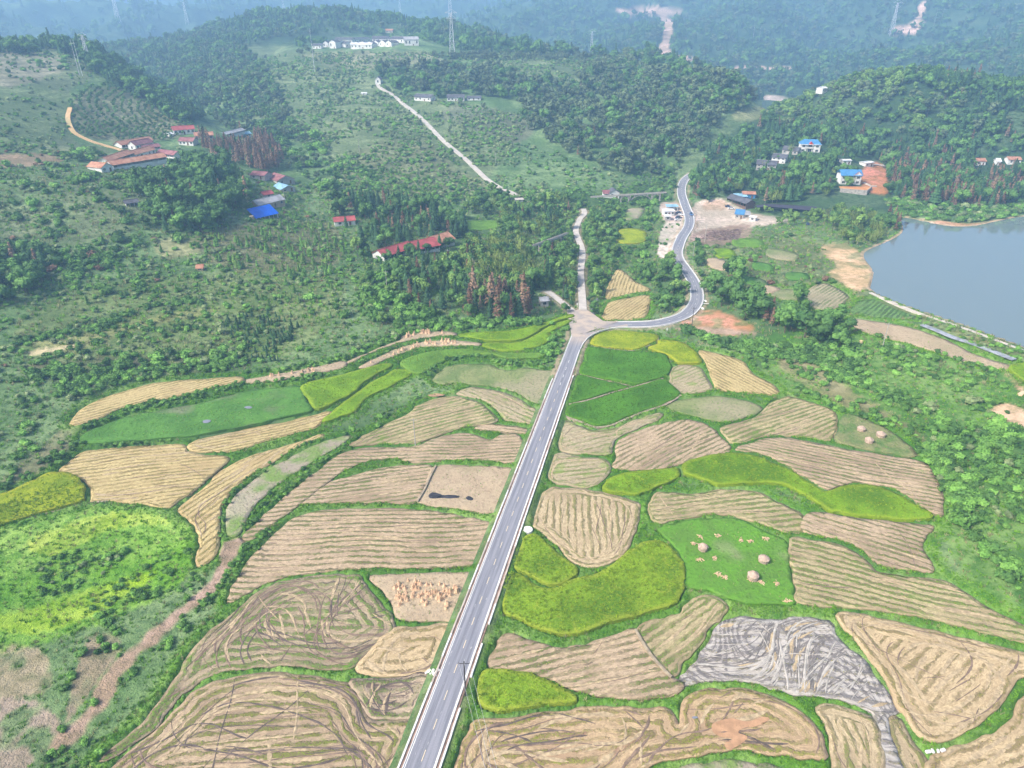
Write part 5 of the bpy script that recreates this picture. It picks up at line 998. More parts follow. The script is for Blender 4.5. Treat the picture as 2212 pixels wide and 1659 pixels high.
house(*Q1((2025, 752), (2170, 752)), 12, 2.2, 1.8, 'roof_lblue', 'wall_grey', "pale blue sheet roofed shed in front of the big maroon barn", "shed", "shed", win=2, across=True)
house(*Q1((1845, 812), (1945, 812)), 5, 2.2, 1.4, 'roof_red', 'wall_grey', "small pink roofed hut above the grey roofed house", "hut", "hut", win=1)
house(*Q1((1790, 925), (2065, 905)), 8, 3.2, 2.2, 'roof_grey', 'wall_mud', "grey tiled house behind the bright blue sheeted shed", win=4)
t_, L_ = shed(*Q1((1762, 1034), (1990, 1022)), 6.5, 1.6, 4.2, 'blue_tarp', "shed under a steep bright blue sheet roof", 5, low=0, mono=True, z=None)
p_ = place(*Q1((1718, 1050),)[0]); m = MB()
for i in range(12): pass
m.bar((0, 0, -.3), (0, 0, 2.6), 1.25, 14); o = m.build("water_tank", M['wall_mud']); o.location = p_; tag(o, "round clay coloured tank left of the bright blue roof", "tank")
shed(*Q1((415, 905), (545, 897)), 4, 2.0, 1.1, 'roof_dark', "low dark roofed shed alone among the scrub below the farm", 3, low=0)
house((724, 489), (768, 486), 7, 2.8, 1.7, 'roof_red', 'wall_white', "small white hut with red roof in the sapling plantation", "hut", "hut", win=2)
shed(*T(1, 0, [(280, 1695), (470, 1640)]), 9, 3.0, 2.4, 'roof_red', "lower section of the long red roofed shed among the trees", 6, group="red roofed sheds in the wood")
shed(*T(1, 0, [(450, 1650), (640, 1630)]), 12, 3.0, 2.8, 'roof_red', "middle section of the long red roofed shed among the trees", 6, group="red roofed sheds in the wood")
shed(*T(1, 0, [(610, 1612), (735, 1590)]), 11, 3.4, 2.6, 'roof_terra', "upper orange end section of the long red roofed shed among the trees", 4, group="red roofed sheds in the wood")
m_ = T(0, 1, [(1278, 97), (1316, 97)]); house(*m_, 3, 1.6, 1.0, 'roof_terra', 'wall_mud', "tiny orange roofed hut alone on the grassy left slope", "hut", "hut", win=1)
# hill village
vh = [(262, 236, 60, 5), (335, 250, 70, 7.5), (437, 232, 75, 5), (515, 240, 70, 5), (590, 236, 75, 5), (660, 232, 75, 5), (738, 242, 80, 5), (812, 224, 70, 4.5), (890, 230, 70, 5), (965, 232, 60, 5)]
dsc = ["first white house from the left in the hilltop row", "tallest white house near the left end of the hilltop row", "third white house from the left in the hilltop row", "fourth white house from the left in the hilltop row", "fifth white house from the left in the hilltop row", "sixth white house from the left in the hilltop row", "seventh white house from the left in the hilltop row",
       "eighth white house from the left in the hilltop row", "ninth white house from the left in the hilltop row", "tenth white house from the left in the hilltop row"]
for (x, y, w_, hh), ds in zip(vh, dsc):
    house(*Q4((x, y + 8), (x + w_, y + 8)), 12, hh, 2.4, 'roof_dark', 'wall_white', ds, "village_house", "house", "white houses on the hilltop", 2, across=True)
for i, (x, y, w_) in enumerate([(400, 205, 190), (600, 195, 200), (810, 195, 190), (1010, 200, 150)]):
    house(*Q4((x, y), (x + w_, y)), 12, 5, 2.6, 'roof_dark', 'wall_white', ["leftmost", "second", "third", "rightmost"][i] + " dark roofed house in the back row of the hilltop village", "village_house", "house", "back row of the hilltop village", 4)
house(*Q4((570, 262), (805, 258)), 6, 5, 1.8, 'roof_white', 'wall_white', "long plain white building in front of the hilltop row", win=6)
house(*Q4((1170, 225), (1330, 228)), 14, 7.0, 3.0, 'roof_grey', 'wall_white', "large white gabled house at the right end of the hilltop village", "village_house", "house", win=4)
house(*Q4((145, 262), (240, 262)), 8, 4.0, 1.8, 'roof_dark', 'wall_white', "low dark roofed white house beside the hilltop power pole", win=3)
house(*Q4((958, 84), (1038, 84)), 8, 3.5, 2, 'roof_terra', 'wall_grey', "lone red roofed house behind the hilltop village", win=2)
house(*Q4((1280, 838), (1462, 852)), 9, 3.6, 2.4, 'roof_dark', 'wall_white', "white house with dark roof between two round trees on the hill", win=4, gw=1)
house(*Q4((1648, 845), (1838, 848)), 9, 3.4, 2.4, 'roof_dark', 'wall_white', "white house with dark roof right of the big round tree on the hill", win=5, gw=1)
house(*Q4((1866, 838), (2022, 838)), 6, 2.4, 1.4, 'roof_dark', 'wall_white', "low white annexe at the right of the hill houses", win=3)
house(*Q4((845, 658), (905, 658)), 8, 5, 2.2, 'roof_dark', 'wall_white', "small white gabled house at the top of the hill path", win=1, across=True)
house(*Q4((690, 776), (748, 776)), 3, 1.6, .6, 'roof_white', 'wall_white', "tiny white hut on the hillside left of the path", "hut", "hut", win=1)
house(*T(1, 0, [(1738, 1284), (1800, 1286)]), 8, 4.0, 2.2, 'roof_dark', 'wall_white', "white house with dark roof behind the arched aqueduct", win=2, across=True)
house(*T(1, 0, [(1698, 1280), (1736, 1282)]), 6, 3.0, 1.6, 'roof_maroon', 'wall_white', "small annexe at the left of the house by the aqueduct", "annexe", "house", win=1)
house(*T(1, 0, [(1130, 1312), (1178, 1312)]), 4, 2.0, .5, 'concrete', 'wall_grey', "grey concrete hut at the foot of the hill path", "hut", "hut", win=1)
house(*Q5((30, 205), (118, 203)), 4.5, 3.0, .9, 'roof_grey', 'wall_grey', "grey concrete pump hut left of the road junction", "hut", "hut", win=1)
# houses on the right
def villa(a, b, depth, h, rh, label, roof='roof_blue', gable=True, x=.5):
    e, ang, L = site(a, b, depth); t = empty("villa", e, ang); tag(t, label, "villa"); sh = h / 2
    m = MB(); m.box(0, L, 1.3, depth, -2, h); m.box(0, L * .3, 0, 1.29, -2, h); m.box(L * .68, L, 0, 1.29, -2, h); m.build("wall", M['wall_white'], t)
    gable_roof(L, depth, h, rh, .7, .16, hip=(3.2 if gable is False else 0)).build("roof", M[roof], t)
    if gable:
        g_ = MB(); x0, x1 = L * .64, L + .1; xm = (x0 + x1) / 2; g_.add([(x0, -.1, h), (x1, -.1, h), (xm, -.1, h + rh * .75), (x0, .1, h), (x1, .1, h), (xm, .1, h + rh * .75)], [(0, 1, 2), (5, 4, 3), (0, 3, 4, 1), (1, 4, 5, 2), (2, 5, 3, 0)]); g_.build("gable_front", M['wall_white'], t)
        g_ = MB()
        for (xa, za, xb, zb) in ((x0 - .3, h - .1, xm, h + rh * .85), (x1 + .3, h - .1, xm, h + rh * .85)): g_.bar((xa, -.2, za), (xb, -.2, zb), .14)
        g_.build("gable_trim", M['redtrim'], t)
    else:
        g_ = MB(); xm = L * .5; g_.add([(xm - 1.8, -.75, h - .1), (xm + 1.8, -.75, h - .1), (xm, -.75, h + 2.0), (xm, 2.2, h + 2.0), (xm - 1.8, .6, h + .3), (xm + 1.8, .6, h + .3)], [(0, 1, 2), (0, 2, 3, 4), (2, 1, 5, 3)]); g_.build("red_dormer", M['redtrim'], t)
        m = MB(); m.box(-.75, L + .75, -.75, -.6, h - .55, h - .15); m.build("cornice", M['wall_white'], t)
    m = MB(); m.box(L * .3, L * .68, .0, 1.28, sh - .1, sh + .05); m.box(L * .3, L * .68, -.02, .1, sh + .06, sh + .95); m.build("balcony", M['wall_white'], t)
    for s in (0, 1):
        for xx in (.15, .84): window(t, L * xx, 0, s * sh + .9, 2.0, 1.5)
        window(t, L * .49, 1.3, s * sh + .25, 2.6, 2.2)
    for s in (0, 1): window(t, L, depth * .5, s * sh + .9, 1.4, 1.4, 'r')
    return t
villa(*Q3((785, 318), (1032, 318)), 10, 6.6, 3.0, "two storey white villa with blue hipped roof and red dormer on the wooded slope", gable=False)
villa(*Q3((1287, 712), (1535, 722)), 10, 6.6, 3.0, "two storey white villa with blue gabled roof beside the red clay yard")
m_ = Q3((1283, 812), (1615, 852), (1682, 775)); a3, b3, c3 = [place(*q) for q in m_]; zt = a3[2] + 2.6; m = MB()
for p, q in ((a3, b3), (b3, c3)):
    d_ = Vector((q[0] - p[0], q[1] - p[1], 0)).normalized(); n_ = Vector((-d_.y, d_.x, 0)) * .5; P0 = Vector((p[0], p[1], 0)); P1 = Vector((q[0], q[1], 0))
    m.add([P0 + Vector((0, 0, a3[2] - 2)), P1 + Vector((0, 0, a3[2] - 2)), P1 + n_ + Vector((0, 0, a3[2] - 2)), P0 + n_ + Vector((0, 0, a3[2] - 2)), P0 + Vector((0, 0, zt)), P1 + Vector((0, 0, zt)), P1 + n_ + Vector((0, 0, zt)), P0 + n_ + Vector((0, 0, zt))],
          [(0, 1, 5, 4), (1, 2, 6, 5), (2, 3, 7, 6), (3, 0, 4, 7), (4, 5, 6, 7)])
o = m.build("retaining_wall", M['stone']); tag(o, "grey block retaining wall below the blue gabled villa", "wall")
m = MB(); m.add([(a3[0], a3[1] + .6, zt - .3), (b3[0], b3[1] + .6, zt - .3), (c3[0], c3[1] + .6, zt - .3), (a3[0] + 3, a3[1] + 9, zt - .3)], [(0, 1, 2, 3)]); o = m.build("villa_terrace", M['clay']); tag(o, kind='structure')
for p, q in Q3((1575, 700), (1660, 735)), Q3((1660, 745), (1740, 745)):
    A_, B_ = place(*p), place(*q); m = MB(); m.bar((A_[0], A_[1], A_[2] + .4), (B_[0], B_[1], B_[2] + .4), .7, 4); o = m.build("concrete_trough", M['concrete']); tag(o, "pale concrete wall piece in the clay yard, " + ("nearer the villa" if p[0] < Q3((1600, 0))[0][0] else "farther from the villa"), "wall")
house(*Q3((240, 535), (480, 552)), 9, 4.6, 2.4, 'roof_dark', 'wall_grey', "grey two storey house with dark roof, lower one below the hipped villa", storeys=2, win=4, gw=1)
house(*Q3((430, 450), (600, 455)), 8, 4.4, 2.2, 'roof_dark', 'wall_white', "white house with dark roof and tiled porch, middle one below the hipped villa", storeys=2, win=3, gw=1)
house(*Q3((560, 345), (755, 345)), 8, 3.6, 2.2, 'roof_dark', 'wall_grey', "dark roofed house just left of the hipped villa", win=3)
house(*Q3((1320, 462), (1420, 470)), 6, 3.0, .4, 'roof_white', 'wall_white', "half hidden white block behind the gabled villa", "hut", "hut", win=2)
house(*Q3((1600, 492), (1700, 500)), 6, 3.2, .4, 'roof_white', 'wall_white', "white flat roofed hut where the pale road bends above the clay yard", "hut", "hut", win=2)
gr_ = unproj(Q3((1610, 470), (1700, 465), (1780, 470), (1865, 480), (1850, 500)), .5); w_ = ribbon("concrete_lane", resample(smooth_open(gr_[:4], 4), 3), 2.2, -2.2, .1, .4, M['concrete']); tag(w_, kind='structure')
for q_ in Q3((1290, 780), (1380, 800), (1470, 800), (1560, 820), (1620, 800), (1300, 870), (1400, 890), (1500, 900), (1600, 880)): p_ = place(*q_); FOOT.append((p_[0], p_[1], 5))
# yard by the curved road
shed(*Q2((1235, 690), (1535, 848)), 8, 3.2, 2.0, 'roof_dark', "long dark roofed open timber shed beside the gravel yard", 7, wall='wood', low=.9, post='wood')
house(*Q2((1362, 985), (1495, 992)), 9, 3.0, 2.0, 'roof_blue', 'wall_grey', "grey house with blue roof at the corner of the gravel yard", win=2, across=False)
house(*Q2((1500, 985), (1600, 980)), 6, 2.6, 1.5, 'roof_grey', 'wall_grey', "grey roofed lean-to right of the blue roofed yard house", "annexe", "house", win=1)
house(*Q2((1595, 1025), (1690, 1030)), 4, 2.6, .4, 'roof_white', 'wall_white', "small white cabin at the right of the blue roofed yard house", "cabin", "cabin", win=1)
house(*Q2((225, 940), (385, 940)), 7, 3.0, .4, 'roof_white', 'wall_white', "larger white site cabin beside the parked cars", "cabin", "cabin", win=3)
house(*Q2((240, 1018), (325, 1018)), 5, 2.8, .3, 'roof_white', 'wall_grey', "small white box cabin in front of the larger white cabin", "cabin", "cabin", win=1)
shed(*Q2((270, 862), (440, 862)), 4.5, 3.0, .4, 'roof_lblue', "pale sheet roofed carport behind the white cabins", 3, low=0, mono=True)
shed(*Q2((1370, 690), (1555, 690)), 5, 2.6, .9, 'roof_lblue', "pale blue roofed lean-to behind the long dark shed", 3, low=0, mono=True)
house(*Q2((1490, 655), (1690, 665)), 6, 3.0, 1.2, 'roof_terra', 'roof_blue', "blue walled hut with rusty roof behind the long dark shed", "hut", "hut", win=2)
# pond behind the yard with shade nets on it
pz = place(*Q3((800, 1000))[0])[2]; pl = on_plane(smooth_closed(Q3((240, 960), (600, 945), (900, 940), (1250, 955), (1600, 985), (1640, 1010), (1500, 1060), (1200, 1065), (900, 1050), (500, 1020), (260, 1000)), 3), pz + .25)
o = mesh_obj("pond", pl, [tuple(range(len(pl)))], M['pond']); tag(o, kind='structure')
bm = bmesh.new(); bm.from_mesh(o.data); bmesh.ops.triangulate(bm, faces=bm.faces[:]); bmesh.ops.recalc_face_normals(bm, faces=bm.faces[:]); bm.to_mesh(o.data); bm.free()
if o.data.polygons[0].normal.z < 0: o.data.flip_normals()
POND = pl
for k_, q in enumerate((((240, 975), (390, 958), (400, 985), (260, 1000)), ((390, 955), (995, 990), (975, 1042), (400, 990)), ((990, 1005), (1180, 1030), (1175, 1065), (985, 1045)))):
    v = on_plane(Q3(*q), pz + 1.3); t = empty("shade_net", v[0]); tag(t, ("small far left", "long middle", "short right hand")[k_] + " black shade net stretched over the green pond", "net", "shade nets over the pond")
    vv = v - v[0]; m = MB(); lo = [(a, b, c - .08) for a, b, c in vv]; m.add(list(map(tuple, vv)) + lo, [(0, 1, 2, 3), (7, 6, 5, 4), (0, 4, 5, 1), (1, 5, 6, 2), (2, 6, 7, 3), (3, 7, 4, 0)]); m.build("net_sheet", M['net'], t)
    for c_ in vv: m = MB(); m.bar((c_[0], c_[1], -2.0), (c_[0], c_[1], .1), .06); m.build("post", M['wood'], t)
# far right edge buildings
for a, b, rf, lb in (((2108, 358), (2128, 357), 'roof_terra', "small red roofed house far along the right bank behind trees"), ((2176, 356), (2204, 353), 'roof_terra', "long red and white building at the right edge behind trees"), ((2152, 358), (2160, 358), 'roof_white', "tiny white hut between the two far right red roofs")):
    house(a, b, 7, 3.4, 1.6, rf, 'wall_white', lb, win=2)
house(*T(2, 0, [(905, 596), (937, 594)]), 8, 3.5, 1.2, 'roof_white', 'wall_white', "white house with red side on the far slope above the reservoir", win=3)
house(*T(2, 0, [(872, 612), (889, 612)]), 6, 2.5, 1.0, 'roof_terra', 'wall_white', "small reddish house left of the white house above the reservoir", win=1)
rp = T(2, 0, [(520, 655), (560, 648), (640, 660), (640, 672), (700, 676), (660, 700), (600, 712), (530, 705), (515, 680)]); wp = on_plane(smooth_closed(rp, 3), float(place(*rp[4])[2]) + .8); o = mesh_obj("reservoir", wp, [tuple(range(len(wp)))], M['pond']); tag(o, kind='structure')
if o.data.polygons[0].normal.z < 0: o.data.flip_normals()

# aqueducts
def aqueduct(a, b, zt, drop, arches, label, w=1.2):
    A_, B_ = place(*a), place(*b); L = math.hypot(B_[0] - A_[0], B_[1] - A_[1]); ang = math.atan2(B_[1] - A_[1], B_[0] - A_[0]); t = empty("aqueduct", (A_[0], A_[1], zt), ang); tag(t, label, "aqueduct")
    m = MB(); m.box(-4, L + 4, -w / 2, w / 2, -.5, 0); m.box(-4, L + 4, -w / 2, -w / 2 + .15, .002, .5); m.box(-4, L + 4, w / 2 - .15, w / 2, .002, .5); m.build("channel", M['concrete'], t)
    for x0, x1, rise in arches:
        m = MB(); n_ = 10; xs = np.linspace(x0 * L, x1 * L, n_ + 1); c_ = (xs[0] + xs[-1]) / 2; hw = (xs[-1] - xs[0]) / 2
        for i in range(n_):
            za, zb = [-.55 - rise * (1 - math.sqrt(max(0, 1 - ((x - c_) / hw) ** 2))) for x in (xs[i], xs[i + 1])]
            m.bar((xs[i], 0, za - .35), (xs[i + 1], 0, zb - .35), w * .42, 4)
        m.build("arch", M['stone'], t)
        for x in (xs[0], xs[-1], xs[2], xs[-3]):
            zz = -.55 - (rise if x in (xs[0], xs[-1]) else rise * .25); m = MB(); m.box(x - .35, x + .35, -w * .45, w * .45, zz - (drop if x in (xs[0], xs[-1]) else 0), -.52); m.build("pier", M['stone'], t)
    FOOT.append((A_[0], A_[1], 4)); FOOT.append((B_[0], B_[1], 4))
p_ = place(*T(1, 0, [(1900, 1340)])[0]); aq = T(1, 0, [(1650, 1330), (2065, 1310)])
aqueduct(*aq, float(p_[2]) + 7.5, 3, ((.38, .50, 2.0), (.52, .86, 5.5), (.87, .99, 2.0)), "arched stone aqueduct crossing the valley left of the curved road")
aq = T(1, 0, [(1265, 1640), (1440, 1575)]); p_ = place(*aq[0]); aqueduct(*aq, float(p_[2]) + 5, 4, ((.1, .45, 2.5), (.5, .9, 2.5)), "short concrete aqueduct half hidden in the wood by the lane")

# stone retaining wall under the branch road, its coping and the little bridge
wl = piece(ROAD_B, 24, 66, 1.0); wl = offs(wl, -3.5); t = empty("retaining_wall", tuple(wl[0])); tag(t, "long pale stone retaining wall holding up the branch road", "wall"); w0 = wl - wl[0]; hw_ = 2.6
n_ = len(w0); vv = []; ff = []
for i, p in enumerate(w0): vv += [(p[0], p[1], -.05), (p[0] + .1, p[1] - .35, -hw_), (p[0], p[1] + .5, -.05), (p[0], p[1] + .5, -hw_)]
for i in range(n_ - 1): a = i * 4; ff += [(a, a + 1, a + 5, a + 4), (a, a + 4, a + 6, a + 2)]
mesh_obj("wall_core", vv, ff, M['wall_grey'], t)
blk = MB(); rng = random.Random(3)
for r_ in range(6):
    s = rng.uniform(0, .6)
    while s < n_ - 2:
        l_ = rng.uniform(.5, 1.2); i = int(s); p = w0[min(i, n_ - 1)]; q = w0[min(i + 1, n_ - 1)]; d_ = Vector((q[0] - p[0], q[1] - p[1], 0)).normalized(); o_ = Vector((p[0], p[1], 0)) + d_ * (s - i); nn = Vector((d_.y, -d_.x, 0)); z0 = -hw_ + r_ * .42 + .03; out = .02 + .35 * (1 - r_ / 6) + rng.uniform(.03, .12)
        c0 = o_ + nn * out; c1 = c0 + d_ * (l_ - .06); b0 = o_ - nn * .05; b1 = b0 + d_ * (l_ - .06)
        blk.add([(*c0.xy, z0), (*c1.xy, z0), (*c1.xy, z0 + .38), (*c0.xy, z0 + .38), (*b0.xy, z0 + .38), (*b1.xy, z0 + .38)], [(0, 1, 2, 3), (3, 2, 5, 4)]); s += l_
o = blk.build("stonework", M['stone'], t); tag(o, kind='stuff')
for s0_, l_ in ((66.5, .8), (76, .8)):
    q = offs(piece(ROAD_B, s0_, s0_ + l_, .8), -3.6)[0]; m = MB(); m.box(-.5, .5, -2.2, 0, -3.2, -.1); o = m.build("wing_wall", M['wall_white']); o.location = tuple(q); tag(o, "white concrete wing wall " + ("at the end of the stone retaining wall" if s0_ < 70 else "beside the dark culvert mouth"), "wall")
q = offs(piece(ROAD_B, 71.5, 72.5, .5), -3.7)[0]; m = MB(); m.box(-2.2, 2.2, -.2, .3, -1.2, -.1); m.box(-2.2, -1.2, -.2, .3, -3.2, -1.21); m.box(1.2, 2.2, -.2, .3, -3.2, -1.21); o = m.build("culvert", M['wall_white']); o.location = tuple(q); tag(o, "white concrete culvert mouth under the branch road", "culvert")

# power poles, pylons, wires
def pylon(px, py, h, label, kind='lattice', group=None, w=None):
    p = place(px, py); t = empty("pylon" if kind == 'lattice' else "power_pole", p); tag(t, label, "pylon" if kind == 'lattice' else "power pole", group)
    if kind == 'lattice':
        w = w or h * .13; wt = w * .28; m = MB(); lv = np.linspace(0, 1, 7)
        co = lambda f, i: (((-1, -1), (1, -1), (1, 1), (-1, 1))[i][0] * (w * (1 - f) + wt * f) / 2, ((-1, -1), (1, -1), (1, 1), (-1, 1))[i][1] * (w * (1 - f) + wt * f) / 2, h * f * .92)
        th = max(.06, h * .0035)
        for i in range(4): m.bar(co(-.04, i), co(1, i), th * 1.5)
        m.build("mast", M['steel'], t); m = MB()
        for a, b in zip(lv[:-1], lv[1:]):
            for i in range(4): j = (i + 1) % 4; m.bar(co(a, i), co(b, j), th); m.bar(co(b, j), co(b, i), th)
        o = m.build("bracing", M['steel'], t)
        for f, l_ in ((.80, .26), (.92, .30)):
            m = MB(); m.bar((-h * l_ / 2, 0, h * f), (h * l_ / 2, 0, h * f), th * 1.5); m.bar((-h * l_ / 2, 0, h * f), (0, 0, h * (f + .08)), th); m.bar((h * l_ / 2, 0, h * f), (0, 0, h * (f + .08)), th); m.build("crossarm", M['steel'], t)
    elif kind == 'twin':
        for x in (-w / 2, w / 2): m = MB(); m.bar((x, 0, -1), (x, 0, h), h * .004 + .12, 8, .1); m.build("post", M['steel'], t)
        if h < 60: m = MB(); m.bar((-w * .8, 0, h * .9), (w * .8, 0, h * .9), .14); m.build("crossarm", M['steel'], t)
    else:
        m = MB(); m.bar((0, 0, -1), (0, 0, h), .17 if h < 14 else .3, 8, .10); m.build("post", M[kind], t)
        for f, l_ in ((.94, 2.2),): m = MB(); m.bar((-l_ / 2, 0, h * f), (l_ / 2, 0, h * f), .07); m.build("crossarm", M[kind], t)
        for x in (-1, 0, 1): m = MB(); m.bar((x, 0, h * .94 + (.0 if x else .3)), (x, 0, h * .94 + .35 + (.3 if x == 0 else 0)), .06, 6); m.build("insulator", M[kind], t)
    return t
pylon(977, 116, 48, "tall lattice pylon right of the hilltop village", w=6)
pylon(1277, 116, 46, "lattice pylon on the ridge above the dark wood", w=6)
pylon(973, 42, 110, "faint distant lattice pylon rising above the valley behind the hill", w=9)
pylon(194, 143, 26, "lattice pylon on the crest of the left hill", w=3.5)
pylon(175, 163, 26, "twin pole tower on the left hill", 'twin', w=2.2)
pylon(680, 155, 42, "single pale power mast left of the hilltop village", 'steel')
pylon(1924, 76, 70, "faint lattice pylon beside the landslip on the far right mountain", w=8)
pylon(2024, 54, 34, "pair of white poles on the far right mountain", 'twin', w=14)
pylon(1632, 92, 34, "pair of white poles above the far quarry face", 'twin', w=14)
pylon(256, 47, 90, "leftmost faint pylon in the distant haze", w=9); pylon(405, 52, 60, "faint pylon in the haze above the dark ridge", w=8); pylon(865, 38, 70, "faint pylon in the haze behind the hilltop village", w=8); pylon(614, 30, 60, "small faint pylon on the horizon above the village hill", w=8)
pylon(1005.6, 1503, 9.5, "dark power pole with crossarm leaning over the near road", 'pole_dark'); pylon(897, 958, 9, "grey power pole on the green bank of the stubble fields", 'pole')
pylon(1216, 650, 11, "power pole at the end of the short concrete lane", 'pole_dark'); pylon(*Q5((145, 278))[0], 7, "thin power pole right of the pump hut", 'pole_dark'); pylon(*Q2((878, 1370))[0], 11, "white power pole beside the timber heap", 'pole')
pylon(*T(2, 1, [(1295, 588)])[0], 10, "grey power pole on the slope below the bare strip", 'pole'); pylon(*Q5((1803, 440))[0], 9, "power pole in front of the red clay bank", 'pole_dark'); pylon(*Q1((1355, 560))[0], 9, "thin pole below the farm sheds", 'pole')
pylon(*T(1, 1, [(298, 230)])[0], 10, "thin pole at the left edge of the grove", 'pole'); pylon(*T(1, 1, [(693, 80)])[0], 10, "thin pole above the shrubs in the middle of the grove", 'pole'); pylon(*Q1((2058, 835))[0], 9, "power pole beside the grey tiled house", 'pole')
pylon(*T(1, 0, [(118, 985)])[0], 10, "power pole on the hillside beside reddish trees", 'pole'); pylon(*T(1, 0, [(1000, 1070)])[0], 9, "small power pole right of the hill path", 'pole'); pylon(*T(2, 0, [(68, 1659)])[0], 8, "white pole beside the curve of the road", 'pole')

# cars
CARM = {}
def car_mat(name, c): 
    k = NT_(name); k.col(c); k.b.inputs["Roughness"].default_value = .3; k.b.inputs["Specular IOR Level"].default_value = .5; k.b.inputs["Coat Weight"].default_value = .5; return k.m
M['car_navy'] = car_mat("dark_blue_car_paint", (.02, .045, .12)); M['car_white'] = car_mat("white_car_paint", (.75, .75, .75)); M['car_blue'] = car_mat("blue_car_paint", (.03, .12, .32)); M['rubber'] = plain("tyre_rubber", (.02, .02, .02), .9, .1, 1); M['lamp'] = plain("lamp_lens", (.7, .65, .6), .3, .1, 1)
def prof(m, pts, y0, y1, t0=0.0):
    n_ = len(pts); m.add([(x, y0 + t0 * (z > .9), z) for x, z in pts] + [(x, y1 - t0 * (z > .9), z) for x, z in pts], [tuple(range(n_))[::-1], tuple(range(n_, 2 * n_))] + [(i, (i + 1) % n_, n_ + (i + 1) % n_, n_ + i) for i in range(n_)]); return m
def car(px, py, rz, mat, label, L=4.5, suv=False, z=None, off=(0, 0)):
    p = place(px, py); zz = p[2] + .04 if z is None else z; t = empty("car", (p[0] + off[0], p[1] + off[1], zz), rz); tag(t, label, "car")
    h = 1.75 if suv else 1.45; k_ = L / 4.5
    b = prof(MB(), [(-2.2 * k_, .35), (2.2 * k_, .35), (2.25 * k_, .62), (2.1 * k_, .82), (1.0 * k_, .95), (-1.6 * k_, .98), (-2.15 * k_, .92), (-2.25 * k_, .6)], -.9, .9); b.build("body", M[mat], t)
    xr = -2.0 if suv else -1.35
    c = prof(MB(), [(1.0 * k_, .95), (.35 * k_, h - .08), (xr * k_ * .72, h - .06), (xr * k_, .97)], -.82, .82, .14); c.build("windows", M['glass'], t)
    r_ = prof(MB(), [(.32 * k_, h - .06), (.25 * k_, h), (xr * k_ * .66, h), (xr * k_ * .74, h - .05)], -.7, .7); r_.build("roof", M[mat], t)
    for x in (-1.35 * k_, 1.35 * k_):
        for y in (-.82, .82): m = MB(); m.bar((x, y - .1, .33), (x, y + .1, .33), .33, 12); m.build("wheel", M['rubber'], t)
    for y in (-.62, .62): m = MB(); m.box(2.2 * k_, 2.27 * k_, y - .18, y + .18, .62, .78); m.build("headlight", M['lamp'], t)
    FOOT.append((p[0], p[1], 5)); return t
def road_dir(px, py):
    p = place(px, py); d = np.hypot(ROAD_B[:, 0] - p[0], ROAD_B[:, 1] - p[1]); i = int(np.clip(d.argmin(), 1, len(ROAD_B) - 2)); q = ROAD_B[i + 1] - ROAD_B[i - 1]; return math.atan2(q[1], q[0]), ROAD_B[i]
a_, q_ = road_dir(*Q2((616, 940))[0]); tq = np.array([math.cos(a_), math.sin(a_)]); t = car(*Q2((616, 942))[0], a_ + math.pi, 'car_blue', "blue car driving on the curved road", 4.6, True); t.location = (q_[0] + tq[1] * 1.4, q_[1] - tq[0] * 1.4, q_[2] + .03)
car(*Q2((462, 900))[0], .45, 'car_navy', "dark blue car parked nearest the carport", 4.6); car(*Q2((500, 935))[0], -.5, 'car_white', "white car parked at the road edge beside the cabins", 4.2)
car(*Q2((462, 985))[0], .2, 'car_navy', "dark suv parked behind a white car by the cabins", 4.7, True); car(*Q2((445, 1020))[0], .1, 'car_white', "white car parked farthest from the carport", 4.6)
car(*Q2((1260, 802))[0], -.3, 'car_navy', "dark blue car in the gravel yard beside the timber shed", 4.6); car(*Q2((1305, 832))[0], -.1, 'car_white', "white car in the gravel yard beside the timber shed", 4.6); car(*Q3((885, 1215))[0], 1.2, 'car_navy', "dark blue car under the trees on the sandy drive", 4.6)
# timber heap
p0 = unproj(Q2((980, 1180), (1500, 1150), (1400, 1330), (820, 1320)), 0, ground); t = MB(); rng = random.Random(5)
for i in range(420):
    u, v_ = rng.random(), rng.random(); q = (p0[0] * (1 - u) + p0[1] * u) * (1 - v_) + (p0[3] * (1 - u) + p0[2] * u) * v_; a = rng.gauss(.2, .5); l_ = rng.uniform(1.5, 4.5); z = ground(q[0], q[1]) + .1 + 1.1 * rng.random() * math.sin(math.pi * u) * math.sin(math.pi * v_)
    t.bar((q[0] - math.cos(a) * l_ / 2, q[1] - math.sin(a) * l_ / 2, z), (q[0] + math.cos(a) * l_ / 2, q[1] + math.sin(a) * l_ / 2, z + rng.uniform(-.2, .3)), rng.uniform(.07, .2), 4)
M['timber'] = plain("old_timber", (.22, .13, .11), .9, .5, .5, (.45, .33, .28)); o = t.build("timber_heap", M['timber']); tag(o, "sprawling heap of old dark timber in the yard by the curved road", "timber", kind='stuff')
# white posts and small road furniture
for (x, y), lb in ((Q5((1512, 500))[0], "short white marker post right of the culvert"), (Q5((456, 205))[0], "small white sign board beside the concrete lane")):
    p = place(x, y); t = empty("marker_post", p); tag(t, lb, "post"); m = MB(); m.bar((0, 0, -.3), (0, 0, 1.0), .07, 6); m.build("post", M['wall_white'], t); m = MB(); m.box(-.3, .3, -.09, -.072, .9, 2.0); m.build("board", M['wall_white'], t)
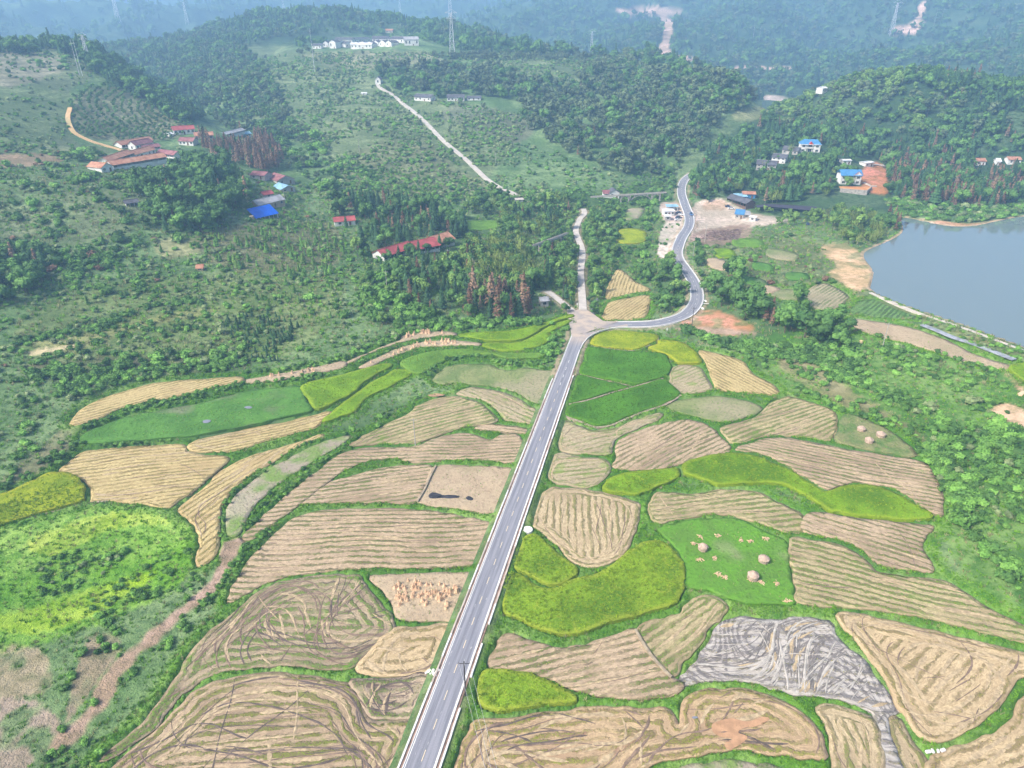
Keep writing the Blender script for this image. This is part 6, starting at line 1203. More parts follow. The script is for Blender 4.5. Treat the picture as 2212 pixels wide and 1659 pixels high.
# haystacks: thatched drum with a pointed cap
def stack_mesh(w, h, seed):
    rng = random.Random(seed); n_ = 18; pr = [(.92, -.1), (1.0, .15), (1.02, .45), (1.08, .55), (.85, .68), (.5, .82), (.2, .93), (.04, 1.0)]; v = []; f_ = []
    for r_, z in pr:
        for i in range(n_): a = 2 * math.pi * i / n_; q = r_ * w / 2 * (1 + rng.uniform(-.07, .07)); v.append((math.cos(a) * q, math.sin(a) * q, z * h + rng.uniform(-.04, .04)))
    for j in range(len(pr) - 1):
        for i in range(n_): f_.append((j * n_ + i, j * n_ + (i + 1) % n_, (j + 1) * n_ + (i + 1) % n_, (j + 1) * n_ + i))
    f_.append(tuple((len(pr) - 1) * n_ + i for i in range(n_))); return v, f_, pr
def haystack(px, py, w, h, label, group, seed):
    p = place(px, py); t = empty("haystack", p, seed); tag(t, label, "haystack", group); v, f_, pr = stack_mesh(w, h, seed)
    mesh_obj("straw_drum", [q for q in v[:18 * 4]], [q for q in f_ if max(q) < 18 * 4], M['hay'], t); cv = v[18 * 3:]; mesh_obj("straw_cap", cv, [tuple(i - 54 for i in q) for q in f_ if min(q) >= 54], M['hay'], t)
g1 = "three haystacks on the bright green paddy"; g2 = "three haystacks on the small green and tan paddy"
haystack(*T(2, 2, [(130, 243)])[0], 2.3, 2.0, "round haystack nearest the left bank of the bright green paddy", g1, 1); haystack(*T(2, 2, [(523, 318)])[0], 2.5, 1.8, "flattest haystack with a pointed tip in the bright green paddy", g1, 2); haystack(*T(2, 2, [(453, 430)])[0], 2.5, 2.2, "tall haystack nearest the lower edge of the bright green paddy", g1, 3)
haystack(*T(2, 1, [(1155, 1130)])[0], 2.3, 1.7, "upper left haystack on the small green and tan paddy", g2, 4); haystack(*T(2, 1, [(1282, 1168)])[0], 2.6, 1.8, "right hand haystack on the small green and tan paddy", g2, 5); haystack(*T(2, 1, [(1206, 1205)])[0], 2.4, 1.8, "lowest haystack on the small green and tan paddy", g2, 6)
CL = ['left of centre below the left haystack', 'upper one left of the tall haystack', 'lower one left of the tall haystack', 'just left of the tall haystack foot', 'just right of the tall haystack', 'whitish one farthest right of the tall haystack', 'middle one right of the left haystack', 'left of the left haystack', 'near the upper middle', 'second near the upper middle', 'above the flattest haystack', 'in the lower right corner', 'above and right of the left haystack', 'above the left haystack']
for i, (x, y) in enumerate([(112, 310), (228, 402), (270, 422), (438, 440), (507, 457), (607, 465), (205, 298), (72, 208), (380, 185), (440, 192), (535, 175), (680, 578), (230, 155), (112, 160)]):
    p = place(*T(2, 2, [(x, y)])[0]); rng = random.Random(i); m = MB()
    for k_ in range(16): a = rng.uniform(0, 6.28); c0 = (rng.gauss(0, .28), rng.gauss(0, .25), .12 + rng.uniform(0, .25)); m.bar(c0, (c0[0] + math.cos(a) * .6, c0[1] + math.sin(a) * .6, .05), .09, 3)
    o = m.build("straw_clump", M['straw']); o.location = p; tag(o, "straw clump on the bright green paddy, " + CL[i], "straw clump", "straw clumps on the bright green paddy")
# stooks: sheaves set up on end
def sheaf_mesh(seed, hh=1.0):
    rng = random.Random(seed); m = MB(); n_ = 9
    for i in range(n_): a = 2 * math.pi * i / n_; m.bar((math.cos(a) * .36, math.sin(a) * .36, -.05), (math.cos(a) * .05, math.sin(a) * .05, .72 * hh), .13, 4, .06)
    for i in range(6): a = rng.uniform(0, 6.28); m.bar((0, 0, .66 * hh), (math.cos(a) * .16, math.sin(a) * .16, 1.0 * hh), .05, 3, .09)
    return m.mesh("straw_sheaf", M['straw'])
SH = [sheaf_mesh(i, 1.0) for i in range(3)]
def sheaves(poly, n_, label, group, seed, sc=1.0, rows=None):
    rng = random.Random(seed); P = np.array(poly); c = 0; tr = 0
    while c < n_ and tr < 5000:
        tr += 1; x = rng.uniform(P[:, 0].min(), P[:, 0].max()); y = rng.uniform(P[:, 1].min(), P[:, 1].max())
        if not inside(P, np.array([x]), np.array([y]))[0]: continue
        if rows and rng.random() > sstep(.45, .62, fbm(np.array([x / 7]), np.array([y / 3]), 2, seed))[0] + .1: continue
        p = place(x, y); o = link("straw_sheaf", SH[c % 3], None, p, rng.uniform(0, 6)); s = sc * rng.uniform(.85, 1.2); o.scale = (s, s, s); tag(o, label, "straw sheaf", group); c += 1
sheaves(T(1, 2, [(350, 470), (480, 435), (560, 470), (700, 465), (780, 505), (720, 570), (690, 630), (600, 620), (480, 600), (365, 610), (350, 560), (320, 500)]), 78, "straw sheaf stood on end in the walled off tan paddy beside the road", "straw sheaves in the tan paddy beside the road", 1)
sheaves(T(1, 1, [(400, 515), (520, 493), (650, 488), (655, 500), (520, 510), (420, 535)]), 22, "straw sheaf standing on the upper terrace strip", "straw sheaves on the upper terrace strip", 2, 1.25, 1)
sheaves(T(1, 1, [(180, 690), (260, 650), (300, 650), (410, 600), (520, 560), (640, 548), (820, 560), (700, 570), (580, 575), (430, 610), (300, 655), (210, 695)]), 34, "straw sheaf standing on the lower terrace strip", "straw sheaves on the lower terrace strip", 3, 1.25, 1)
sheaves(T(0, 1, [(1680, 785), (1730, 778), (1840, 765), (1920, 755), (1990, 745), (2040, 738), (2040, 750), (1900, 765), (1740, 785)]), 16, "straw sheaf standing on the tan strip left of the terraces", "straw sheaves on the left tan strip", 4, 1.2)
# tarpaulins on the bare paddy
def sheet(pts, mat, name, label, cat, th=.25, seed=0):
    P = unproj(smooth_closed(pts, 3), 0, ground); P = resample(P, .8, True); c = P.mean(0); n_ = len(P); rng = random.Random(seed); v = [(p[0] - c[0], p[1] - c[1], p[2] - c[2]) for p in P]; v += [((p[0] - c[0]) * .8 + rng.uniform(-.15, .15), (p[1] - c[1]) * .8 + rng.uniform(-.15, .15), th * rng.uniform(.3, 1.2) + p[2] - c[2]) for p in P]
    v += [((p[0] - c[0]) * .4, (p[1] - c[1]) * .4, th * rng.uniform(.2, 1.4)) for p in P] + [(0, 0, th)]
    f_ = []
    for j in range(2): f_ += [(j * n_ + i, j * n_ + (i + 1) % n_, (j + 1) * n_ + (i + 1) % n_, (j + 1) * n_ + i) for i in range(n_)]
    f_ += [(2 * n_ + i, 2 * n_ + (i + 1) % n_, 3 * n_) for i in range(n_)]; o = mesh_obj(name, v, f_, M[mat]); o.location = tuple(c); tag(o, label, cat); return o
sheet(T(1, 1, [(565, 1550), (590, 1530), (620, 1540), (650, 1555), (700, 1552), (760, 1555), (765, 1566), (700, 1572), (650, 1568), (600, 1572), (570, 1568)]), 'tarp', "tarpaulin", "long crumpled black tarpaulin on the bare tan paddy", "tarpaulin", .35, 1)
sheet(T(1, 1, [(805, 1565), (830, 1558), (855, 1570), (850, 1583), (820, 1582)]), 'tarp', "tarpaulin", "small crumpled black tarpaulin right of the long one", "tarpaulin", .3, 2)
ls = resample(unproj(smooth_open(T(2, 1, [(1550, 445), (1640, 480), (1760, 530), (1900, 575), (2040, 630), (2150, 672)]), 5), .3), 3); o = ribbon("plastic_sheet", ls, 1.3, -1.3, .2, .3, M['liner']); tag(o, "long grey plastic sheet laid on the strip below the dam", "plastic sheet")
# dam parapet along the lake
dl = on_plane(smooth_open([(1880, 632), (1905, 643), (1980, 674), (2080, 708), (2150, 734), (2212, 758), (2300, 794)], 5), LAKE_Z + .9); dl = resample(dl, 3); o = ribbon("dam_path", dl, .8, -.8, .1, 1.2, M['concrete']); tag(o, kind='structure')
for a, b, lb in ((T(2, 1, [(1115, 590)])[0], T(2, 1, [(1150, 550)])[0], "tan straw mat on the slope right of the big trees"), (T(2, 1, [(2165, 900)])[0], T(2, 1, [(2200, 880)])[0], "tan straw mat near the bare patch at the right")):
    A_, B_ = place(*a), place(*b); d_ = Vector(B_ - A_); nn = Vector((d_.y, -d_.x, 0)).normalized() * 1.4; m = MB(); b_ = Vector(A_) + Vector((0, 0, .5)); m.add([b_, b_ + d_, b_ + d_ + nn, b_ + nn] + [q - Vector((0, 0, .6)) for q in (b_, b_ + d_, b_ + d_ + nn, b_ + nn)], [(3, 2, 1, 0), (0, 1, 5, 4), (1, 2, 6, 5), (2, 3, 7, 6), (3, 0, 4, 7)]); o = m.build("straw_mat", M['straw']); tag(o, lb, "straw mat")
# puddles and small water patches
M['puddle'] = plain("muddy_puddle", (.46, .27, .15), .2, .2, .5, spec=.5); M['puddle_grey'] = plain("grey_puddle", (.22, .23, .27), .1, .15, .5, spec=.5)
def puddle(pts, mat, dz=.03):
    P = unproj(smooth_closed(pts, 4), 0, ground); z = ground(P[:, 0], P[:, 1]); P[:, 2] = np.median(z) + dz + .06; o = mesh_obj("puddle", P, [tuple(range(len(P)))], M[mat]); tag(o, kind='structure')
    bm = bmesh.new(); bm.from_mesh(o.data); bmesh.ops.triangulate(bm, faces=bm.faces[:]); bmesh.ops.recalc_face_normals(bm, faces=bm.faces[:]); bm.to_mesh(o.data); bm.free()
    if o.data.polygons[0].normal.z < 0: o.data.flip_normals()
puddle(T(2, 2, [(190, 1380), (250, 1350), (330, 1340), (420, 1360), (520, 1330), (560, 1345), (480, 1390), (400, 1400), (360, 1430), (420, 1460), (370, 1510), (300, 1540), (270, 1500), (320, 1470), (250, 1460), (200, 1430)]), 'puddle')
puddle(T(0, 1, [(1312, 1072), (1340, 1062), (1368, 1068), (1350, 1082), (1322, 1084)]), 'puddle_grey', .05); puddle(T(0, 1, [(1582, 982), (1610, 974), (1636, 982), (1610, 992)]), 'puddle_grey', .05)
puddle(T(1, 1, [(560, 905), (600, 893), (650, 897), (670, 906), (610, 915)]), 'puddle', .1); puddle(T(1, 1, [(1625, 400), (1618, 350), (1635, 310), (1655, 275), (1668, 275), (1650, 320), (1640, 360), (1640, 400)]), 'puddle_grey', .1)
puddle(T(2, 2, [(60, 1330), (85, 1325), (100, 1335), (70, 1342)]), 'puddle_grey', .04)
# concrete manhole and rubble by the road
p = place(*T(1, 2, [(1208, 118)])[0]); m = MB(); m.bar((0, 0, -1), (0, 0, .35), 1.25, 18); o = m.build("manhole_cover", M['kerb']); o.location = p; tag(o, "round white concrete slab at the right road verge", "slab")
rng = random.Random(9)
for i, (x, y) in enumerate([(560, 1040), (575, 1052), (590, 1035), (600, 1055), (612, 1042), (622, 1030), (570, 1030), (548, 1048), (606, 1066)]):
    p = place(*T(1, 2, [(x + 5, y - 5)])[0]); m = MB(); s = rng.uniform(.25, .5); m.box(-s, s, -s * .7, s * .7, -.2, s * .8); o = m.build("stone", M['kerb']); o.location = p; o.rotation_euler = (rng.uniform(-.3, .3), rng.uniform(-.3, .3), rng.uniform(0, 3)); bv = o.modifiers.new("b", 'BEVEL'); bv.width = .1; tag(o, "pale broken stone dumped at the left road verge", "stone", "pale stones at the left verge")
for i, (x, y) in enumerate([(1590, 1555), (1620, 1550), (1655, 1550), (1685, 1545)]):
    p = place(*T(2, 2, [(x, y)])[0]); m = MB(); s = rng.uniform(.3, .42); m.box(-s * 1.2, s * 1.2, -s * .7, s * .7, -.2, s * .7); o = m.build("stone", M['kerb']); o.location = (p[0], p[1], p[2] + .05); o.rotation_euler = (.1, .05, rng.uniform(0, 3)); bv = o.modifiers.new("b", 'BEVEL'); bv.width = .1; tag(o, "white stone on the grass bank between golden fields", "stone", "white stones on the grass bank")
# overhead wires from the near pole
pa = place(1005.6, 1503); m = MB()
for i, (ex, ey) in enumerate(((1130, 1000), (1155, 1010), (1195, 1010))):
    e_ = place(1022 + i * 9, 1560 - i * 6); m.bar((pa[0] + (i - 1), pa[1], pa[2] + 9.2), (e_[0] + 6, e_[1] - 26, 9.0), .025, 3)
o = m.build("power_line", M['steel']); tag(o, "thin pale power wires running from the near pole", "wires")
# ---------------------------------------------------------------- plants: prototypes
M['bark'] = plain("bark", (.13, .10, .075), .95, .3, 2.0)
M['bark_pale'] = plain("pale_bark", (.34, .30, .25), .95, .3, 2.0)
LM = {}
LM['broadleaf'] = leaf("broadleaf_foliage", (.045, .125, .032), (.085, .185, .040), .3, (.15, .27, .06))
LM['light'] = leaf("light_green_foliage", (.11, .22, .045), (.16, .27, .06), .25, (.24, .36, .09))
LM['olive'] = leaf("grey_green_foliage", (.07, .115, .055), (.105, .15, .065), .3, (.19, .23, .11))
LM['conifer'] = leaf("conifer_foliage", (.032, .09, .038), (.05, .12, .042), .3, (.08, .17, .055))
LM['dead'] = leaf("rusty_foliage", (.17, .085, .05), (.22, .14, .09), .35, (.30, .20, .13))
LM['bamboo'] = leaf("bamboo_foliage", (.10, .17, .03), (.17, .23, .045), .25, (.28, .34, .10))
LM['shrub'] = leaf("shrub_foliage", (.08, .21, .036), (.13, .28, .05), .38, (.22, .37, .08))
LM['shrub_pale'] = leaf("pale_shrub_foliage", (.13, .20, .08), (.20, .26, .11), .3, (.29, .33, .16))
LM['grass'] = leaf("bank_grass", (.08, .24, .012), (.15, .34, .018), .25, (.25, .42, .03))
LM['grass_dry'] = leaf("dry_grass_blades", (.20, .21, .09), (.30, .28, .14), .3, (.40, .36, .2))
LM['stubble'] = leaf("stubble_blades", (.22, .20, .05), (.42, .35, .12), .35, (.50, .42, .18))
LM['stubble_g'] = leaf("greening_stubble", (.10, .19, .025), (.26, .27, .06), .35, (.38, .36, .12))
LM['rice'] = leaf("rice_leaves", (.16, .33, .015), (.29, .43, .03), .3, (.48, .50, .07))
LM['rice_deepl'] = leaf("deep_rice_leaves", (.07, .165, .016), (.10, .21, .02), .25, (.15, .26, .03))
LM['rice_limel'] = leaf("lime_rice_leaves", (.14, .24, .014), (.22, .31, .02), .25, (.32, .38, .04))
def cards(V, Fc, c, nrm, size, rng, tilt=.6, asp=1.0):
    n_ = Vector(nrm) + Vector((rng.gauss(0, tilt), rng.gauss(0, tilt), rng.gauss(0, tilt))); n_.normalize(); u = n_.orthogonal().normalized(); a = rng.uniform(0, 6.28); u = (Matrix.Rotation(a, 3, n_) @ u); v = n_.cross(u); s = size * rng.uniform(.6, 1.3); b = len(V); c = Vector(c)
    V += [c - u * s - v * s * .25 * asp, c + v * s * -.6 * asp, c + u * s + v * s * .1, c + v * s * .7 * asp]; Fc.append((b, b + 1, b + 2, b + 3))
def blob(V, Fc, c, r, rng, sub=1, jag=.22):
    bm = bmesh.new(); bmesh.ops.create_icosphere(bm, subdivisions=sub, radius=1); b = len(V)
    for v in bm.verts: k_ = 1 + rng.uniform(-jag, jag); V.append(Vector((c[0] + v.co.x * r[0] * k_, c[1] + v.co.y * r[1] * k_, c[2] + v.co.z * r[2] * k_)))
    for f_ in bm.faces: Fc.append(tuple(b + v.index for v in f_.verts))
    bm.free()
def crown_broad(seed, lobes=11, n=330, flat=.85, size=.05, low=.16):
    rng = random.Random(seed); V = []; Fc = []; L = []
    for i in range(lobes):
        a = rng.uniform(0, 6.28); q = rng.uniform(.05, .32) if i else 0; r = rng.uniform(.10, .23); L.append(((math.cos(a) * q, math.sin(a) * q, rng.uniform(low + .08, .86 - r * .3)), (r, r, r * flat)))
    for c, r in L: blob(V, Fc, c, tuple(q * .86 for q in r), rng, 1, .2)
    for i in range(n):
        c, r = rng.choice(L); d = Vector((rng.gauss(0, 1), rng.gauss(0, 1), rng.gauss(.25, 1))).normalized(); cards(V, Fc, (c[0] + d.x * r[0], c[1] + d.y * r[1], c[2] + d.z * r[2]), d, size, rng)
    return V, Fc
def crown_conifer(seed, n=230, tiers=8, core=True, wid=.19, size=.05, low=.12):
    rng = random.Random(seed); V = []; Fc = []; k_ = 9
    if core:
        for t_ in range(tiers):
            f0 = t_ / tiers; z0 = low + (1 - low) * f0; z1 = low + (1 - low) * (f0 + 1.45 / tiers); r = wid * (1 - f0) ** .85 * .8; b = len(V)
            for i in range(k_): a = 2 * math.pi * (i + .5 * (t_ % 2)) / k_; q = r * rng.uniform(.7, 1.2); V.append(Vector((math.cos(a) * q, math.sin(a) * q, z0 - .01 * rng.random())))
            V.append(Vector((0, 0, min(z1, 1.0)))); Fc += [(b + i, b + (i + 1) % k_, b + k_) for i in range(k_)]
    for i in range(n):
        f0 = rng.random() ** 1.25; a = rng.uniform(0, 6.28); r = wid * (1 - f0) ** .85 * rng.uniform(.55, 1.1); cards(V, Fc, (math.cos(a) * r, math.sin(a) * r, low + (1 - low) * f0), (math.cos(a) * .7, math.sin(a) * .7, .7), size, rng, .35, .7)
    return V, Fc
def crown_bamboo(seed, n=26):
    rng = random.Random(seed); V = []; Fc = []
    for i in range(n):
        a = rng.uniform(0, 6.28); q = rng.uniform(.02, .34); h = rng.uniform(.72, 1.0) * (1 - q * .5); lean = rng.uniform(.02, .12)
        for j in range(12):
            t_ = .35 + .65 * j / 11; r = q + lean * t_ * t_ * 1.6; c = (math.cos(a) * r, math.sin(a) * r, h * (t_ - max(0, t_ - .85) * .5)); cards(V, Fc, c, (math.cos(a), math.sin(a), .8), .05 * (1.25 - .7 * t_), rng, .5, .8)
        cards(V, Fc, (math.cos(a) * q * .5, math.sin(a) * q * .5, h * .45), (math.cos(a), math.sin(a), .4), .11, rng, .4)
    return V, Fc
def crown_shrub(seed, n=90, lobes=3, size=.12):
    rng = random.Random(seed); V = []; Fc = []; L = []
    for i in range(lobes): a = rng.uniform(0, 6.28); q = rng.uniform(.0, .4); r = rng.uniform(.38, .6); L.append(((math.cos(a) * q, math.sin(a) * q, rng.uniform(.22, .5)), (r, r, r * .75)))
    for c, r in L: blob(V, Fc, c, tuple(q * .84 for q in r), rng, 1, .25)
    for i in range(n):
        c, r = rng.choice(L); d = Vector((rng.gauss(0, 1), rng.gauss(0, 1), abs(rng.gauss(.2, 1)))).normalized(); cards(V, Fc, (c[0] + d.x * r[0], c[1] + d.y * r[1], c[2] + d.z * r[2]), d, size, rng)
    return V, Fc
def tuft(seed, n=9, spread=.35, w=.07, lean=.35):
    rng = random.Random(seed); V = []; Fc = []
    for i in range(n):
        a = rng.uniform(0, 6.28); q = rng.uniform(0, spread); x, y = math.cos(a) * q, math.sin(a) * q; b = len(V); t_ = rng.uniform(0, 6.28); h = rng.uniform(.6, 1.0); lx, ly = math.cos(a) * lean * rng.random() + rng.gauss(0, .08), math.sin(a) * lean * rng.random()
        V += [Vector((x - math.cos(t_) * w, y - math.sin(t_) * w, -.1)), Vector((x + math.cos(t_) * w, y + math.sin(t_) * w, -.1)), Vector((x + lx, y + ly, h))]; Fc.append((b, b + 1, b + 2))
    return V, Fc
def mk(name, VF, mat):
    me = bpy.data.meshes.new(name); me.from_pydata([tuple(v) for v in VF[0]], [], VF[1]); me.materials.append(mat); return me
def trunk_mesh(name, r, top, mat, limbs=4, seed=0):
    m = MB(); m.bar((0, 0, -.05), (0, 0, top), r, 6, r * .45); rng = random.Random(seed)
    for i in range(limbs): a = 6.28 * i / max(1, limbs) + rng.random(); z = top * rng.uniform(.45, .8); m.bar((0, 0, z), (math.cos(a) * .2, math.sin(a) * .2, z + .22), r * .45, 4, r * .2)
    return m.mesh("trunk", mat)
PR = {}   # kind -> list of (crown mesh, trunk mesh)
TB = [trunk_mesh("trunk", .022, .6, M['bark'], 4, i) for i in range(2)]; TC = trunk_mesh("trunk", .014, .95, M['bark'], 0); TP = trunk_mesh("trunk", .012, .93, M['bark_pale'], 5)
PR['broadleaf_tree'] = [(mk("crown", crown_broad(i), LM['broadleaf']), TB[i % 2]) for i in range(4)]
PR['light_tree'] = [(mk("crown", crown_broad(20 + i, 6, 240, .9, .06, .3), LM['light']), TB[0]) for i in range(3)]
PR['olive_tree'] = [(mk("crown", crown_broad(40 + i, 8, 240, .85, .06, .15), LM['olive']), TB[1]) for i in range(3)]
PR['conifer_tree'] = [(mk("crown", crown_conifer(i, wid=.2 + .03 * i), LM['conifer']), TC) for i in range(3)]
PR['rusty_conifer_tree'] = [(mk("crown", crown_conifer(50 + i, 190, 8, False, .16, .055, .2), LM['dead']), TP) for i in range(3)]
PR['bamboo_clump'] = [(mk("foliage", crown_bamboo(i), LM['bamboo']), trunk_mesh("stem", .02, .55, M['bark_pale'], 6, i)) for i in range(2)]
PR['young_tree'] = [(mk("crown", crown_conifer(80 + i, 150, 5, True, .3, .09, .08), LM['light'] if i == 1 else LM['shrub']), TC) for i in range(3)]
PR['young_fir'] = [(mk("crown", crown_conifer(90 + i, 130, 6, True, .27, .08, .03), LM['conifer']), TC) for i in range(2)]
PR['shrub'] = [(mk("shrub", crown_shrub(i), LM['shrub']), None) for i in range(4)]
PR['dark_shrub'] = [(mk("shrub", crown_shrub(10 + i), LM['broadleaf']), None) for i in range(3)]
PR['pale_shrub'] = [(mk("shrub", crown_shrub(14 + i, 80), LM['shrub_pale']), None) for i in range(2)]
PR['rusty_shrub'] = [(mk("shrub", crown_shrub(18 + i, 80), LM['dead']), None) for i in range(2)]
PR['grass_tuft'] = [(mk("tuft", tuft(i, 12, .5, .10, .5), LM['grass']), None) for i in range(3)]
PR['dry_tuft'] = [(mk("tuft", tuft(5 + i, 12, .5, .08, .5), LM['grass_dry']), None) for i in range(2)]
PR['stubble_tuft'] = [(mk("tuft", tuft(10 + i, 8, .3, .07, .25), LM['stubble']), None) for i in range(2)]
PR['stubble_green'] = [(mk("tuft", tuft(14 + i, 8, .3, .07, .3), LM['stubble_g']), None) for i in range(2)]
PR['rice_clump'] = [(mk("tuft", tuft(20 + i, 11, .4, .09, .6), LM['rice']), None) for i in range(3)]
PR['rice_lime_clump'] = [(mk("tuft", tuft(24 + i, 9, .4, .10, .5), LM['rice_limel']), None) for i in range(2)]
PR['rice_deep_clump'] = [(mk("tuft", tuft(27 + i, 9, .4, .10, .5), LM['rice_deepl']), None) for i in range(2)]

# ---------------------------------------------------------------- plants: where they grow
FT = np.array(FOOT); FTP = np.array(to_px(FT[:, 0], FT[:, 1], ground(FT[:, 0], FT[:, 1]))).T; FTR = np.hypot(FT[:, 0], FT[:, 1]); PTS = {k_: [] for k_ in PR}      # kind -> rows x, y, z, height, zone
ZN = []
FPOLY = [(smooth_closed(f['pts'], 2)) for f in F]
roadpx = [np.array(to_px(l_[:, 0], l_[:, 1], l_[:, 2])).T for l_, _, _ in RIBBONS[:3]]
def blocked(x, y, z, h):
    """would a tall plant here hide a field, road, house that the photograph shows open"""
    bad = np.zeros(len(x), bool); px, py = to_px(x, y, z + h * .85); bx, by = to_px(x, y, z)
    for P in FPOLY:
        m = (px > P[:, 0].min()) & (px < P[:, 0].max()) & (py > P[:, 1].min()) & (py < P[:, 1].max())
        if m.any(): q = np.zeros(len(x), bool); q[m] = inside(P, px[m], py[m]); bad |= q
    for l_ in roadpx: bad |= dist_line(l_[::2], px, py) < np.clip(6 * 250 / np.hypot(x, y), 3, 9)
    r = np.hypot(x, y)
    for (fx, fy, r_), (ux, uy), fr in zip(FT, FTP, FTR):
        bad |= (np.abs(x - fx) < r_ + 2) & (np.hypot(x - fx, y - fy) < r_ + h * .12)
        bad |= (np.abs(bx - ux) < 2000.0 / fr + h * 350 / r) & (py < uy - 3 * 400 / fr) & (r < fr) & (by > uy - 2)
    return bad
def sow(poly, species, dens, h0, h1, dmax=3000, dmin=46, zone=None, clump=0.0, csc=30.0, seed=0, free=False, tall=None, rows=None):
    """species: list of (kind, share). Random spots on the terrain inside an outline, dens per square metre"""
    p = smooth_closed(poly, 3); rs = np.random.RandomState(seed + int(abs(p[0, 0] * 3 + p[0, 1] * 7)) % 9999)
    th0, th1 = TH[0], TH[-1]
    m = (GPX > p[:, 0].min()) & (GPX < p[:, 0].max()) & (GPY > p[:, 1].min()) & (GPY < p[:, 1].max()) & (RG < dmax) & (RG > dmin)
    if not m.any(): return
    th0, th1 = TT[m].min(), TT[m].max(); r0, r1 = RG[m].min(), RG[m].max(); area = .5 * (th1 - th0) * (r1 * r1 - r0 * r0); n_ = int(min(area * dens, 700000))
    th = rs.uniform(th0, th1, n_); r = np.sqrt(rs.uniform(r0 * r0, r1 * r1, n_)); x, y = r * np.sin(th), r * np.cos(th); z = ground(x, y)
    px, py = to_px(x, y, z); k_ = inside(p, px, py) & (near_val(FID, x, y) < 0) & (near_val(DROAD, x, y) > 1.2) & (near_val(DLAKE, x, y) > 1)
    cr, cg = near_val(cover[..., 0], x, y), near_val(cover[..., 1], x, y); k_ &= (cr < cg * 1.18) | (rs.rand(n_) < .06)
    if POND is not None: k_ &= ~inside(POND[:, :2], x, y)
    if clump: k_ &= fbm(x / csc, y / csc, 3, 31 + seed) + (rs.rand(n_) - .5) * .15 > clump
    x, y, z, px, py = x[k_], y[k_], z[k_], px[k_], py[k_]
    if not len(x): return
    h = (h0 + (h1 - h0) * rs.rand(len(x)) ** 1.3) * (.7 + .6 * fbm(x / 30, y / 30, 2, 3)) * np.where(rs.rand(len(x)) < .08, 1.35, 1)
    if h1 > 2.2 and not free:
        k_ = ~blocked(x, y, z, h); x, y, z, h = x[k_], y[k_], z[k_], h[k_]
    elif len(FT):
        bad = np.zeros(len(x), bool)
        for fx, fy, r_ in FT: bad |= np.hypot(x - fx, y - fy) < r_
        k_ = ~bad; x, y, z, h = x[k_], y[k_], z[k_], h[k_]
    sh = np.cumsum([s for _, s in species]); pick = rs.rand(len(x)) * sh[-1]; c_ = np.searchsorted(sh, pick)
    if zone not in ZN: ZN.append(zone)
    zi = ZN.index(zone)
    for i, (kd, _) in enumerate(species):
        q = c_ == i
        if q.any(): PTS[kd].append(np.column_stack([x[q], y[q], z[q], h[q], np.full(q.sum(), zi)]))
ALL = [(-500, -60), (2700, -60), (2700, 1800), (-500, 1800)]
# near woods
sow([(770, 560), (800, 540), (870, 560), (960, 540), (1010, 530), (1100, 560), (1190, 600), (1212, 655), (1185, 690), (1050, 690), (950, 690), (870, 660), (860, 610)], [('broadleaf_tree', 4), ('conifer_tree', 3), ('light_tree', 1.2), ('rusty_conifer_tree', 1.0)], .045, 6, 11, zone="in the grove left of the road junction")
sow([(1000, 540), (1130, 550), (1165, 610), (1100, 650), (1040, 640), (990, 600)], [('bamboo_clump', 1)], .022, 9, 13, zone="in the grove left of the road junction")
sow([(1000, 655), (1180, 650), (1180, 692), (1010, 692)], [('rusty_conifer_tree', 1)], .03, 9, 13, zone="at the lower edge of the grove")
sow([(740, 440), (880, 440), (1000, 480), (1010, 530), (930, 520), (880, 535), (780, 535), (745, 490)], [('conifer_tree', 5), ('broadleaf_tree', 2), ('rusty_conifer_tree', 1.5)], .040, 7, 12, zone="behind the long red roofed shed")
sow([(300, 380), (420, 350), (500, 385), (535, 430), (470, 490), (400, 505), (310, 485)], [('broadleaf_tree', 6), ('conifer_tree', 1.5), ('rusty_conifer_tree', .3)], .05, 8, 13, zone="in the dense wood below the farm")
sow([(310, 350), (420, 345), (430, 370), (320, 385)], [('broadleaf_tree', 1)], .05, 6, 9, zone="in the dense wood below the farm")
sow([(425, 305), (520, 288), (585, 315), (612, 358), (570, 372), (500, 350), (435, 328)], [('rusty_conifer_tree', 6), ('conifer_tree', 1)], .085, 9, 13, zone="in the rusty brown grove beside the farm")
sow([(-60, 540), (60, 545), (110, 600), (40, 650), (-60, 660)], [('broadleaf_tree', 4), ('conifer_tree', 2), ('rusty_conifer_tree', 1)], .05, 7, 11, zone="in the dark wood at the left edge")
sow([(100, 550), (280, 530), (260, 570), (120, 610)], [('shrub', 3), ('rusty_shrub', .4), ('dark_shrub', 2)], .06, 2, 4, zone="on the left slope")
sow([(1010, 430), (1240, 430), (1250, 500), (1235, 690), (1200, 640), (1150, 560), (1020, 510)], [('broadleaf_tree', 4), ('bamboo_clump', 2), ('light_tree', 2), ('conifer_tree', 1), ('rusty_conifer_tree', .3)], .04, 5, 9, zone="between the grove and the concrete lane")
sow([(1260, 480), (1320, 440), (1345, 520), (1320, 580), (1290, 690), (1265, 680), (1270, 560)], [('broadleaf_tree', 3), ('light_tree', 1.5)], .04, 4, 7, zone="between the concrete lane and the small stubble fields")
sow([(1380, 590), (1460, 560), (1470, 620), (1482, 650), (1420, 685), (1410, 650), (1400, 620)], [('broadleaf_tree', 5), ('light_tree', 1)], .04, 5, 9, zone="inside the road curve")
sow([(1310, 430), (1440, 430), (1440, 480), (1400, 520), (1390, 560), (1330, 560), (1340, 470)], [('light_tree', 1), ('shrub', 2)], .03, 3, 5, zone="below the aqueduct")
sow([(1515, 640), (1545, 590), (1600, 600), (1650, 640), (1650, 700), (1600, 700), (1540, 680)], [('broadleaf_tree', 1)], .02, 9, 14, zone="among the big dark trees right of the road curve")
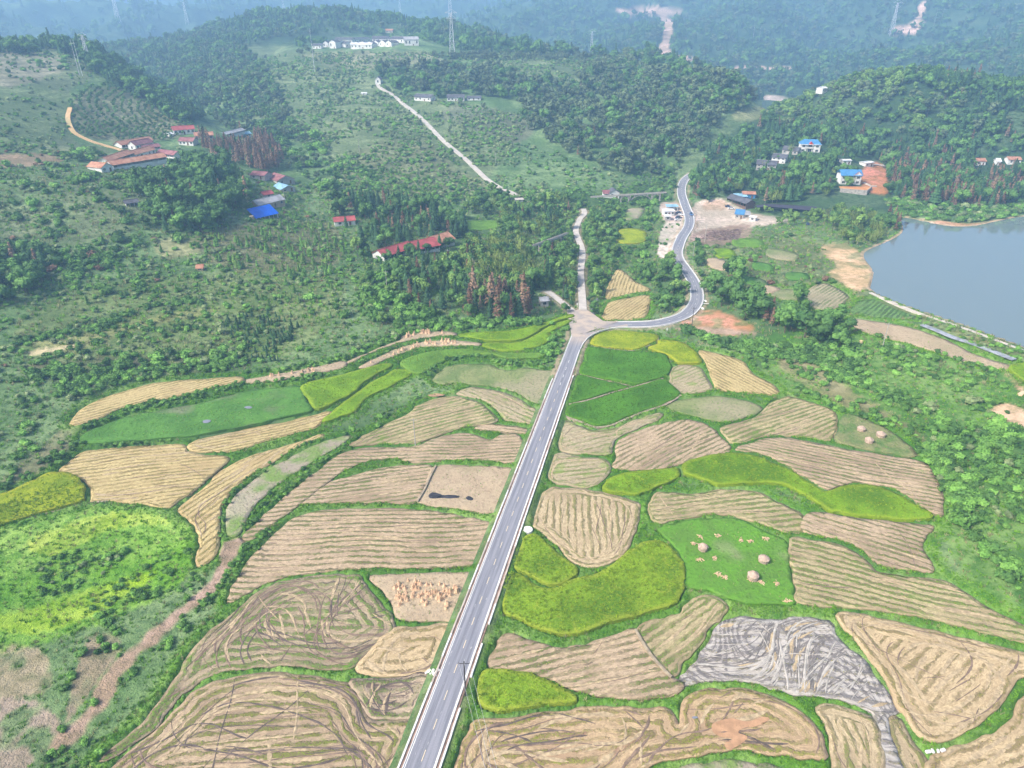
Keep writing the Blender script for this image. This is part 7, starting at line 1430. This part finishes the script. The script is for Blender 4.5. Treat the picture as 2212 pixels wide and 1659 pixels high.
sow([(1680, 660), (1740, 660), (1850, 720), (1850, 752), (1740, 745), (1670, 710)], [('broadleaf_tree', 1)], .022, 8, 12, zone="among the big dark trees right of the road curve")
sow([(1655, 680), (1680, 680), (1680, 710), (1655, 705)], [('rusty_conifer_tree', 1)], .05, 7, 9, zone="between the big dark trees right of the curve")
sow([(1480, 718), (1560, 725), (1700, 745), (1860, 750), (1850, 790), (1740, 780), (1600, 762), (1490, 730)], [('dark_shrub', 2), ('shrub', 2)], .16, 2, 4.5, zone="in the thicket below the red clay bank")
# yard and houses on the right
sow([(1490, 380), (1560, 350), (1650, 330), (1760, 330), (1860, 350), (1860, 430), (1800, 440), (1640, 440), (1560, 430), (1510, 450)], [('broadleaf_tree', 5), ('conifer_tree', 4), ('bamboo_clump', 1.5), ('rusty_conifer_tree', 1)], .042, 7, 12, zone="on the wooded bank above the yard")
sow([(1920, 360), (2230, 370), (2230, 410), (2150, 450), (1930, 430), (1915, 390)], [('conifer_tree', 4), ('rusty_conifer_tree', 3.5), ('broadleaf_tree', 2)], .05, 8, 13, zone="in the reddish wood behind the lake")
sow([(1920, 430), (2150, 445), (2212, 440), (2212, 462), (2100, 480), (2030, 478), (1940, 460)], [('shrub', 3), ('dark_shrub', 2), ('pale_shrub', 1)], .10, 2, 4, zone="on the lake promontory")
sow([(1620, 452), (1790, 460), (1800, 490), (1640, 486)], [('light_tree', 1)], .025, 4.5, 6.5, zone="in the row of small round trees before the pond")
sow([(1780, 470), (1890, 465), (1900, 520), (1860, 530), (1820, 520)], [('bamboo_clump', 2), ('broadleaf_tree', 2), ('light_tree', 1)], .04, 6, 9, zone="in the clump beside the lake corner")
sow([(1915, 470), (1945, 455), (1950, 500), (1925, 520)], [('rusty_conifer_tree', 1), ('broadleaf_tree', 1)], .04, 7, 11, zone="at the near corner of the lake")
sow([(1500, 520), (1520, 540), (1520, 600), (1505, 600)], [('broadleaf_tree', 1)], .04, 4, 7, zone="outside the road curve")
sow([(1440, 440), (1475, 350), (1560, 310), (1500, 330), (1400, 400), (1300, 420), (1300, 440)], [('light_tree', 1), ('broadleaf_tree', 2)], .03, 4, 7, zone="on the valley bottom beside the road")
# mid forests: grey green round crowns on the hill, mixed wood on the right hill
GFOR = [(815, 145), (900, 150), (1000, 145), (1180, 180), (1260, 200), (1270, 130), (1420, 150), (1600, 180), (1640, 205), (1600, 240), (1560, 260), (1500, 330), (1450, 375), (1380, 385), (1280, 360), (1190, 310), (1130, 270), (1130, 225), (1000, 205), (860, 195)]
sow(GFOR, [('olive_tree', 7), ('broadleaf_tree', 2.5), ('rusty_conifer_tree', .12)], .017, 8, 14, 1300, zone="in the round crowned wood on the middle hill")
sow([(950, 118), (1250, 122), (1250, 130), (1000, 130)], [('olive_tree', 1)], .03, 5, 8, 1300, zone="along the hedge of the hill crest")
sow([(1640, 260), (1800, 190), (1960, 165), (2080, 230), (2010, 290), (1900, 275), (1750, 270)], [('light_tree', 5), ('broadleaf_tree', 2), ('olive_tree', 2)], .022, 7, 11, 1100, zone="on the pale green hilltop at the right")
sow([(1510, 350), (1620, 265), (1750, 275), (1900, 280), (2010, 295), (2080, 235), (1960, 160), (2100, 160), (2300, 170), (2300, 380), (2212, 370), (1930, 355), (1860, 345), (1760, 320), (1640, 325), (1560, 345)], [('conifer_tree', 5), ('broadleaf_tree', 5), ('rusty_conifer_tree', .8), ('olive_tree', 1)], .026, 7, 12, 1150, zone="in the dark wood on the right hillside")
sow([(185, 112), (260, 150), (350, 190), (425, 250), (428, 262), (415, 266), (370, 258), (300, 212), (240, 185), (195, 155)], [('conifer_tree', 3), ('broadleaf_tree', 4)], .05, 8, 12, 1000, zone="on the dark ridge above the orchard")
FARL = [(190, 105), (400, 58), (700, 18), (820, 36), (1000, 60), (1110, 92), (900, 80), (700, 75), (560, 90), (460, 140), (430, 200), (440, 260), (400, 240), (330, 185), (250, 150)]
sow(FARL, [('conifer_tree', 3), ('broadleaf_tree', 3), ('olive_tree', 1)], .013, 8, 13, 1800, zone="on the far left ridge")
sow([(330, 155), (400, 110), (500, 100), (560, 130), (600, 200), (640, 290), (560, 300), (460, 260), (420, 200)], [('olive_tree', 4), ('broadleaf_tree', 3), ('light_tree', 1)], .022, 6, 10, 1250, zone="in the wooded valley behind the farm")
sow([(540, 270), (640, 270), (720, 340), (730, 420), (640, 380), (600, 330)], [('olive_tree', 2), ('broadleaf_tree', 3), ('shrub', 3)], .02, 3, 8, 900, zone="on the wooded slope right of the farm")
sow([(640, 105), (900, 62), (930, 70), (1100, 100), (1250, 112), (1250, 118), (1000, 112), (900, 88), (680, 92)], [('broadleaf_tree', 3), ('conifer_tree', 1)], .012, 6, 10, 1500, zone="behind the hilltop village")
sow([(650, 110), (680, 108), (670, 118), (640, 122)], [('olive_tree', 1)], .02, 5, 8, 1100, zone="beside the hilltop village")
sow([(1130, 420), (1180, 415), (1210, 430), (1200, 440), (1140, 438)], [('shrub', 1)], .03, 2, 3, zone="by the concrete hut")
# very far forest as clumps
sow([(1000, 110), (1150, 30), (1300, -10), (2500, -60), (2500, 200), (2150, 160), (1980, 150), (1800, 180), (1650, 220), (1560, 190), (1400, 150), (1280, 125)], [('broadleaf_tree', 4), ('conifer_tree', 3), ('olive_tree', 2)], .0036, 12, 20, 3200, 900, zone="on the far mountain", free=True)
sow([(-500, 60), (-500, -20), (1300, -20), (1100, 90), (900, 36), (700, 15), (400, 50), (180, 108)], [('broadleaf_tree', 1), ('conifer_tree', 1)], .0009, 16, 26, 4500, 1500, zone="on the far mountain", free=True)
# hill shrubs
HILL = [(450, 150), (700, 115), (1250, 125), (1260, 195), (1000, 130), (810, 145), (860, 200), (1000, 225), (1150, 260), (1100, 330), (1200, 430), (900, 425), (740, 420), (700, 330), (560, 280), (530, 220)]
sow(HILL, [('pale_shrub', 4), ('dark_shrub', .5), ('shrub', 4)], .085, .9, 2.8, 1200, zone="on the scrubby middle hill", clump=.40)
sow(HILL, [('olive_tree', 1), ('broadleaf_tree', .6)], .0009, 4, 7, 1200, zone="scattered on the scrubby middle hill")
sow([(1050, 330), (1140, 310), (1300, 370), (1420, 400), (1300, 425), (1200, 430), (1080, 415)], [('shrub', 4), ('dark_shrub', 1), ('pale_shrub', 2)], .05, .9, 3, 800, zone="on the slope above the aqueduct", clump=.4)
sow([(-300, 110), (190, 125), (170, 200), (155, 300), (200, 335), (-300, 370)], [('shrub', 3), ('pale_shrub', 2)], .035, .8, 2.2, 900, zone="on the terraced left hill", clump=.42, csc=14, seed=3)
sow([(735, 350), (1080, 420), (1180, 432), (1010, 450), (800, 440), (740, 420)], [('shrub', 2), ('light_tree', 1), ('dark_shrub', 1)], .03, 2, 4, zone="at the foot of the hill path")
for (x, y, h) in ((880, 211, 15), (946, 212, 17)):
    p = place(x, y); PTS['broadleaf_tree'].append(np.array([[p[0], p[1], p[2], h, len(ZN)]])); ZN.append("beside the dark roofed houses on the hill")
for i_, (x, y, h) in enumerate(((838, 566, 7), (862, 563, 8), (884, 556, 9), (905, 551, 8), (925, 546, 7), (950, 541, 9), (968, 540, 8), (800, 582, 5), (818, 576, 6))):
    p = place(x, y); PTS['conifer_tree' if i_ % 2 else 'broadleaf_tree'].append(np.array([[p[0], p[1], p[2], h, len(ZN)]]))
ZN.append("in front of the long red roofed shed")
# orchard rows on the left hill
rs = np.random.RandomState(5); lst = []
ocx, ocy = place(280, 270)[:2]
for ring in range(1, 34):
    r_ = 5.2 * ring; m_n = int(2 * math.pi * r_ / 3.4); a = np.arange(m_n) / m_n * 2 * math.pi; lst.append(np.column_stack([ocx + 25 + r_ * np.cos(a), ocy + 50 + r_ * np.sin(a) * 1.1]))
op = np.vstack(lst); op += rs.normal(0, .5, op.shape); oz = ground(op[:, 0], op[:, 1]); opx, opy = to_px(op[:, 0], op[:, 1], oz)
ok = inside(smooth_closed([(160, 205), (230, 182), (310, 205), (410, 250), (415, 275), (380, 300), (300, 306), (200, 300), (160, 270)], 3), opx, opy) & (rs.rand(len(op)) < .9)
ZN.append("in the terraced orchard on the left hill"); PTS['broadleaf_tree'].append(np.column_stack([op[ok], oz[ok], rs.uniform(2.6, 4.4, ok.sum()), np.full(ok.sum(), len(ZN) - 1)]))
# plantation of saplings and young firs
sow([(430, 500), (560, 490), (700, 480), (745, 500), (740, 560), (700, 600), (560, 600), (470, 560)], [('young_tree', 1)], .030, 2.6, 4.2, zone="in the sapling plantation")
sow([(500, 690), (590, 678), (640, 690), (640, 725), (600, 750), (530, 740), (490, 720)], [('young_fir', 1)], .10, 2.2, 3.4, zone="in the young fir plantation")
sow([(540, 740), (640, 735), (680, 770), (600, 790), (540, 790)], [('young_fir', 1)], .045, 2, 3, zone="in the young fir plantation")
sow([(80, 560), (430, 500), (470, 600), (740, 620), (740, 690), (600, 680), (300, 640), (150, 660)], [('young_tree', 2), ('shrub', 1)], .010, 2, 4, zone="scattered on the left slope")
sow([(780, 600), (860, 600), (950, 690), (800, 700)], [('shrub', 2), ('light_tree', 1), ('broadleaf_tree', 1)], .035, 3, 6, zone="at the left foot of the grove")
# scrub on the slopes
LS = [(-300, 345), (200, 335), (300, 320), (430, 330), (560, 380), (740, 420), (760, 560), (860, 640), (940, 700), (740, 770), (500, 790), (200, 850), (120, 930), (0, 1040), (-300, 1100)]
sow(LS, [('shrub', 4), ('dark_shrub', 1.2), ('pale_shrub', 3), ('rusty_shrub', .12)], .085, .8, 2.3, 700, zone="on the scrubby left slope", clump=.44, csc=14)
sow([(-300, 380), (300, 330), (430, 340), (560, 400), (600, 480), (420, 520), (200, 540), (-300, 560)], [('dark_shrub', 2), ('broadleaf_tree', 1), ('shrub', 2)], .02, 2.5, 5, 650, zone="in the thickets on the left slope", clump=.5, csc=25)
sow([(-300, 110), (190, 120), (170, 200), (155, 300), (200, 335), (-300, 370)], [('dark_shrub', 2), ('shrub', 2), ('olive_tree', .5)], .012, 1.5, 4, 900, zone="on the terraced left hill", clump=.5, csc=20)
sow([(-300, 98), (130, 98), (190, 112), (190, 135), (120, 118), (-300, 120)], [('conifer_tree', 1), ('broadleaf_tree', 1)], .03, 7, 11, 1000, zone="along the crest of the left hill")
sow([(80, 775), (250, 760), (540, 770), (540, 790), (350, 815), (200, 845), (150, 860)], [('dark_shrub', 3), ('shrub', 3)], .12, 1.5, 3.0, zone="in the belt above the yellow stubble strip")
RSL = [(1640, 745), (1860, 745), (1990, 760), (2212, 850), (2500, 1000), (2500, 1500), (2212, 1330), (2100, 1200), (2050, 1120), (2010, 1010), (1900, 900), (1700, 850), (1540, 760)]
sow(RSL, [('shrub', 6), ('dark_shrub', 2.5), ('pale_shrub', .8)], .20, 1.0, 2.6, 400, zone="on the lush right slope", clump=.44, csc=11)
sow([(2010, 960), (2212, 940), (2400, 1000), (2400, 1450), (2212, 1300), (2100, 1180), (2050, 1090)], [('dark_shrub', 3), ('shrub', 4)], .16, 2, 3.6, 300, zone="in the thicket at the right edge", clump=.42, csc=12)
sow([(1880, 640), (1985, 672), (2212, 760), (2212, 790), (2100, 745), (1980, 700)], [('pale_shrub', 2), ('shrub', 2)], .15, .8, 1.8, zone="along the dam")
sow([(1500, 520), (1640, 500), (1780, 520), (1790, 600), (1870, 660), (1700, 640), (1560, 640), (1510, 560)], [('shrub', 3), ('pale_shrub', 3), ('dark_shrub', 1), ('rusty_shrub', .3)], .05, 1, 2.6, zone="between the vegetable plots", clump=.45, csc=12)
sow([(1560, 590), (1750, 640), (1740, 660), (1700, 650), (1600, 640)], [('dark_shrub', 1), ('rusty_shrub', .4)], .05, 2, 3.5, zone="between the vegetable plots")
sow([(1190, 430), (1480, 380), (1480, 500), (1440, 570), (1320, 690), (1210, 690)], [('shrub', 4), ('dark_shrub', 2)], .08, 1, 2.5, 800, zone="on the valley floor", clump=.45, csc=12)
sow([(70, 1230), (130, 1195), (230, 1180), (280, 1190), (250, 1235), (180, 1275), (80, 1290)], [('dark_shrub', 2), ('shrub', 3), ('pale_shrub', 1)], .30, .5, 1.4, zone="on the green mound")
sow([(200, 1290), (420, 1180), (440, 1230), (560, 1160), (600, 1120), (500, 1290), (480, 1340), (330, 1430), (200, 1560), (220, 1659), (100, 1700), (130, 1500), (170, 1400)], [('shrub', 4), ('dark_shrub', 1.5)], .25, .5, 1.5, zone="along the stream track", clump=.45, csc=6)
sow([(640, 1000), (880, 860), (900, 820), (930, 810), (900, 870), (760, 960), (640, 1060), (530, 1170), (520, 1150)], [('shrub', 3), ('dark_shrub', 2)], .16, .6, 1.8, zone="on the overgrown bank across the left fields", clump=.42, csc=7)
sow([(1160, 700), (1235, 720), (1210, 800), (1190, 800), (1150, 790), (1165, 750)], [('shrub', 3), ('light_tree', .4)], .12, 1, 2.6, zone="beside the road by the terraces")
sow([(870, 660), (1050, 690), (1190, 690), (1190, 700), (1000, 712), (860, 700)], [('shrub', 3), ('dark_shrub', 2)], .15, 1.5, 3, zone="along the foot of the grove")
def hedge(line, w, dens, species, h0, h1, zone):
    L = resample(unproj(smooth_open(line, 6), 0, ground), 2.0); n_ = int(length(L) * w * dens); rs = np.random.RandomState(int(abs(L[0, 0] * 9)) % 9999); s_ = rs.uniform(0, 1, n_) * (len(L) - 1.001); i = s_.astype(int); p = L[i] * (1 - (s_ - i))[:, None] + L[i + 1] * (s_ - i)[:, None]
    x = p[:, 0] + rs.normal(0, w * .35, n_); y = p[:, 1] + rs.normal(0, w * .35, n_); k_ = (near_val(FID, x, y) < 0) & (near_val(DROAD, x, y) > 1.2); x, y = x[k_], y[k_]; z = ground(x, y); h = rs.uniform(h0, h1, len(x))
    if zone not in ZN: ZN.append(zone)
    c_ = rs.choice(len(species), len(x), p=np.array([q for _, q in species]) / sum(q for _, q in species))
    for j, (kd, _) in enumerate(species):
        q = c_ == j
        if q.any(): PTS[kd].append(np.column_stack([x[q], y[q], z[q], h[q], np.full(q.sum(), ZN.index(zone))]))
DK = [('dark_shrub', 3), ('shrub', 2)]; LU = [('shrub', 4), ('dark_shrub', 1.5)]
hedge(T(0, 1, [(130, 560), (380, 510), (620, 470), (800, 400), (900, 345), (1150, 310), (1350, 300)]), 5, .25, DK, 1.2, 2.8, "along the curved terrace banks of the left slope")
hedge(T(0, 1, [(430, 600), (620, 570), (850, 505), (1080, 465), (1240, 450)]), 4, .25, DK, 1.0, 2.2, "along the curved terrace banks of the left slope")
hedge(T(0, 1, [(230, 760), (330, 780), (480, 760), (560, 800)]), 6, .25, DK, 1.6, 3.2, "along the curved terrace banks of the left slope")
hedge(T(0, 1, [(560, 850), (750, 800), (900, 760), (1100, 740), (1300, 720), (1500, 710)]), 5, .35, LU, 1.2, 2.6, "along the curved terrace banks of the left slope")
hedge(T(0, 1, [(1570, 770), (1750, 745), (2000, 700), (2212, 665)]) + T(1, 1, [(120, 620), (250, 560), (400, 490), (500, 470), (700, 470), (1000, 460), (1300, 420)]), 2.5, .5, LU, .8, 1.8, "on the bank above the terrace strips")
hedge(T(0, 1, [(500, 1130), (700, 1045), (1000, 960), (1300, 895), (1560, 835), (1800, 810), (2100, 765)]), 2.4, .7, LU, .7, 1.5, "on the bank below the upper yellow stubble field")
hedge(T(0, 1, [(420, 1330), (480, 1250), (520, 1200), (800, 1215), (1150, 1200)]), 2, .6, LU, .6, 1.3, "on the bank round the fallow paddy")
hedge(T(0, 1, [(0, 1500), (120, 1440), (260, 1380), (380, 1300), (430, 1230)]), 4, .4, DK, .8, 1.9, "on the bank above the left ripening rice")
hedge(T(1, 1, [(540, 790), (590, 730), (700, 670), (800, 655), (950, 650), (1040, 690), (1200, 700), (1330, 690), (1400, 640), (1440, 560)]), 2.4, .6, LU, .7, 1.7, "on the winding bank under the green terraces")
hedge(T(1, 1, [(60, 705), (200, 660), (380, 590), (550, 540), (760, 530), (900, 560), (1100, 600), (1300, 600), (1400, 540)]), 1.2, .7, LU, .5, 1.1, "on the winding bank under the green terraces")
hedge(T(2, 1, [(640, 830), (820, 880), (1000, 990), (1250, 1050), (1450, 1130), (1570, 1280), (1700, 1430), (1740, 1600)]), 3, .5, LU, .8, 2.0, "on the bank bordering the right hand fields")
hedge(T(2, 1, [(350, 610), (560, 640), (850, 680), (1050, 790), (1250, 870), (1450, 960)]), 5, .35, DK, 1.5, 3.0, "in the bushy line down the right slope")
hedge(T(2, 1, [(1250, 500), (1500, 560), (1650, 610), (1850, 700), (2050, 780)]), 4, .35, LU, 1.0, 2.2, "on the slope under the bare strip")
hedge(T(0, 2, [(1440, 160), (1440, 60)]) + T(0, 1, [(1470, 1580), (1560, 1480), (1750, 1340), (1950, 1230), (2100, 1150)]), 1.4, .8, LU, .5, 1.1, "on the narrow banks of the left stream fields")
hedge(T(0, 2, [(1560, 150), (1650, 0)]) + T(0, 1, [(1800, 1560), (1950, 1440), (2100, 1320), (2212, 1250)]), 1.4, .8, LU, .5, 1.1, "on the narrow banks of the left stream fields")
hedge(T(0, 2, [(1280, 640), (1400, 520), (1520, 400), (1560, 280), (1640, 200), (1760, 120)]), 2.0, .8, LU, .6, 1.3, "on the bank between the stream track and the large stubble field")
# grass on banks and verges, weeds, stubble, rice: kinds nobody could count
def sow_ground(mask_fn, kinds, dens, h0, h1, rmax, rmin=46, seed=0, cap=400000):
    rs = np.random.RandomState(seed + 77); th0, th1 = R(-52), R(52); n_ = int(min(cap, .5 * (th1 - th0) * (rmax ** 2 - rmin ** 2) * dens)); th = rs.uniform(th0, th1, n_); r = np.sqrt(rs.uniform(rmin ** 2, rmax ** 2, n_)); x, y = r * np.sin(th), r * np.cos(th)
    k_ = mask_fn(x, y, rs); x, y = x[k_], y[k_]; z = ground(x, y); px, py = to_px(x, y, z); k_ = (px > -80) & (px < 2290) & (py < 1740); x, y, z = x[k_], y[k_], z[k_]
    h = rs.uniform(h0, h1, len(x)); c_ = rs.randint(0, len(kinds), len(x))
    for i, kd in enumerate(kinds): q = c_ == i; PTS[kd].append(np.column_stack([x[q], y[q], z[q], h[q], np.full(q.sum(), -1)]))
open_ = lambda x, y: (near_val(FID, x, y) < 0) & (grid_look(DMIN, x, y) > .45) & (near_val(DROAD, x, y) > .9) & (near_val(DLAKE, x, y) > .3)
covl = cover.copy()
green_ = lambda x, y: (near_val(covl[..., 1], x, y) > near_val(covl[..., 0], x, y) * 1.1)
sow_ground(lambda x, y, rs: open_(x, y) & green_(x, y) & (near_val(dmin, x, y) < 3.2), ['grass_tuft'], 3.6, .2, .48, 210, seed=1)
sow_ground(lambda x, y, rs: open_(x, y) & green_(x, y) & (near_val(dmin, x, y) < 3.0), ['grass_tuft'], 1.4, .35, .8, 340, 210, seed=2)
sow_ground(lambda x, y, rs: open_(x, y) & green_(x, y), ['grass_tuft', 'grass_tuft', 'dry_tuft'], .5, .4, .95, 260, seed=3)
sow_ground(lambda x, y, rs: open_(x, y) & green_(x, y), ['grass_tuft', 'dry_tuft'], .18, .8, 1.6, 480, 260, seed=4)
def infield(kinds): 
    ids = np.array([f['kind'] in kinds for f in F] + [False]); return lambda x, y: ids[near_val(FID, x, y)]
st_t = np.array([f['tufts'] for f in F] + [0.0])
def stub(x, y, rs):
    fi = near_val(FID, x, y); keep = np.zeros(len(x), bool)
    for i in np.unique(fi):
        if i < 0 or F[i]['tufts'] <= 0 or MNAME.get(F[i]['mat']) not in HEADS: continue
        q = np.where(fi == i)[0]; f = F[i]; hd_, per = HEADS[MNAME[f['mat']]]
        lin, _ = row_coords(f, x[q], y[q]); e = dist_line(f['P'][::2], x[q], y[q], True); u = np.where(e < hd_, e, lin); ph = np.abs((u / per) % 1 * 2 - 1)
        keep[q] = (ph < .42) & (rs.rand(len(q)) < .35 + .4 * f['tufts'])
    return keep
sow_ground(stub, ['stubble_tuft', 'stubble_green'], 2.6, .18, .38, 175, seed=5)
sow_ground(stub, ['stubble_tuft', 'stubble_green'], 1.0, .25, .45, 260, 175, seed=6)
mats_ = np.array([f['mat'] for f in F] + ['none'])
matis = lambda names: (lambda x, y, rs: np.isin(mats_[near_val(FID, x, y)], names))
sow_ground(matis(['rice_weedy', 'rice_yel']), ['rice_clump'], 2.4, .35, .7, 200, seed=7)
sow_ground(matis(['rice_olive']), ['rice_lime_clump', 'rice_lime_clump', 'rice_clump'], 1.2, .3, .55, 250, seed=12)
sow_ground(matis(['rice_yel']), ['rice_clump'], .8, .3, .5, 300, 200, seed=8)
sow_ground(matis(['rice_lime', 'rice_mid']), ['rice_lime_clump'], .8, .3, .5, 300, seed=9)
sow_ground(matis(['rice_deep']), ['rice_deep_clump'], 1.6, .3, .5, 290, seed=10)
sow_ground(matis(['weeds', 'hay_green', 'hay_tan', 'dry_grass', 'lane_pale', 'smooth_tan']), ['grass_tuft', 'dry_tuft'], .35, .2, .4, 290, seed=11)

# ---------------------------------------------------------------- plants: the largest in view one by one, the rest as masses
def visible(x, y, z):
    v = np.ones(len(x), bool)
    for t_ in np.linspace(.3, .985, 40): v &= (CAM_H + (z - CAM_H) * t_) > ground(x * t_, y * t_) - .5
    return v
def scatter(name, pts, meshes, label, cat):
    """one object of kind stuff: points carry turn, size and which shape; the shapes are instanced on them"""
    me = bpy.data.meshes.new(name); n_ = len(pts); me.vertices.add(n_); me.vertices.foreach_set("co", pts[:, :3].astype(np.float32).ravel())
    rs = np.random.RandomState(n_ % 999)
    for an, vals, ty in (("turn", rs.uniform(0, 6.28, n_), 'FLOAT'), ("size", pts[:, 3], 'FLOAT'), ("shape", rs.randint(0, len(meshes), n_), 'INT')):
        a = me.attributes.new(an, ty, 'POINT'); a.data.foreach_set("value", vals.astype(np.float32 if ty == 'FLOAT' else np.int32))
    o = bpy.data.objects.new(name, me); COL.objects.link(o); tag(o, label, cat, kind='stuff')
    coll = bpy.data.collections.new(name + "_shapes")
    for i, m_ in enumerate(meshes):
        q = bpy.data.objects.new("%s_shape_%02d" % (name, i), m_); coll.objects.link(q)
    ng = bpy.data.node_groups.new(name, 'GeometryNodeTree'); ng.interface.new_socket("Geometry", in_out='INPUT', socket_type='NodeSocketGeometry'); ng.interface.new_socket("Geometry", in_out='OUTPUT', socket_type='NodeSocketGeometry')
    N = ng.nodes.new; gi = N('NodeGroupInput'); go = N('NodeGroupOutput'); ip = N('GeometryNodeInstanceOnPoints'); ci = N('GeometryNodeCollectionInfo'); ci.inputs['Collection'].default_value = coll; ci.inputs['Separate Children'].default_value = True; ci.inputs['Reset Children'].default_value = True
    def na(nm, ty): a = N('GeometryNodeInputNamedAttribute'); a.data_type = ty; a.inputs['Name'].default_value = nm; return a.outputs['Attribute']
    cx = N('ShaderNodeCombineXYZ'); L = ng.links.new; L(na("turn", 'FLOAT'), cx.inputs[2]); L(gi.outputs[0], ip.inputs['Points']); L(ci.outputs[0], ip.inputs['Instance']); ip.inputs['Pick Instance'].default_value = True; L(na("shape", 'INT'), ip.inputs['Instance Index'])
    L(cx.outputs[0], ip.inputs['Rotation']); L(na("size", 'FLOAT'), ip.inputs['Scale']); L(ip.outputs[0], go.inputs[0]); md = o.modifiers.new("scatter", 'NODES'); md.node_group = ng
    return o
INDIV = {'broadleaf_tree': (290, "dark green broadleaf tree"), 'light_tree': (160, "light green round tree"), 'olive_tree': (180, "grey green round crowned tree"), 'conifer_tree': (260, "dark green conifer"), 'rusty_conifer_tree': (240, "rusty brown withered conifer"),
         'bamboo_clump': (110, "yellow green bamboo clump"), 'young_tree': (200, "young bright green sapling"), 'young_fir': (200, "small dark young fir"), 'shrub': (260, "bright green leafy shrub"), 'dark_shrub': (200, "dark green dense shrub"), 'pale_shrub': (80, "pale dusty green shrub"), 'rusty_shrub': (30, "rusty brown shrub")}
MASSL = {'grass_tuft': ("bank_grass", "lush green grass on banks, verges and slopes", "grass"), 'dry_tuft': ("dry_grass", "pale dry grass among the scrub", "grass"), 'stubble_tuft': ("rice_stubble", "yellow cut rice stubble in rows on the harvested fields", "stubble"), 'stubble_green': ("greening_stubble", "resprouting green stubble in rows on the harvested fields", "stubble"),
         'rice_clump': ("ripening_rice", "yellow green ripening rice plants", "rice"), 'rice_lime_clump': ("lime_rice", "bright lime green rice plants on the terraces", "rice"), 'rice_deep_clump': ("green_rice", "deep green rice plants beside the junction", "rice")}
KN = {'broadleaf_tree': 'broadleaf_tree', 'light_tree': 'light_green_tree', 'olive_tree': 'round_crowned_tree'}
tot = 0; ORD = 'first second third fourth fifth sixth seventh eighth ninth tenth eleventh twelfth thirteenth fourteenth fifteenth sixteenth seventeenth eighteenth nineteenth twentieth'.split()
for kd, lst in PTS.items():
    if not lst: continue
    P = np.vstack(lst); protos = PR[kd]; rest = np.ones(len(P), bool)
    if kd in INDIV:
        cap, words_ = INDIV[kd]; dep = P[:, 1] * CP - (P[:, 2] - CAM_H) * SP; px, py = to_px(P[:, 0], P[:, 1], P[:, 2] + P[:, 3] * .5); size = P[:, 3] / dep; ok = (px > 4) & (px < 2208) & (py > 4) & (py < 1655)
        size = np.where(ok, size, 0); order = np.argsort(-size)[:cap * 3]; vis = visible(P[order, 0], P[order, 1], P[order, 2] + P[order, 3] * .7); order = order[vis & (size[order] > 0)][:cap]
        zsel = P[order, 4].astype(int); zall = P[:, 4].astype(int); ordn = {}
        for zc in np.unique(zsel):
            ii = order[zsel == zc]; vis_all = ((zall == zc) & (size > 0)).sum()
            if 1 < len(ii) <= 20 and vis_all - len(ii) <= 0:
                for q, i in enumerate(ii[np.argsort(px[ii])]): ordn[i] = ORD[q] + ' from left'
        for j, i in enumerate(order):
            x, y, z, h, zi = P[i]; cm, tm = protos[(j * 7) % len(protos)]; zn = ZN[int(zi)]
            if tm is None: t = link(KN.get(kd, kd), cm, None, (x, y, z)); t.scale = (h, h, h * random.uniform(.85, 1.1)); t.rotation_euler = (0, 0, random.uniform(0, 6.28))
            else:
                t = empty(KN.get(kd, kd), (x, y, z), random.uniform(0, 6.28)); w_ = h * random.uniform(.85, 1.15)
                for m_ in (cm, tm): c_ = link(m_.name.split('.')[0], m_, t); c_.scale = (w_, w_, h)
            tag(t, words_ + " " + zn + ((", " + ordn[i]) if i in ordn and len((words_ + " " + zn).split()) <= 13 else ""), "tree" if 'tree' in kd or 'fir' in kd else ("bamboo" if 'bamboo' in kd else "shrub"), words_ + "s " + zn)
        rest[order] = False; nm = KN.get(kd, kd) + "_mass"; lb = (nm, "mass of " + words_ + "s too small to tell apart", "trees" if 'tree' in kd or 'fir' in kd else "shrubs")
    else: lb = MASSL[kd]
    Q_ = P[rest]; tot += len(Q_)
    if len(Q_): scatter(lb[0], Q_, [p[0] for p in protos], lb[1], None)
print("PLANTS", tot)
# ---------------------------------------------------------------- haze
k = bpy.data.materials.new("haze_air"); k.use_nodes = True; t = k.node_tree; t.nodes.clear()
pv = t.nodes.new("ShaderNodeVolumePrincipled"); ou = t.nodes.new("ShaderNodeOutputMaterial"); t.links.new(pv.outputs[0], ou.inputs["Volume"])
pv.inputs["Color"].default_value = (.39, .65, 1.0, 1); pv.inputs["Density"].default_value = HAZE_DENSITY; pv.inputs["Anisotropy"].default_value = 0.15
hb = MB(); zt = float(max(GZ.max() + 40, 160.0)); zb = float(GZ.min() - 1.5); hb.box(-10500, 10500, -400, 10800, zb, zt)
hz = hb.build("haze", k); tag(hz, kind='stuff')
